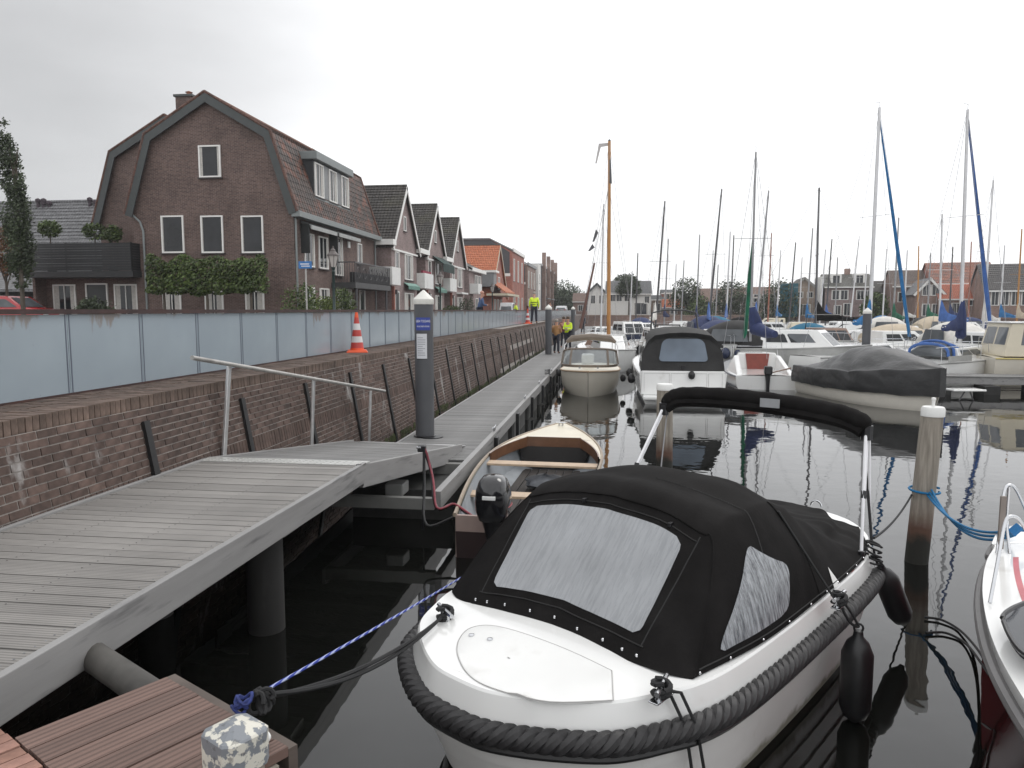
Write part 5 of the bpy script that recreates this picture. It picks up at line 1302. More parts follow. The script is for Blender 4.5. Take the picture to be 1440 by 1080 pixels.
ll = MB()
for x0,y0 in ((826,455),(884,420),(812,470)): ll.tube([local_of(t, on_y(856,262,42)), local_of(t, on_y(x0,y0,42))], .009, 4)
ll.build('halyards', mast_grey, t)
SB = [
 ('sailboat with a plain white mast just left of the varnished barge mast', (849,287),(845,455), 50, 85, 8, gel_white, mast_alu, None),
 ('sailboat with a leaning black mast above the charcoal canopy', (935,283),(921,465), 50, 80, 8, gel_white, mast_dark, canvas_white),
 ('sailboat with a short grey mast beside the leaning black mast', (940,336),(934,445), 74, 95, 7, gel_white, mast_grey, canvas_navy),
 ('sailboat with a slim dark mast before the white house', (897,356),(894,445), 84, 90, 7, gel_navy, mast_dark, None),
 ('sailboat with a tall black mast right of the round tree', (1015,266),(996,455), 54, 85, 8.5, gel_white, mast_dark, canvas_royal),
 ('sailboat with a pale mast just left of the green furled jib', (1027,326),(1021,450), 66, 80, 7.5, gel_white, mast_alu, canvas_royal),
 ('sailboat with a dark mast touching the pale one left of the green jib', (1032,331),(1027,450), 70, 100, 7.5, gel_navy, mast_dark, None),
 ('sailboat with a thick grey mast right of the green furled jib', (1081,268),(1063,445), 50, 75, 8.5, gel_white, mast_grey, canvas_royal),
 ('sailboat with a reddish mast behind the side-on cruiser', (1085,328),(1080,445), 78, 95, 7, gel_red, mast_red, None),
 ('sailboat with a short dark mast before the dark bushy trees', (1119,341),(1110,435), 80, 85, 7, gel_white, mast_dark, None),
 ('sailboat with a grey mast close left of the tall dark one with a boom', (1143,321),(1134,445), 66, 90, 7.5, gel_white, mast_grey, canvas_blue),
 ('sailboat with a small pale mast before the dormer house', (1161,351),(1153,440), 86, 85, 7, gel_white, mast_alu, None),
 ('sailboat with a pale thin mast before the dormer house roof', (1208,336),(1196,440), 84, 95, 7, gel_white, mast_alu, None),
 ('sailboat with a dark short mast hugging the bright blue furled jib', (1264,306),(1256,445), 60, 85, 7.5, gel_white, mast_grey, canvas_green),
 ('sailboat with a slender white mast before the white-trimmed gable', (1325,301),(1322,450), 46, 95, 7, gel_white, mast_alu, canvas_royal),
 ('sailboat with a brown mast and hooked top left of the white-trimmed gable', (1292,346),(1291,445), 80, 85, 8, gel_navy, mast_wood, None),
 ('sailboat with a red-brown mast before the big red roof', (1366,340),(1362,445), 84, 95, 8, gel_navy, mast_red, None),
 ('sailboat with a pale mast and white sail bundle right of the royal blue jib', (1397,253),(1383,450), 46, 80, 8, gel_white, mast_alu, canvas_white),
 ('sailboat with a varnished mast at the right edge of the photo', (1437,322),(1430,450), 66, 85, 8, gel_navy, mast_wood, canvas_tan),
 ('sailboat with a thin white mast far behind the charcoal canopy', (889,381),(886,445), 92, 90, 6.5, gel_white, mast_alu, None),
 ('sailboat with a thin grey mast between the bushy trees and the round tree', (1010,372),(1006,445), 90, 90, 6.5, gel_white, mast_grey, None),
 ('sailboat with a faint pale mast left of the white mast with bright blue jib', (1219,372),(1214,445), 92, 90, 6.5, gel_white, mast_alu, None),
 ('sailboat with a faint grey mast above the pale-capped guide pile', (1178,362),(1174,445), 94, 90, 6.5, gel_white, mast_grey, None),
 ('sailboat with a grey mast between the black masts right of the round tree', (984,330),(979,445), 78, 88, 7, gel_white, mast_grey, canvas_navy),
 ('sailboat with a short pale mast below the leaning black mast', (951,371),(948,445), 88, 92, 6.5, gel_white, mast_alu, None),
 ('sailboat with a pale mast right of the reddish one', (1098,352),(1092,445), 82, 88, 7, gel_white, mast_alu, canvas_blue),
 ('sailboat with a dark mast before the white end wall of the dormer house', (1170,336),(1161,445), 76, 92, 7.2, gel_white, mast_dark, canvas_royal),
 ('sailboat with a thin pale mast left of the bright blue furled jib', (1247,350),(1241,445), 80, 90, 7, gel_white, mast_alu, None),
 ('sailboat with a pale mast right of the bright blue furled jib', (1276,352),(1271,445), 72, 88, 7, gel_white, mast_alu, canvas_white),
 ('sailboat with a grey mast left of the slender white one at the white gable', (1309,356),(1304,445), 74, 90, 7, gel_white, mast_grey, canvas_green),
 ('sailboat with a thin dark mast between the slender white mast and the navy boot', (1340,347),(1335,445), 70, 92, 7, gel_white, mast_dark, canvas_navy),
 ('sailboat with a thin pale mast between the royal blue jib and the right edge', (1413,345),(1406,445), 72, 90, 7, gel_white, mast_alu, canvas_blue),
 ('sailboat with a stubby grey mast under the round trees in the middle', (962,366),(958,445), 96, 90, 6.5, gel_white, mast_grey, None),
 ('sailboat with a hair-thin mast left of the tall black mast', (1003,352),(998,445), 86, 90, 6.5, gel_white, mast_alu, None),
 ('sailboat with a faint mast before the tan gabled house', (1128,362),(1124,445), 92, 90, 6.5, gel_white, mast_alu, None),
]
for l, tp_, bs_, Y, rz, L, hm, mm, cv_ in SB:
    sailer(l, tp_, bs_, Y, rz, L, hm, mm, cv_, .05+.0004*Y, stays=Y < 60)
t = sailer('sailboat with a dark mast and a level boom under a dark cover', (1152,264), (1147,452), 48, -8, 8.5, gel_white, mast_dark, canvas_black, .075, boomd=1, blen=2.2)
sailer('white yacht with a tall white mast, bright blue cover and blue furled jib', (1237,151), (1223,455), 35, 38, 8.2, gel_white, mast_alu, canvas_blue, .085, furl=canvas_blue, furl_to=on_y(1279,474,37.1), blen=1.15, name='white_yacht')

# ------------------------------------------------------------------ buildings
house_brick = brick_mat('house_brick', ((.086,.05,.042),(.135,.083,.069)), (.19,.158,.145), .22, .0625, .009, bmp=.5)
pink_brick = brick_mat('pink_brick', ((.22,.155,.148),(.29,.21,.2)), (.27,.235,.225), .22, .0625, .009, bmp=.3)
red_brick = brick_mat('red_brick', ((.3,.085,.06),(.38,.13,.09)), (.3,.2,.17), .22, .0625, .009, bmp=.3)
tan_brick = brick_mat('tan_brick', ((.27,.2,.15),(.34,.26,.2)), (.35,.3,.26), .22, .0625, .009, bmp=.3)
brown_brick = brick_mat('brown_brick', ((.2,.12,.095),(.28,.17,.14)), (.3,.25,.22), .22, .0625, .009, bmp=.3)
render_white = M('render_white', (.72,.71,.68), .8, var=.06, dirt=(.5,.48,.45), dpos=(.6,.9))
def tile_mat(name, c0, c1, patchc=None, pp=(.6,.7), w=.22, h=.3, mossc=None):
    m, t, b, _, L = nodes(name)
    uv = t.nodes.new('ShaderNodeUVMap'); uv.uv_map = 'm'
    br = t.nodes.new('ShaderNodeTexBrick'); br.offset = 0; br.inputs['Scale'].default_value = 1
    for k, v in (('Brick Width', w), ('Row Height', h), ('Mortar Size', .012), ('Mortar Smooth', .3)): br.inputs[k].default_value = v
    br.inputs['Color1'].default_value = (*c0,1); br.inputs['Color2'].default_value = (*c1,1); br.inputs['Mortar'].default_value = tuple(x*.35 for x in c0)+(1,)
    L.new(uv.outputs['UV'], br.inputs['Vector']); c = br.outputs['Color']
    if patchc: c = mixc(t, ramp2(t, noise(t, 1.4, 6, None, .7), (0,0,0), (.75,)*3, *pp), c, patchc)
    if mossc: c = mixc(t, ramp2(t, noise(t, .6, 5), (0,0,0), (.6,)*3, .5, .75), c, mossc)
    c = mixc(t, 1.0, c, ramp2(t, noise(t, 5, 4), (.7,)*3, (1.3,)*3, .3, .7), 'MULTIPLY')
    L.new(c, b.inputs['Base Color']); b.inputs['Roughness'].default_value = .7
    sp = t.nodes.new('ShaderNodeSeparateXYZ'); L.new(uv.outputs['UV'], sp.inputs[0])
    a = t.nodes.new('ShaderNodeMath'); a.operation = 'MULTIPLY'; a.inputs[1].default_value = 2*math.pi/w; L.new(sp.outputs['X'], a.inputs[0])
    s = t.nodes.new('ShaderNodeMath'); s.operation = 'SINE'; L.new(a.outputs[0], s.inputs[0])
    f = t.nodes.new('ShaderNodeMath'); f.operation = 'FRACT'; d = t.nodes.new('ShaderNodeMath'); d.operation = 'DIVIDE'; d.inputs[1].default_value = h; L.new(sp.outputs['Y'], d.inputs[0]); L.new(d.outputs[0], f.inputs[0])
    u = t.nodes.new('ShaderNodeMath'); u.operation = 'MULTIPLY_ADD'; L.new(s.outputs[0], u.inputs[0]); u.inputs[1].default_value = .35
    g = t.nodes.new('ShaderNodeMath'); g.operation = 'SUBTRACT'; g.inputs[0].default_value = 1; L.new(f.outputs[0], g.inputs[1]); L.new(g.outputs[0], u.inputs[2])
    bump(t, b, u.outputs[0], .9, .04); return m
tile_dark = tile_mat('tiles_brown', (.032,.024,.022), (.072,.047,.038), (.19,.065,.038), (.50,.62), .3, .34)
tile_mossy = tile_mat('tiles_mossy', (.055,.05,.047), (.08,.072,.066), None, mossc=(.085,.08,.045))
tile_grey = tile_mat('tiles_grey', (.13,.13,.135), (.17,.17,.175))
tile_orange = tile_mat('tiles_orange', (.42,.12,.05), (.5,.17,.08))
tile_brown = tile_mat('tiles_far_brown', (.2,.13,.105), (.26,.18,.15))
slate = M('slate_cladding', (.06,.063,.07), .6, var=.1); zinc = M('zinc_roof', (.2,.205,.21), .5, var=.08)
barge_dark = M('barge_board', (.045,.052,.052), .5, var=.1); gutter_grey = M('gutter_grey', (.2,.22,.22), .5, var=.06)
frame_w = M('frame_white', (.78,.77,.74), .4, var=.04); sill_m = M('sill_dark', (.06,.05,.05), .6)
door_dark = M('door_dark', (.025,.028,.03), .35); tarp_m = M('tarp_teal', (.02,.1,.13), .7, var=.2)

win_black = glass_mat('window_black', (.014,.015,.018), .08)
def window(parent, c, u, n, w, h, fw=.07, mull=1, trans=0, curt=.5, pane=None, depth=.07, fm=None, sill=True, dup_of=None):
    """c lower-left corner on the wall, u along, n outward; frame proud of the wall with its pane set back in it"""
    c = Vector(c); u = Vector(u).normalized(); n = Vector(n).normalized(); z = Vector((0,0,1))
    f = MB()
    def bar(a, b, a2, b2, d=depth): 
        p = c+u*a+z*a2
        f.prism([p, p+u*(b-a), p+u*(b-a)+z*(b2-a2), p+z*(b2-a2)], n*d)
    bar(0,w,0,fw); bar(0,w,h-fw,h); bar(0,fw,fw,h-fw); bar(w-fw,w,fw,h-fw)
    for k in range(mull): x = w*(k+1)/(mull+1); bar(x-fw*.3,x+fw*.3,fw,h-fw,depth*.8)
    if trans: bar(fw,w-fw,h*trans-fw*.35,h*trans+fw*.35,depth*.78)
    o = f.build('window', fm or frame_w, parent)
    p = c+u*fw*.9+z*fw*.9
    MB().prism([p, p+u*(w-1.8*fw), p+u*(w-1.8*fw)+z*(h-1.8*fw), p+z*(h-1.8*fw)], n*.02).build('pane', pane or win_dark, o)
    if curt:
        q = MB()
        for a, b in ((fw*1.05, fw+w*.2*curt), (w-fw-w*.2*curt, w-fw*1.05)):
            p = c+u*a+z*fw*1.05; q.prism([p, p+u*(b-a), p+u*(b-a)+z*(h-2.1*fw), p+z*(h-2.1*fw)], n*.024)
        q.build('curtain', curtain_m, o)
    if sill:
        p = c-u*.06-z*.06; MB().prism([p, p+u*(w+.12), p+u*(w+.12)+z*.055, p+z*.055], n*.13).build('sill', sill_m, o)
    return o
def simple_win(parent, c, u, n, w, h, fm=None, pane=None):
    return window(parent, c, u, n, w, h, .08, 1 if w > .8 else 0, 0, .4, pane, .06, fm, False)

Z0 = QZ
def gambrel(name, label, x0, x1, y0, y1, ridge, kz, kin, ez, wallm, roofm, depthwin=True):
    """ridge along Y; x0 < x1 wall faces; kz kink height, kin kink inset; ez eave height (all above the water)"""
    t = thing(name, label, 'house', ((x0+x1)/2, y0, Z0)); hw = (x1-x0)/2
    P = [(-hw,0),(hw,0),(hw,ez-Z0),(hw-kin,kz-Z0-.12),(0,ridge-Z0-.14),(-hw+kin,kz-Z0-.12),(-hw,ez-Z0)]
    MB().prism([(x,0,z) for x, z in P], (0,y1-y0,0)).build('wall', wallm, t)
    # tiled courses as real steps
    rf = MB(); ov = .22
    segs = [((hw+.25,ez-Z0-.15),(hw-kin+.02,kz-Z0)),((hw-kin+.02,kz-Z0),(0,ridge-Z0))]
    for sg in (1,-1):
        for (a, b) in segs:
            A_, B_ = Vector((a[0],0,a[1])), Vector((b[0],0,b[1])); ln = (B_-A_).length; m = max(1, int(ln/.3)); dr = (B_-A_)/m
            nn = Vector((-(B_-A_).z, 0, (B_-A_).x)).normalized()
            if nn.x < 0 and (B_-A_).x <= 0: nn = -nn
            for k in range(m):
                p = A_+dr*k; q = p+dr*1.04; th = .03
                lo_ = [p, p+nn*th, q+nn*th*.45, q]
                rf.prism([(v.x*sg, -ov, v.z) for v in lo_], (0, y1-y0+ov*2, 0))
    rf.build('roof', roofm, t)
    rd = MB().tube([(0,-ov,ridge-Z0+.0),(0,y1-y0+ov,ridge-Z0+.0)], .12, 8); rd.build('ridge_tiles', M('ridge_tile', (.15,.07,.045), .7, var=.3, scale=3), t, True)
    for yb in (-ov-.06, y1-y0+ov):
        pts = [segs[0][0], segs[0][1], segs[1][1], (-segs[0][1][0], segs[0][1][1]), (-segs[0][0][0], segs[0][0][1])]
        ins = []
        for i, (x, z) in enumerate(pts):
            dirs = []
            for (p_, q_) in ((i-1,i),(i,i+1)):
                if p_ >= 0 and q_ < 5: d = Vector((pts[q_][0]-pts[p_][0], 0, pts[q_][1]-pts[p_][1])).normalized(); dirs.append(Vector((-d.z, 0, d.x)))
            n2 = sum(dirs, Vector()).normalized(); k_ = .36/max(.3, n2.dot(dirs[0])); ins.append((x+n2.x*k_, z+n2.z*k_))
        bb = MB(); m = len(pts)
        V_ = [(x,yb,z) for x,z in pts]+[(x,yb,z) for x,z in ins]+[(x,yb+.058,z) for x,z in pts]+[(x,yb+.058,z) for x,z in ins]; F2 = []
        for i in range(m-1):
            F2 += [(i,i+1,m+i+1,m+i),(2*m+i,3*m+i,3*m+i+1,2*m+i+1),(i,2*m+i,2*m+i+1,i+1),(m+i,m+i+1,3*m+i+1,3*m+i)]
        F2 += [(0,m,3*m,2*m),(m-1,3*m-1,4*m-1,2*m-1)]
        bb.add(V_, F2); bb.build('barge_board', barge_dark, t)
    etm = tile_mat('edge_tiles', (.085,.042,.032), (.13,.06,.042), None, w=.3, h=.3)
    for yb in (-ov-.03, y1-y0+ov-.03):
        et = MB()
        for sg in (1,-1):
            for (a, b) in segs:
                et.tube([(a[0]*sg*1.01,yb,a[1]+.06),(b[0]*sg,yb,b[1]+.08)], .07, 6)
        et.build('edge_tiles', etm, t)
    return t, hw
hA, hw = gambrel('gambrel_house', 'big dark brick house with a brown gambrel roof at the head of the row', -23.0, -14.85, 33.8, 46.0, 12.95, 11.1, .95, 7.55, house_brick, tile_dark)
cx_ = (-23.0-14.85)/2
def gx(px, py): p = on_y(px, py, 33.8); return (p.x-cx_, 0, p.z-Z0)
def gwin(x0, y0, x1, y1, **k):
    a = gx(x0, y1); b_ = gx(x1, y0); return window(hA, (a[0], -.0, a[2]), (1,0,0), (0,-1,0), b_[0]-a[0], b_[2]-a[2], **k)
gwin(281,204,310,250, mull=0, curt=.5, pane=win_black)
for x0 in (229, 284.5, 341): gwin(x0,303,x0+29,356, mull=0, curt=.12, pane=win_black)
for x0 in (229, 288, 345):
    a = gx(x0, 405); window(hA, (a[0],0,.05), (1,0,0), (0,-1,0), .95, 1.75, curt=1.5)
def fy(px, py): p = on_x(px, py, -14.85); return (hw, p.y-33.8, p.z-Z0)
def fwin_(x0, y0, x1, y1, **k):
    a = fy(x0, y0); b_ = fy(x1, y1); zt = max(a[2], .3); zb = b_[2]
    return window(hA, (hw, a[1], zb), (0,1,0), (1,0,0), b_[1]-a[1], zt-zb, **k)
window(hA, (hw, 1.1, 3.0), (0,1,0), (1,0,0), 1.2, 1.65); window(hA, (hw, 2.9, 3.0), (0,1,0), (1,0,0), 1.25, 1.65)
window(hA, (hw, 5.1, 2.75), (0,1,0), (1,0,0), 1.2, 2.1, curt=1); window(hA, (hw, 8.8, 3.6), (0,1,0), (1,0,0), .75, 1.2, mull=0)
window(hA, (hw, 1.0, .1), (0,1,0), (1,0,0), 1.2, 1.9, curt=1); window(hA, (hw, 2.9, .1), (0,1,0), (1,0,0), 1.25, 1.9, curt=1)
window(hA, (hw, 5.4, .0), (0,1,0), (1,0,0), 2.2, 2.1, mull=2, curt=1); window(hA, (hw, 9.0, .0), (0,1,0), (1,0,0), .95, 2.1, mull=0, curt=0)
MB().box(hw+.0,hw+.42,-.25,12.4,ez_ if False else 5.22,5.5).build('eave_box', gutter_grey, hA, bevel=.02)
for y_ in (.06, 12.0): MB().tube([(hw+.08,y_,0),(hw+.08,y_,5.2)], .05, 8).build('down_pipe', gutter_grey, hA, True)
dp = gx(190,302); MB().tube([(dp[0]-.1,-.1,dp[2]),(dp[0]+.3,-.1,dp[2]-.35),(dp[0]+.45,-.1,dp[2]-.8),(dp[0]+.45,-.1,0)], .05, 8).build('down_pipe', gutter_grey, hA, True)
for y0 in (.7, 4.4):
    aw = link('awning', MB().prism([(hw+.05,y0,5.05),(hw+.05,y0+3.4,5.05),(hw+.55,y0+3.4,4.8),(hw+.55,y0,4.8)], (0,0,.12)).mesh('awning', M('awning_grey', (.07,.075,.075), .6)), hA)
    MB().box(hw+.552,hw+.6,y0,y0+3.4,4.74,4.93).build('awning_box', M('awning_front', (.32,.33,.32), .5), aw)
    MB().box(hw+.06,hw+.5,y0-.06,y0-.01,3.6,5.0).build('awning_side', M('awning_side', (.02,.022,.022), .7), aw)
# balcony
bal = link('balcony', MB().box(hw+.01,hw+1.35,4.6,11.0,2.05,2.35).mesh('balcony', M('balcony_slab', (.05,.05,.052), .5)), hA)
br = MB()
for k in range(46): br.bar((hw+1.32,4.65+.14*k,2.36),(hw+1.32,4.65+.14*k,3.4),.02,.02)
for k in range(10): br.bar((hw+.05+.14*k,4.64,2.36),(hw+.05+.14*k,4.64,3.4),.02,.02); br.bar((hw+.05+.14*k,10.96,2.36),(hw+.05+.14*k,10.96,3.4),.02,.02)
br.bar((hw+1.32,4.6,3.42),(hw+1.32,11,3.42),.06,.06).bar((hw,4.64,3.42),(hw+1.32,4.64,3.42),.06,.06)
for k in range(6): br.tube([(hw+1.32,5.2+1.0*k+.3*math.cos(a),2.88+.3*math.sin(a)) for a in [i*math.pi/6 for i in range(12)]], .018, 4, closed=True)
br.build('balcony_railing', mast_dark, bal)
MB().box(hw+1.0,hw+1.3,4.7,10.9,2.36,2.9).build('balcony_screen', M('screen_dark', (.014,.014,.015), .6), bal)
for y_ in (10.4, 5.0): MB().tube([(hw+1.25,y_,0),(hw+1.25,y_,2.05)], .07, 8).build('balcony_post', mast_dark, bal)
MB().box(hw+.0,hw+.06,7.2,7.55,4.4,4.75).build('wall_lamp', white_plastic, hA)
# dormer band in the roof
dm = link('dormer', MB().hexa([(hw-1.4,2.9,6.55),(hw-.16,2.9,6.55),(hw-.16,8.0,6.55),(hw-1.4,8.0,6.55)],[(hw-1.6,2.9,8.45),(hw-.16,2.9,8.45),(hw-.16,8.0,8.45),(hw-1.6,8.0,8.45)]).mesh('dormer', M('dormer_cheek', (.035,.037,.042), .6)), hA)
MB().box(hw-1.8,hw+.12,2.75,8.15,8.455,8.85).build('dormer_roof', gutter_grey, dm, bevel=.02)
MB().box(hw-.158,hw-.08,2.9,8.0,6.5,6.62).build('dormer_sill', gutter_grey, dm)
for k, (y0, w_) in enumerate(((3.0,1.15),(4.9,1.15),(6.75,1.15))): window(hA, (hw-.15, y0, 6.66), (0,1,0), (1,0,0), w_, 1.7, mull=1, curt=1)
for y0, y1 in ((4.2,4.85),(6.1,6.7)): MB().box(hw-.157,hw-.12,y0,y1,6.7,8.4).build('dormer_panel', zinc, dm)
# chimney
ch = link('chimney', MB().box(-4.05,-3.15,4.0,4.8,7.0,12.1).mesh('chimney', house_brick), hA)
MB().box(-4.13,-3.07,3.92,4.88,12.102,12.22).build('chimney_cap', barge_dark, ch); MB().lathe([(.14,12.22),(.13,12.4),(.2,12.42),(.02,12.5)], (-3.5,4.4,0), 10).build('chimney_pot', M('pot_red', (.3,.12,.07), .7), ch)
# second gambrel behind to the left
hB, hwB = gambrel('gambrel_house', 'second brick gambrel house half hidden left behind the big one', -27.55, -19.2, 37.6, 47, 13.0, 11.2, .95, 7.6, house_brick, tile_dark)
window(hB, (-.6-1.4, 0, 3.1), (1,0,0), (0,-1,0), 1.6, 2.1, curt=.5)
window(hB, (.3, 0, 6.6), (1,0,0), (0,-1,0), .0+.35, .45, mull=0, curt=0)
# low entry wing with black slatted roof terrace
lw = thing('entry_wing', 'low brick entry wing carrying a black slatted roof terrace', 'house wing', (-25.3, 33.4, Z0))
MB().box(-3.1,2.3,.9,4,0,2.45).build('wall', house_brick, lw)
MB().box(-3.1,2.6,-.3,4,2.45,2.75).build('terrace_slab', M('terrace_slab', (.025,.026,.028), .5), lw)
slm = M('slat_black', (.016,.017,.019), .5, var=.2)
slt = MB().box(-3.1,2.55,-.32,-.29,.003,.115).mesh('slat', slm)
for k in range(11): link('slat', slt, lw).location = (0,0,2.76+.12*k)
sls = MB().box(2.53,2.56,-.29,4,.003,.115).mesh('slat', slm)
for k in range(11): link('slat', sls, lw).location = (0,0,2.76+.12*k)
for x in (-3.1,-.9,2.5): MB().box(x,x+.07,-.29,-.22,2.75,4.1).build('slat_post', slm, lw)
for x in (-2.6,.75): window(lw, (x, .9, .05), (1,0,0), (0,-1,0), 1.25, 2.1, mull=1, curt=1)
window(lw, (-.8, .9, .0), (1,0,0), (0,-1,0), 1.2, 2.2, mull=0, curt=0, pane=door_dark)
MB().box(-3.15,-3.0,.2,.9,0,2.45).build('end_pier', house_brick, lw)

# ------------------------------------------------------------------ foliage
def foliage(nm, mat, parent, blobs, n, size, seed=1, gap=.0):
    rnd = random.Random(seed); m = MB(); tot = sum(b[3]*b[4]*b[5] for b in blobs)
    for (x, y, z, rx, ry, rz) in blobs:
        k = int(n*rx*ry*rz/tot)
        for _ in range(k):
            a = rnd.uniform(0, 2*math.pi); c = rnd.uniform(-1, 1); r = rnd.uniform(.25, 1)**.5; s_ = math.sqrt(1-c*c)
            q = Vector((x+rx*r*s_*math.cos(a), y+ry*r*s_*math.sin(a), z+rz*r*c))
            if mnoise.noise((q.x*1.1+seed, q.y*1.1, q.z*1.1)) < gap-.35: continue
            q += Vector((rnd.gauss(0,.06), rnd.gauss(0,.06), rnd.gauss(0,.06)))*max(rx,rz)
            n1 = Vector((rnd.gauss(0,1), rnd.gauss(0,1), rnd.gauss(.4,1))).normalized(); u = n1.orthogonal().normalized(); v = n1.cross(u); s = size*rnd.uniform(.6,1.4)
            m.add([q-u*s, q-v*s*.55, q+u*s, q+v*s*.55], [(0,1,2,3)])
    return stuff(m.build(nm, mat, parent, fix=False))
leaf_dark = leaf_mat('leaf_dark', (.03,.042,.02), (.07,.095,.045)); leaf_mid = leaf_mat('leaf_mid', (.032,.055,.014), (.10,.14,.035)); leaf_lime = leaf_mat('leaf_lime', (.07,.1,.02), (.16,.2,.04))
leaf_far = leaf_mat('leaf_far', (.05,.07,.04), (.09,.12,.06)); leaf_rust = leaf_mat('leaf_rust', (.12,.06,.025), (.2,.1,.04)); bark = M('bark', (.09,.075,.06), .9, var=.3, bmp=.5, bscale=20)
def plant(name, label, cat, loc, blobs, n, size, mat, trunk=None, seed=1, group=None):
    t = thing(name, label, cat, loc, 0, group); foliage('crown' if trunk else 'leaves', mat, t, blobs, n, size, seed)
    if trunk:
        h, r = trunk; m = MB().tube([(0,0,-.2),(.02,0,h*.5),(0,.03,h)], [r,r*.8,r*.55], 8)
        for k in range(5):
            a = k*2.4; m.tube([(0,0,h*(.7+.06*k)), (.5*math.cos(a)*blobs[0][3], .5*math.sin(a)*blobs[0][4], h+.35*blobs[0][5])], [r*.45, r*.12], 5)
        m.build('trunk', bark, t, True)
    return t
t = thing('espalier_hedge', 'clipped green espalier hedge trained along the brick gable of the big house', 'hedge', (-18.0, 31.6, Z0))
hm_ = MB(); rh = random.Random(5)
for i in range(9000):
    x = rh.uniform(-3.0, 2.75); tp_ = 3.2 + .42*mnoise.noise((x*1.3, 3, 0)) + .12*mnoise.noise((x*5, 1, 0)); bt_ = 1.6 + .3*mnoise.noise((x*1.1, 9, 0)); z = rh.uniform(bt_, tp_)
    e_ = min(1, (2.95-abs(x))*4, (tp_-z)*4+.25, (z-bt_)*4+.25); y = rh.uniform(-.42, .38)*max(.3, e_)+.16*mnoise.noise((x*2.2, z*2.2, 5))
    n1 = Vector((rh.gauss(0,.8), rh.gauss(-.6,.7), rh.gauss(.5,.7))).normalized(); u = n1.orthogonal().normalized(); v = n1.cross(u); s_ = .07*rh.uniform(.6,1.4); q = Vector((x,y,z))
    hm_.add([q-u*s_, q-v*s_*.6, q+u*s_, q+v*s_*.6], [(0,1,2,3)])
stuff(hm_.build('leaves', leaf_mid, t, fix=False))
for k in range(3):
    MB().tube([(-2.2+2.1*k,0,0),(-2.2+2.1*k,.03,1.2),(-2.2+2.1*k,0,2.8)], [.07,.06,.03], 6).build('trunk', bark, t, True)
plant('columnar_tree', 'tall dark narrow tree at the left edge beside the red car', 'tree', (-25.6, 29.6, Z0), [(0,0,2.5,.42,.42,.8),(0,0,3.5,.6,.6,1.3),(-.05,0,5,.58,.58,1.3),(-.15,0,6.4,.5,.5,1.2),(-.25,0,7.4,.4,.4,1.0),(-.35,0,8.3,.27,.27,.8)], 13000, .06, leaf_dark, (7.5,.1), 4)
plant('rusty_tree', 'red-brown tree crown at the left edge below the narrow tree', 'tree', (-27.6, 31, Z0), [(0,0,3.6,.9,.8,1.1)], 2200, .07, leaf_rust, (2.6,.08), 8)
plant('garden_bush', 'low dark bush between the red car and the entry', 'bush', (-22.9, 30.6, Z0), [(0,0,.75,.95,.6,.75)], 2500, .06, leaf_dark, None, 9)
pl = [(70,322,'rounded potted shrub behind the terrace slats, left of two',.55),(133,326,'rounded potted shrub behind the terrace slats near the house',.6),(157,328,'wispy green plant at the house end of the slatted terrace',.55)]
for k, (px, py, l, r) in enumerate(pl):
    p = on_y(px, py, 36); tt = thing('potted_shrub', l, 'shrub', (p.x, 36, Z0+2.75)); foliage('leaves', leaf_mid, tt, [(0,0,p.z-Z0-2.75,r,r,.45)], 900, .07, 20+k)
    MB().lathe([(.2,0),(.28,.4),(.26,.42)], (0,0,0), 12).build('pot', door_dark, tt); MB().tube([(0,0,.4),(0,0,p.z-Z0-2.75)], .03, 5).build('stem', bark, tt)
sh = [(423,27.0,-13.3,.85,.7,1.15,leaf_mid,'olive green shrub at the corner of the big house by the street sign'),(436,0,-13.4,.75,.6,.8,leaf_lime,'bright green shrub against the front of the big house'),(455,0,-13.4,.7,.6,.85,leaf_lime,'lime green bush between the street sign and the lamp post'),(477,0,-13.2,.8,.7,1.1,leaf_mid,'tall green bush under the black balcony'),
      (585+49,0,-12.6,.8,.7,.7,leaf_mid,'low bush in front of the third pink gable'),(657,0,-12.6,.9,.9,1.1,leaf_dark,'dark bush in front of the last white balcony')]
for k, (px, _, X, rx, ry, rz, mt, l) in enumerate(sh):
    p = on_x(px, 430, X); plant('front_shrub', l, 'shrub', (X, p.y, Z0), [(0,0,rz*.8,rx,ry,rz),(.2,.4,rz*1.2,rx*.6,ry*.6,rz*.6)], 1700, .06, mt, None, 40+k)

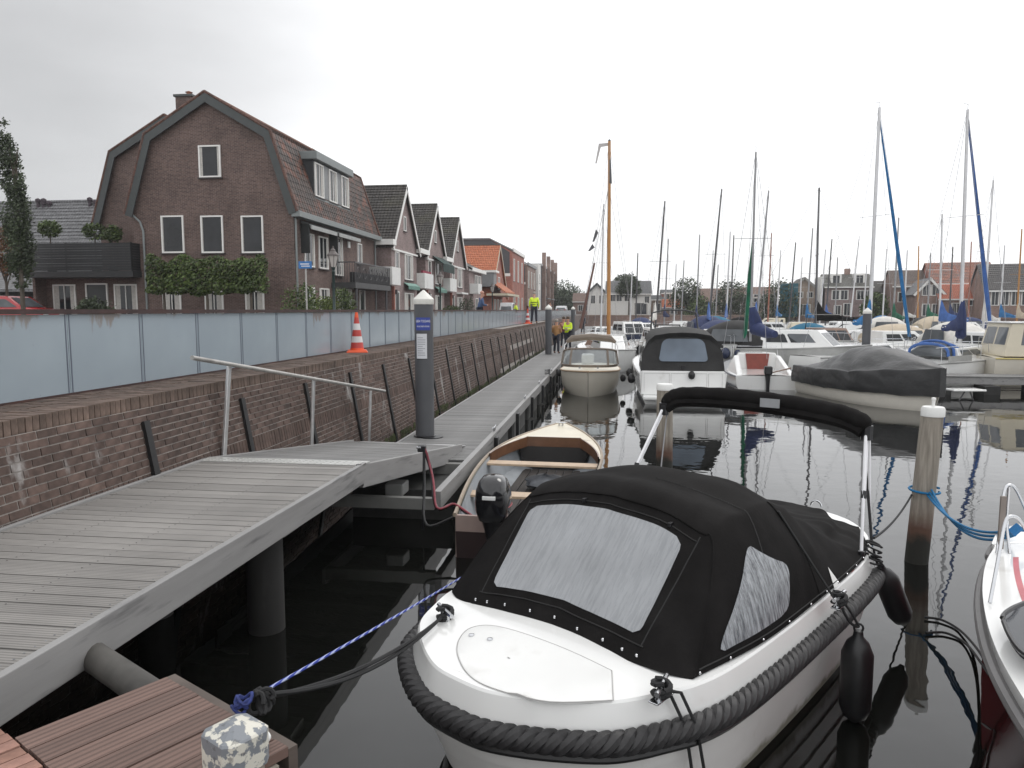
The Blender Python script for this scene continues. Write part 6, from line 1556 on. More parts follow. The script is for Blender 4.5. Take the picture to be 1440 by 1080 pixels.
# ------------------------------------------------------------------ pink gabled terrace
FX = -14.0
def gable_house(ya, yb, apex, ez, label, gx0=FX, depth=9, wallm=None, roofm=None, wins=True, awn=None, trim=None, name='gabled_house'):
    wallm = wallm or pink_brick; roofm = roofm or tile_mossy; trim = trim or frame_w
    t = thing(name, label, 'house', (gx0, (ya+yb)/2, Z0), 0); h = (yb-ya)/2; a = apex-Z0; e = ez-Z0
    MB().prism([(0,-h,0),(0,h,0),(0,h,e),(0,0,a),(0,-h,e)], (-depth,0,0)).build('wall', wallm, t)
    rf = MB()
    for s in (1,-1):
        A_ = Vector((0,s*(h+.35),e-.35*(a-e)/h)); B_ = Vector((0,0,a)); m = 22; d = (B_-A_)/m; nn = Vector((0,(a-e)*s,h)).normalized()
        for k in range(m):
            p = A_+d*k; q = p+d*1.03; rf.prism([(.22,v.y,v.z) for v in (p,p+nn*.11,q+nn*.07,q)], (-depth-.4,0,0))
    rf.build('roof', roofm, t)
    MB().tube([(.22,0,a+.09),(-depth-.2,0,a+.09)], .1, 6).build('ridge_tiles', tile_mossy, t, True)
    bb = MB()
    for s in (1,-1):
        A_ = Vector((.222,s*(h+.38),e-.38*(a-e)/h+.02)); B_ = Vector((.222,0,a+.06)); nn = Vector((0,-(a-e)*s,-h)).normalized()*.2
        bb.prism([A_,B_,B_+nn*1.15,A_+nn], (.05,0,0))
    bb.build('barge_board', trim, t)
    return t, h, a, e
for k, (ya, yb, l) in enumerate(((46.75,53.0,'first pink brick gable, next to the big gambrel house'),(55.7,62.0,'middle pink brick gable with a dark green awning'),(64.4,70.8,'third pink brick gable, furthest of the three alike'))):
    t, h, a, e = gable_house(ya, yb, 11.15, 7.25, l)
    window(t, (0,-.25,e+.95), (0,1,0), (1,0,0), .55, 1.0, mull=0, curt=0)
    window(t, (0,-.1,2.95), (0,1,0), (1,0,0), 2.0, 1.75, mull=2, curt=1); window(t, (0,-2.4,2.95), (0,1,0), (1,0,0), .9, 1.75, mull=0)
    window(t, (0,-.2,.1), (0,1,0), (1,0,0), 2.2, 1.95, mull=2, curt=1.5); window(t, (0,-2.6,.0), (0,1,0), (1,0,0), 1.0, 2.1, mull=0, curt=0, pane=door_dark)
    MB().box(.0,.12,-h,h,4.72,4.84).build('string_course', frame_w, t)
    if k < 2:
        MB().prism([(.05,-.4,2.7),(.05,2.6,2.7),(.35,2.6,2.5),(.35,-.4,2.5)], (0,0,.05)).build('awning', M('awning_green', (.2,.35,.3), .7, var=.1), t)
        MB().box(.34,.38,-.4,2.6,2.28,2.51).build('awning_valance', M('awning_valance', (.12,.24,.2), .7), t)
    else: MB().box(.0,.5,-.4,2.6,2.35,2.5).build('awning_box', white_plastic, t)
    if k == 1:
        MB().prism([(.05,-1.0,5.1),(.05,h,5.1),(.9,h,4.5),(.9,-1.0,4.5)], (0,0,.05)).build('top_awning', M('awning_dark', (.02,.05,.045), .8, var=.3), t)
        MB().box(.88,.92,-1.0,h,3.9,4.52).build('top_valance', M('valance_dark', (.018,.04,.036), .8, var=.4), t)
    # balcony recess to the left of each gable
    yl = ya-(.75 if k == 0 else 2.7); 
    MB().box(-3,-1.4,yl-ya-h+.0,-h-.002,0,5.2).build('recess_wall', pink_brick, t)
    MB().box(-1.6,.35,yl-ya-h,-h-.01,5.0,5.35).build('recess_eave', frame_w, t)
    by = yl-ya-h if k else -h-2.3
    if not k: by = -h-1.9
    bl_ = MB().box(-1.38,.6,by,-h-.02,2.45,2.62).box(.5,.6,by,-h-.02,2.622,3.55).box(-1.38,.498,by,by+.08,2.622,3.55).build('balcony', white_paint, t)
    if k == 1: MB().box(.3,.45,by+.1,-h-.1,3.3,3.75).build('flower_box', M('flower_red', (.25,.03,.06), .8, var=.4, scale=9), bl_)
    window(t, (-1.4, by+.5, 2.7), (0,1,0), (1,0,0), 1.1, 2.0, mull=0, curt=1, sill=False); window(t, (-1.4, by+.4, .02), (0,1,0), (1,0,0), 1.0, 2.1, mull=0, curt=0, pane=door_dark, sill=False)
    MB().box(-.02,.16,-h-.02,-h+.14,0,2.4).build('red_pier', red_brick, t)
    lamp_ = MB().box(.02,.2,-h+.5,-h+.65,1.9,2.2).build('porch_lamp', mast_dark, t)
# lower house with long eave, then the orange roofs
t = thing('eaves_house', 'lower pink house with a white eave and dark roof after the three gables', 'house', (FX, 73.2, Z0))
MB().box(-8,0,0,7.6,0,5.0).build('wall', pink_brick, t)
MB().prism([(.4,-.3,5.0),(-8,-.3,9.2),(-8,-.3,9.0),(.4,-.3,4.8)], (0,8.2,0)).build('roof', tile_mossy, t)
MB().box(.05,.45,-.3,7.9,4.75,5.1).build('eave', frame_w, t)
for y in (3.2, 5.2): window(t, (0,y,2.9), (0,1,0), (1,0,0), 1.5, 1.6, mull=1, curt=1)
bl_ = MB().box(.02,.9,.2,2.4,2.5,3.5).build('balcony', white_paint, t); window(t, (0,3.5,.2), (0,1,0), (1,0,0), 1.5, 1.9)
window(t, (-2.0,1.2,5.9), (0,1,0), (1,0,.0), 1.2, 1.2, curt=0); MB().box(-3.5,-2.02,1.0,2.6,5.4,7.3).build('dormer', frame_w, t)
t, h, a, e = gable_house(86.5, 100, 10.9, 4.7, 'house with a steep orange tiled roof and pale barge boards', FX, 13, red_brick, tile_orange, trim=M('barge_cream', (.6,.55,.42), .5))
MB().prism([(1.8,-h-.2,2.9),(1.8,h*.3,2.9),(0,h*.3,4.2),(0,-h-.2,4.2)], (0,0,.15)).build('porch_roof', tile_orange, t)
MB().box(-.3,2.2,-h-1,h*.5,2.55,2.8).build('porch_eave', M('barge_cream2', (.6,.55,.42), .5), t)
for y in (-4,-1.5,1): window(t, (0,y,.2), (0,1,0), (1,0,0), 1.4, 2)
window(t, (0,-.8,3.4), (0,1,0), (1,0,0), 1.5, 1.6); 
MB().box(-2.6,.6,-h-1.2,-h+1,3.6,5.2).build('bay', zinc, t); MB().box(-2.8,.9,-h-1.4,-h+1.2,5.2,5.45).build('bay_roof', frame_w, t)
# modern red block with zinc roof, and its neighbour
def modern(name, label, y0, y1, z_e, z_r, xback, wallm, gm):
    t = thing(name, label, 'building', (FX, y0, Z0)); D = y1-y0; e = z_e-Z0; r = z_r-Z0
    MB().prism([(0,0,0),(0,0,e),(-3.2,0,r),(-xback,0,r),(-xback,0,0)], (0,D,0)).build('wall', wallm, t)
    MB().prism([(.15,-.2,e+.02),(-3.2,-.2,r+.05),(-xback,-.2,r+.05),(-xback,-.2,r+.25),(-3.3,-.2,r+.25),(.15,-.2,e+.25)], (0,D+.4,0)).build('roof', zinc, t)
    MB().prism([(-.4,-.05,e*.66),(-.4,-.05,e-.1),(-3.2,-.05,r-.02),(-xback,-.05,r-.02),(-xback,-.05,e*.66)], (0,.045,0)).build('slate_gable', slate, t)
    MB().box(-xback,-.3,-.12,-.052,e*.62,e*.665).build('white_band', frame_w, t)
    MB().box(.0,.2,-.1,D,e+.0,e+.5).build('parapet', gm, t)
    for k in range(3):
        yy = 1.2+k*D/3; window(t, (0,yy,e*.55), (0,1,0), (1,0,0), 1.2, e*.35, mull=0); window(t, (0,yy,.6), (0,1,0), (1,0,0), 1.6, 2.2, mull=1)
    return t
modern('red_block', 'modern red brick block with sloping grey zinc roof beyond the orange roof', 106.5, 121, 11.2, 12.9, 12, red_brick, frame_w)
modern('grey_block', 'modern block with dark slate side, second after the orange roof', 126, 140, 10.4, 12.2, 9, brown_brick, zinc)
t = thing('white_tower', 'narrow white rendered stair tower beside the slate sided block', 'building', (FX-.2, 141, Z0)); MB().box(-3,.6,0,5,0,9.6).build('wall', render_white, t); 
for zz in (3,6): window(t, (.6,1.8,zz), (0,1,0), (1,0,0), 1.2, 1.8)
t = thing('pier_block', 'dark glazed apartment block with tall brown brick piers at the end of the row', 'building', (FX, 150, Z0))
MB().box(-10,0,0,44,0,9.8).build('wall', M('block_dark', (.06,.062,.07), .5, var=.2), t); MB().box(-10,.2,-.2,44,9.801,10.2).build('parapet', M('parapet_grey', (.45,.45,.45), .6), t)
for k in range(4): MB().box(.0,.75,3+11*k,4.2+11*k,0,12.6).build('brick_pier', brown_brick, t)
for k in range(3):
    for zz in (1,4,7): window(t, (0,6.5+11*k,zz), (0,1,0), (1,0,0), 6.5, 1.8, mull=3, curt=0, pane=win_mid, sill=False)
    MB().box(.02,1.1,6+11*k,13+11*k,3.2,3.4).build('balcony', zinc, t)

# ------------------------------------------------------------------ low grey roofed house, far left
t = thing('low_grey_house', 'low house with a long plain grey tiled roof at far left', 'house', (-37, 47, Z0))
MB().box(-14,8,.4,9,0,2.4).build('wall', house_brick, t)
rf = MB(); a_, b_ = Vector((0,-.4,2.3)), Vector((0,6,9.1)); d = (b_-a_)/24; nn = Vector((0,-6,6.4)).normalized()
for k in range(24): p = a_+d*k; q = p+d*1.03; rf.prism([(-15,v.y,v.z) for v in (p,p+nn*.1,q+nn*.05,q)], (24,0,0))
rf.build('roof', tile_grey, t); MB().prism([(-15,6,9.1),(-15,12,2.3),(-15,6,2.3)], (24,0,0)).build('roof_back', tile_grey, t)
MB().tube([(-15,6,9.16),(9,6,9.16)], .14, 6).build('ridge_tiles', tile_grey, t)
for px in (52, 60, 125):
    p = on_y(px, 282, 52.5); 
    m = MB()
    for k in range(2): m.lathe([(.13,-.5),(.12,.2),(.2,.24),(.19,.42),(.05,.5)], (p.x+37+.45*k, 5.6, 8.9-.2*k), 8)
    m.build('chimney_pots', M('pots_dark', (.05,.035,.045), .7), t)
for k in range(4): window(t, (-12+4*k,.4,.4), (1,0,0), (0,-1,0), 1.5, 1.6, curt=0)
t = thing('carport', 'low grey tiled lean-to roof beside the red car', 'shed', (-33.5, 40, Z0)); MB().prism([(-9,0,2.1),(-9,2.4,3.2),(-9,2.4,3.05),(-9,0,1.95)], (11,0,0)).build('roof', tile_grey, t); MB().box(-9,2,1.2,2.4,0,2.0).build('wall', M('shed_dark', (.05,.05,.05), .7), t)

# ------------------------------------------------------------------ across the harbour
FQ = thing('far_quay_wall', 'low brick quay wall along the far side of the harbour', 'quay wall', (0,0,0))
MB().prism([(-14,128,-1),(34,124,-1),(70,104,-1),(120,78,-1),(120,79,-1),(70,105.2,-1),(34,125.2,-1),(-14,129,-1)], (0,0,2.9)).build('wall', brown_brick, FQ)
MB().prism([(-14,127.9,1.9),(34,123.9,1.9),(70,103.9,1.9),(120,77.9,1.9),(120,79,1.9),(70,105.2,1.9),(34,125.2,1.9),(-14,129,1.9)], (0,0,.12)).build('coping', tan_brick, FQ)
struct(MB().prism([(-14,129,-1),(34,125.2,-1),(70,105.2,-1),(120,79,-1),(600,60,-1),(600,600,-1),(-14,600,-1)], (0,0,2.8)).build('far_street', asphalt))
def xhouse(name, label, px0, px1, ye, yr, Y, wallm, roofm, D=8, gable=False, wins=(), yg=442, rot=None, chim=None, trim=None, dorm=0, hip=0):
    """front faces the eye; px0..px1 its front, ye eave and yr ridge rows"""
    a = on_y(px0, yg, Y); b = on_y(px1, yg, Y); W_ = b.x-a.x; e = on_y((px0+px1)/2, ye, Y).z-1.8; r = on_y((px0+px1)/2, yr, Y).z-1.8
    rz = YAW*0-math.atan2((a.x+b.x)/2, Y)*.5 if rot is None else rot
    t = thing(name, label, 'house', ((a.x+b.x)/2, Y, 1.8), rz); h = W_/2
    if gable:
        MB().prism([(-h,0,0),(h,0,0),(h,0,e),(0,0,r),(-h,0,e)], (0,D,0)).build('wall', wallm, t); rf = MB()
        for s in (1,-1):
            nn = Vector(((r-e)*s,0,h)).normalized()*.18
            A_ = Vector((s*(h+.3),-.3,e-.3*(r-e)/h)); B_ = Vector((0,-.3,r)); rf.prism([A_,B_,B_+nn,A_+nn], (0,D+.6,0))
        rf.build('roof', roofm, t)
        bb = MB()
        for s in (1,-1):
            A_ = Vector((s*(h+.35),-.36,e-.35*(r-e)/h+.15)); B_ = Vector((0,-.36,r+.2)); nn = Vector((-(r-e)*s,0,-h)).normalized()*.3; bb.prism([A_,B_,B_+nn,A_+nn], (0,.05,0))
        bb.build('barge_board', trim or frame_w, t)
    else:
        MB().prism([(-h,0,0),(-h,0,e),(-h,D/2,r-.15),(-h,D,e),(-h,D,0)], (2*h,0,0)).build('wall', wallm, t); rf = MB()
        m = 14
        for s in (0,1):
            A_ = Vector((-h-.2, -.35 if s == 0 else D+.35, e-.15)); B_ = Vector((-h-.2, D/2, r)); d = (B_-A_)/m; nn = Vector((0,-(r-e) if s == 0 else (r-e),D/2)).normalized()
            for k in range(m): p = A_+d*k; q = p+d*1.03; rf.prism([p,p+nn*.12,q+nn*.07,q], (2*h+.4,0,0))
        rf.build('roof', roofm, t); MB().box(-h-.2,h+.2,-.45,-.355,e-.2,e-.02).build('gutter', trim or frame_w, t)
        for k in range(dorm):
            x = -h+2*h*(k+.5)/dorm; zz = e+(r-e)*.25; yy = D/2*.25
            d_ = MB().box(x-.75,x+.75,yy,yy+2.5,zz-.2,zz+1.5).build('dormer', frame_w, t); window(d_, (x-.55,yy,zz), (1,0,0), (0,-1,0), 1.1, 1.3, curt=0, sill=False)
    for (u, z, w, hh) in wins: simple_win(t, (-h+2*h*u, 0, z), (1,0,0), (0,-1,0), w, hh)
    if chim is not None:
        c = MB().box(-h+2*h*chim-.4,-h+2*h*chim+.4,D/2-.35,D/2+.35,r-.6,r+.9).build('chimney', brown_brick, t)
    return t
xhouse('white_house', 'white rendered house with long grey roof across the harbour', 852, 915, 413, 394, 138, render_white, tile_grey, 10, wins=[(.08,2.6,1.2,1.6),(.22,2.6,1.2,1.6),(.4,2.6,1.2,1.6),(.62,.2,2.6,2.2),(.85,2.2,1.0,1.4)])
t = xhouse('white_gable_house', 'white gabled wing with a dark roof edge left of the white house', 826, 852, 412, 399, 139, render_white, tile_grey, 9, True, wins=[(.15,2.2,1.0,1.6),(.6,2.2,1.0,1.6)], trim=barge_dark)
xhouse('brown_cottage', 'small dark roofed cottage far behind the brown spar', 806, 828, 424, 412, 170, brown_brick, tile_brown, 8, wins=[(.3,.8,1.2,1.4),(.6,.8,1.2,1.4)])
xhouse('flat_shop', 'pale low shop between the white house and the red brick one', 915, 932, 421, 415, 140, tan_brick, zinc, 7, wins=[(.2,.5,1.4,1.8)])
xhouse('brick_house', 'red brick house with flat grey roof left of the round tree', 930, 951, 412, 407, 142, red_brick, zinc, 8, wins=[(.15,3,1.1,1.4),(.6,3,1.1,1.4)])
xhouse('orange_shed', 'low shed with bright orange roof before the red brick house', 932, 964, 432, 421, 136, brown_brick, tile_orange, 6, wins=[(.3,.3,1.4,1.3)])
xhouse('long_house', 'long low house with a plain brown roof between two round trees', 976, 1044, 424, 405, 140, brown_brick, tile_brown, 9, wins=[(.1,.6,1.4,1.5),(.3,.6,1.4,1.5),(.55,.6,1.4,1.5),(.8,.6,1.4,1.5)])
xhouse('row_house', 'brown brick row house behind the green furled jib', 1044, 1092, 418, 403, 138, tan_brick, tile_brown, 9, wins=[(.05,2.4,1.3,1.5),(.3,2.4,1.3,1.5),(.55,2.4,1.3,1.5),(.8,2.4,1.3,1.5),(.2,.2,1.3,1.5),(.6,.2,1.3,1.5)])
xhouse('tan_gable_house', 'tan brick gabled house with two square white windows', 1113, 1146, 405, 391, 126, tan_brick, tile_mossy, 9, True, wins=[(.2,3.0,1.0,1.0),(.62,3.0,1.0,1.0),(.15,.2,2.4,1.8)], trim=M('trim_grey', (.3,.29,.27), .6))
t = xhouse('dormer_house', 'cream and pink house with two white dormers and a tall chimney', 1160, 1224, 403, 384, 120, pink_brick, tile_mat('tiles_grey_green', (.13,.13,.115), (.17,.165,.15)), 9, wins=[(.14,2.6,1.2,1.5),(.32,2.6,1.2,1.5),(.66,2.6,1.3,1.5),(.82,2.6,1.0,1.5),(.2,.2,1.1,1.6),(.4,.2,1.1,1.9),(.75,.2,1.6,1.7)], chim=.55, dorm=2)
MB().box(-4.05,-3.7,-.05,8,0,6.2).build('white_end_wall', render_white, t)
xhouse('dark_house', 'dark low house half hidden behind the white mast with blue jib', 1226, 1258, 412, 394, 124, brown_brick, tile_mossy, 9, wins=[(.3,.6,1.2,1.4)])
xhouse('brown_long_house', 'long brown roofed house behind the bright blue jib', 1256, 1318, 402, 378, 116, brown_brick, tile_mat('tiles_dull', (.12,.085,.07), (.16,.12,.1)), 10, wins=[(.1,2.2,1.2,1.5),(.35,2.2,1.2,1.5),(.6,2.2,1.2,1.5)], chim=.9)
xhouse('white_trim_house', 'dark timber gable house with bold white barge boards', 1287, 1324, 412, 392, 108, brown_brick, tile_grey, 9, True, wins=[(.22,3.0,1.1,1.5),(.56,3.0,1.1,1.5),(.25,.2,1.0,1.7),(.6,.2,1.0,1.7)])
xhouse('red_roof_house', 'tall house with a broad red and brown roof behind the navy mast boot', 1312, 1398, 398, 366, 112, red_brick, tile_mat('tiles_red', (.25,.085,.05), (.33,.13,.08), (.13,.11,.1), (.45,.6)), 12, wins=[(.2,2,1.3,1.6),(.5,2,1.3,1.6)])
xhouse('orange_roof_house', 'low brick house under a red-orange roof right of the white gable', 1322, 1386, 420, 399, 106, brown_brick, tile_mat('tiles_red_orange', (.4,.1,.05), (.46,.14,.075)), 8, wins=[(.25,.6,1.3,1.4),(.6,1.6,.9,.8)])
t = xhouse('long_brick_house', 'long brown brick house with dark roof and white windows at far right', 1388, 1490, 408, 368, 98, brown_brick, tile_mat('tiles_black', (.06,.055,.055), (.085,.08,.078)), 10, wins=[(.07,1.6,.95,1.9),(.2,1.6,.95,1.9),(.33,1.6,.95,1.9),(.46,1.6,.95,1.9)], rot=R(-14))
# far trees
FT = [(885,386,440,138,1.9,'bushy young tree before the white house',leaf_dark),(876,386,405,160,2.0,'tree top showing over the white house roof',leaf_dark),(967,391,440,132,2.6,'round green tree right of the orange shed',leaf_dark),(1030,394,440,132,2.9,'round green tree right of the long brown roof',leaf_dark),(985,418,440,130,2.4,'low hedge-like tree below the long brown roof',leaf_mid),(1232,412,440,112,1.6,'light green bush beside the dormer house',leaf_mid),(1098,396,440,122,2.9,'dark dense tree with a teal sheet beside it',leaf_dark)]
for k, (px, y0, y1, Y, r, l, mt) in enumerate(FT):
    a = on_y(px, y0, Y); h = a.z-1.8; plant('far_tree', l, 'tree', (a.x, Y, 1.8), [(0,0,h-r*.9,r,r,r*.95),(r*.4,0,h-r*1.5,r*.8,r*.8,r*.8),(-r*.5,0,h-r*1.4,r*.8,r*.8,r*.75)], 3200, .2, mt, (max(.8,h-r*1.2), .16), 60+k)
for k, (px, y0, Y, r, l) in enumerate(((790,395,185,4.6,'large pale green tree at the end of the left row'),(801,406,190,3.4,'smaller pale green tree right of the large one'),(815,421,210,3.2,'small far tree behind the guide piles'),(780,402,200,4.4,'green tree peeping from behind the brick piers'))):
    a = on_y(px, y0, Y); h = a.z-Z0; plant('far_tree', l, 'tree', (a.x, Y, Z0), [(0,0,h-r*.8,r,r,r*.85),(r*.5,0,h*.45,r*.9,r*.8,h*.4),(-r*.3,0,h*.4,r,r,h*.38)], 4200, .25, leaf_far, (h*.5,.25), 80+k)
p = on_y(1110, 410, 121); tag(MB().box(p.x-1.3,p.x+1.3,121,121.5,1.8,7).build('scaffold_sheet', tarp_m), 'teal scaffold sheet hanging beside the dark dense tree', 'sheet')

# ------------------------------------------------------------------ street furniture
def lamp(x, y, label):
    t = thing('street_lamp', label, 'street lamp', (x, y, Z0), 0, 'old style lanterns along the quay')
    MB().lathe([(.11,0),(.11,.5),(.06,.56),(.05,2.3),(.075,2.33),(.045,2.38),(.09,2.5)], (0,0,0), 12).build('pole', M('lamp_green', (.012,.03,.028), .4), t, 40)
    MB().lathe([(.1,2.5),(.2,2.92),(.195,2.93)], (0,0,0), 6).build('lantern_glass', M('lantern_glass', (.5,.47,.44), .2), t)
    fr = MB()
    for k in range(6):
        a = k*math.pi/3; fr.bar((.1*math.cos(a),.1*math.sin(a),2.5),(.2*math.cos(a),.2*math.sin(a),2.93),.02,.02)
    fr.lathe([(.23,2.93),(.22,2.97),(.1,3.1),(.1,3.14),(.03,3.22),(.03,3.3)], (0,0,0), 12); fr.build('lantern_frame', M('lantern_frame', (.1,.085,.08), .5), t)
    return t
l1 = lamp(-10.5, 27.4, 'old style lantern before the balcony of the big house')
dup(l1, (-10.5, 45.4, Z0), 0, 'old style lantern before the third pink gable')
dup(l1, (-10.5, 66, Z0), 0, 'old style lantern further on, before the orange roof')
t = thing('street_sign', 'small blue street name sign on a thin grey pole before the big house', 'sign', (-10.5, 24.8, Z0))
MB().tube([(0,0,0),(0,0,2.42)], .03, 8).build('pole', galv, t, True)
MB().box(-.24,.24,-.055,-.035,2.3,2.55).build('plate', M('sign_blue', (.03,.16,.42), .4), t, bevel=.005)
MB().box(-.17,.15,-.0585,-.0555,2.44,2.475).box(-.14,.17,-.0585,-.0555,2.37,2.4).build('white_lettering', wl, t)
def cone(x, y, label, s=1.0):
    t = thing('traffic_cone', label, 'traffic cone', (x, y, QZ+.002), R(20), 'traffic cones on the coping'); t.scale = (s,)*3
    red = cone_red; wht = cone_white
    MB().hexa([(-.24,-.24,0),(.24,-.24,0),(.24,.24,0),(-.24,.24,0)],[(-.2,-.2,.055),(.2,-.2,.055),(.2,.2,.055),(-.2,.2,.055)]).build('base', cone_orange, t, bevel=.012)
    z0, r0, r1, H_ = .055, .155, .028, .84
    zs = [0,.05,.2,.36,.53,.7,.86,1.0]; ms_ = [cone_orange, cone_red, wht, cone_red, wht, cone_red, cone_orange]
    for k in range(7):
        rr = lambda f: r0+(r1-r0)*f; MB().lathe([(rr(zs[k]), z0+H_*zs[k]),(rr(zs[k+1]), z0+H_*zs[k+1])], (0,0,0), 20).build('band', ms_[k], t, 40)
    return t
cone_orange = M('cone_orange', (.75,.09,.02), .4, var=.08); cone_red = M('cone_red', (.5,.05,.04), .4, var=.1); cone_white = M('cone_white', (.68,.66,.66), .4, var=.06)
cone(-5.18, 14.75, 'near red and white traffic cone on the brick coping', .92)
cone(-5.22, 47.2, 'far red and white traffic cone by the man in the yellow vest', 1.05)

# ------------------------------------------------------------------ cars
def car(label, loc, rz, paint, van=False, s=1.0):
    t = thing('parked_car', label, 'car', loc, rz)
    zr = 1.9 if van else 1.46
    side = [(-2.05,.35),(2.05,.35),(2.1,.6),(1.95,.82),(1.1,.95),(.45,zr-.05),(-.9,zr),(-1.75,zr-.25 if not van else zr-.02),(-2.05,.95)]
    rows = []
    for y, k in ((-.86,.0),(-.84,.05),(0,.07),(.84,.05),(.86,0)):
        rows.append([(x, y*(1-.16*max(0,z-.9)), z+k*(1 if z > 1.2 else .3)) for x, z in side])
    m = MB().grid(rows, True); m.f.append(tuple(range(9))); m.f.append(tuple(4*9+k for k in reversed(range(9)))); m.build('body', paint, t, 40)
    for s_ in (1,-1):
        yy = lambda z: .865*(1-.16*max(0,z-.9))*s_
        MB().prism([(x, yy(z), z) for x, z in ((.95,.98),(.4,zr-.13),(-.2,zr-.1),(-.2,.98))], (0,.015*s_,0)).build('side_window', win_mid, t)
        MB().prism([(x, yy(z), z) for x, z in ((-.28,.98),(-.28,zr-.1),(-.95,zr-.1),(-1.55,zr-.32),(-1.6,.98))], (0,.015*s_,0)).build('side_window', win_mid, t)
    MB().prism([(1.13,-.7,.97),(1.13,.7,.97),(.5,.62,zr-.06),(.5,-.62,zr-.06)], (.02,0,.02)).build('windscreen', win_mid, t)
    MB().prism([(-2.06,-.68,1.0),(-2.06,.68,1.0),(-1.8,.6,zr-.26),(-1.8,-.6,zr-.26)], (-.02,0,.02)).build('rear_window', win_mid, t)
    for x in (1.3,-1.3):
        for s_ in (1,-1):
            w_ = link('wheel', MB().lathe([(.2,-.1),(.32,-.09),(.32,.09),(.2,.1)], (0,0,0), 18).mesh('wheel', rubber, 40), t); w_.location = (x, .78*s_, .32); w_.rotation_euler = (R(90),0,0)
            MB().lathe([(.19,-.105),(.19,.105)], (0,0,0), 14).build('rim', alu, w_)
    for s_ in (1,-1): MB().box(2.02,2.1,.55*s_-.16,.55*s_+.16,.62,.76).build('headlight', white_plastic, t); MB().box(-2.1,-2.02,.6*s_-.12,.6*s_+.12,.75,.95).build('tail_light', gel_red, t)
    t.scale = (s,)*3; return t
p = on_y(15, 430, 31.5); car('red hatchback parked behind the fence at the left edge', (p.x, 31.5, Z0+.03), R(4), M('paint_red', (.45,.03,.035), .25, coat=.5))
p = on_x(718, 430, -11.0); car('white van parked before the red brick block', (-11.0, p.y-2, Z0), R(90), M('paint_white', (.7,.71,.72), .3), True, .85)
p = on_x(790, 433, -7.5); car('silver car parked far along the quay near the pale trees', (-7.5, p.y, Z0), R(90), M('paint_silver', (.5,.51,.52), .3, .3))

# ------------------------------------------------------------------ people
skin_m = M('skin', (.5,.27,.19), .55, var=.05); hair_grey = M('hair_grey', (.33,.3,.27), .8, var=.2); hair_brown = M('hair_brown', (.09,.06,.04), .8)
hivis = M('hi_vis_yellow', (.72,.93,.03), .6, var=.08); hivis_band = M('hi_vis_band', (.5,.5,.5), .3); navy_t = M('trousers_navy', (.02,.022,.035), .8, var=.2); ochre = M('jacket_ochre', (.36,.19,.075), .8, var=.15)
shoe_m = M('shoe_black', (.02,.02,.02), .6)
def skin(nm, verts, edges, rad, mat, parent, root=0, sub=2):
    me = bpy.data.meshes.new(nm); me.from_pydata(verts, edges, []); me.materials.append(mat)
    o = link(nm, me, parent); o.modifiers.new('skin', 'SKIN')
    sv = me.skin_vertices[0].data
    for i, r in enumerate(rad): sv[i].radius = (r, r) if not isinstance(r, tuple) else r; sv[i].use_root = (i == root)
    s = o.modifiers.new('sub', 'SUBSURF'); s.levels = sub; s.render_levels = sub
    o.modifiers['skin'].use_smooth_shade = True
    return o
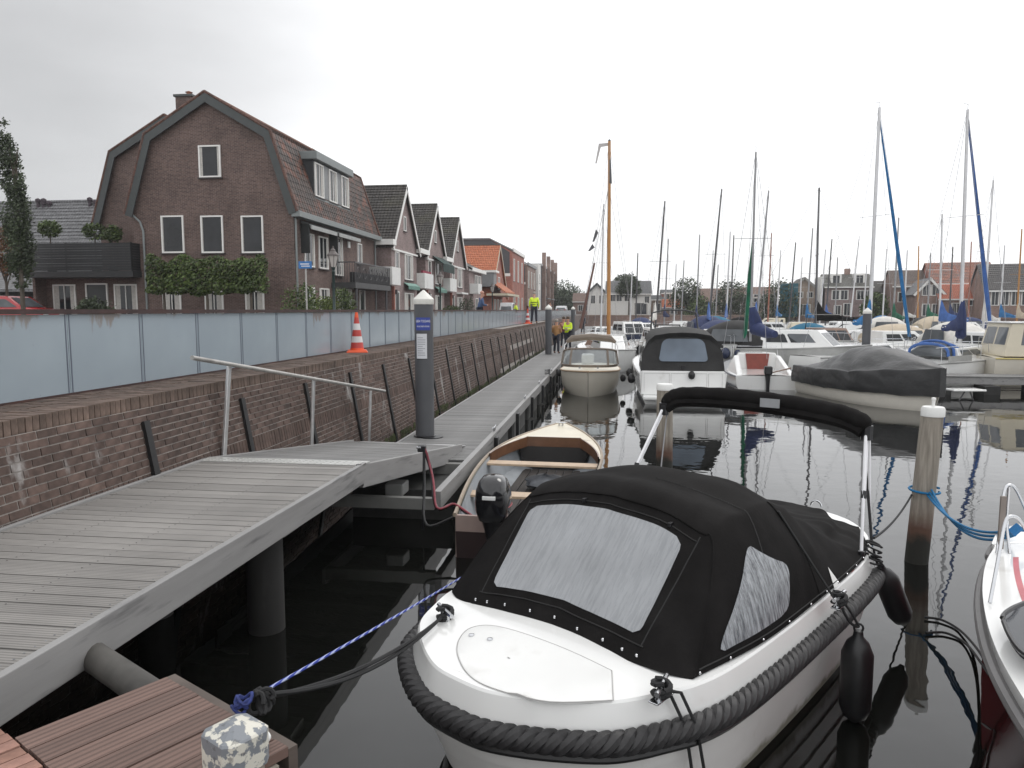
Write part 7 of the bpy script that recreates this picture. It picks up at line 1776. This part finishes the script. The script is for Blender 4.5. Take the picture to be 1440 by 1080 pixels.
def person(label, loc, rz, top, bottom, hair, h=1.75, arms='down', legs=.1, vest=None, lean=0, headdown=0, stride=0, name='person'):
    t = thing(name, label, 'person', loc, rz); k = h/1.75; L_ = lean
    P = {'pel':(0,0,.95),'wai':(.01+L_*.2,0,1.1),'che':(.02+L_*.6,0,1.32),'nec':(.0+L_*.9,0,1.48),'hd0':(.02+L_+headdown*.5,0,1.56-headdown*.04),'hd1':(.04+L_+headdown,0,1.70-headdown*.1)}
    for s, n in ((1,'l'),(-1,'r')):
        st = stride*s
        P.update({'hip'+n:(0,.09*s,.92),'kne'+n:(.04+st*.6,(.095+legs*.5)*s,.5),'ank'+n:(.0+st,(.1+legs)*s,.09),'toe'+n:(.16+st,(.12+legs)*s,.04)})
        P['sho'+n] = (.0+L_*.8,.19*s,1.42)
        if arms == 'down': P.update({'elb'+n:(-.02+L_*.6,.26*s,1.15),'wri'+n:(.08+L_*.8,.25*s,.92),'han'+n:(.13+L_*.8,.245*s,.84)})
        elif arms == 'front': P.update({'elb'+n:(.04+L_,.25*s,1.14),'wri'+n:(.25+L_,.1*s,1.12),'han'+n:(.31+L_,.05*s,1.13)})
        else: P.update({'elb'+n:(.12+L_,.27*s,1.2),'wri'+n:(.33+L_,.17*s,1.34),'han'+n:(.39+L_,.13*s,1.4)})
    def mk(nm, names, eds, rads, mat, sub=2):
        return skin(nm, [tuple(c*k for c in P[n]) for n in names], [(names.index(a), names.index(b)) for a, b in eds], [tuple(x*k for x in r) if isinstance(r, tuple) else r*k for r in rads], mat, t, 0, sub)
    nm_ = ['pel','wai','che','nec','hd0','hd1']+[a+n for n in 'lr' for a in ('hip','kne','ank','toe','sho','elb','wri','han')]
    ed_ = [('pel','wai'),('wai','che'),('che','nec'),('nec','hd0'),('hd0','hd1')]
    for n in 'lr': ed_ += [('pel','hip'+n),('hip'+n,'kne'+n),('kne'+n,'ank'+n),('ank'+n,'toe'+n),('che','sho'+n),('sho'+n,'elb'+n),('elb'+n,'wri'+n),('wri'+n,'han'+n)]
    rd = [.12,.115,.12,.055,.085,.09]+[.085,.06,.042,.04,.06,.045,.032,.036]*2
    mk('body', nm_, ed_, rd, skin_m)
    tn = ['wai','pel','che','nec']+[a+n for n in 'lr' for a in ('sho','elb','wri')]
    te = [('wai','pel'),('wai','che'),('che','nec')]+[e for n in 'lr' for e in (('che','sho'+n),('sho'+n,'elb'+n),('elb'+n,'wri'+n))]
    mk('jacket', tn, te, [.15,.15,.155,.075]+[.08,.062,.048]*2, top)
    bn = ['pel']+[a+n for n in 'lr' for a in ('hip','kne','ank')]; be = [e for n in 'lr' for e in (('pel','hip'+n),('hip'+n,'kne'+n),('kne'+n,'ank'+n))]
    mk('trousers', bn, be, [.14]+[.105,.078,.062]*2, bottom)
    for n in 'lr': mk('shoe', ['ank'+n,'toe'+n], [('ank'+n,'toe'+n)], [.055,.048], shoe_m, 1)
    hx = Vector(P['hd1'])*k
    MB().ball(hx+Vector((-.022,0,.035))*k, .105*k, .1*k, .095*k).build('hair', hair, t, True)
    fc = MB(); hc = Vector(P['hd0']).lerp(Vector(P['hd1']),.55)*k
    fc.ball(hc+Vector((.1*k,0,-.01*k)), .022*k, .018*k, .03*k)
    for s in (1,-1): fc.ball(hc+Vector((-.005*k,.092*k*s,0)), .02*k, .012*k, .033*k)
    fc.build('nose_and_ears', skin_m, t, True)
    ec = MB()
    for s in (1,-1): ec.ball(hc+Vector((.083*k,.035*k*s,.03*k)), .012*k)
    ec.build('eyes', hair_brown, t)
    if vest:
        c = Vector(P['che'])*k; b_ = MB()
        for zz in (1.08,1.2): b_.tube([((.01+L_*.45)*k+.168*k*math.cos(a), .2*k*math.sin(a)*.98, zz*k) for a in [2*math.pi*i/20 for i in range(20)]], .02*k, 5, closed=True)
        b_.build('reflective_band', vest, t, True)
    return t
person('woman in an ochre jacket and dark trousers with grey hair on the walkway', (-2.74, 38.3, .602), R(75), ochre, navy_t, hair_grey, 1.72, 'front', .05, stride=.12)
person('man in a yellow high visibility jacket and dark trousers on the walkway', (-2.35, 42.5, .602), R(-120), hivis, navy_t, hair_brown, 1.82, 'front', .03, hivis_band, .05)
person('person in a dark red top standing behind the woman on the walkway', (-2.75, 44.5, .602), R(-80), M('jacket_wine', (.16,.03,.05), .8), navy_t, hair_brown, 1.8, 'down', .03)
person('worker in a yellow vest and black trousers on the wall coping, seen from behind', (-4.95, 48.6, QZ+.003), R(95), hivis, navy_t, hair_grey, 2.0, 'down', .04, M('vest_band', (.03,.04,.01), .5), .06, .12)
p = on_x(676, 425, -6.2); bp_ = person('bald man in a blue shirt leaning on the fence rail', (-6.25, p.y, Z0), R(20), M('shirt_blue', (.06,.1,.2), .8, var=.2), navy_t, M('scalp', (.52,.27,.2), .5), 1.72, 'front', .03, None, .1)
p = on_x(727, 425, -9); person('person in a yellow vest bending behind the fence before the van', (-9.0, p.y, Z0), R(160), hivis, navy_t, hair_grey, 1.55, 'front', .03, None, .15)
person('distant person in dark clothes on the left walkway between the guide piles', (-2.6, 72, .602), R(90), navy_t, navy_t, hair_brown, 1.75, 'down', .03)
person('distant person in grey standing behind the fence beyond the piles', (-6.6, 82, Z0), R(-60), M('coat_grey', (.06,.06,.065), .8), navy_t, hair_brown, 1.75, 'down', .03)

# ------------------------------------------------------------------ light damp air
hz, t_, b_, nn_, L_ = nodes('damp_air'); nn_.remove(b_)
pv = t_.nodes.new('ShaderNodeVolumePrincipled'); pv.inputs['Color'].default_value = (.9,.92,.95,1); pv.inputs['Density'].default_value = .0005; pv.inputs['Anisotropy'].default_value = .3
L_.new(pv.outputs['Volume'], t_.nodes['Material Output'].inputs['Volume'])
stuff(MB().box(-605, 705, -65, 905, -4.2, 16.5).build('haze', hz))
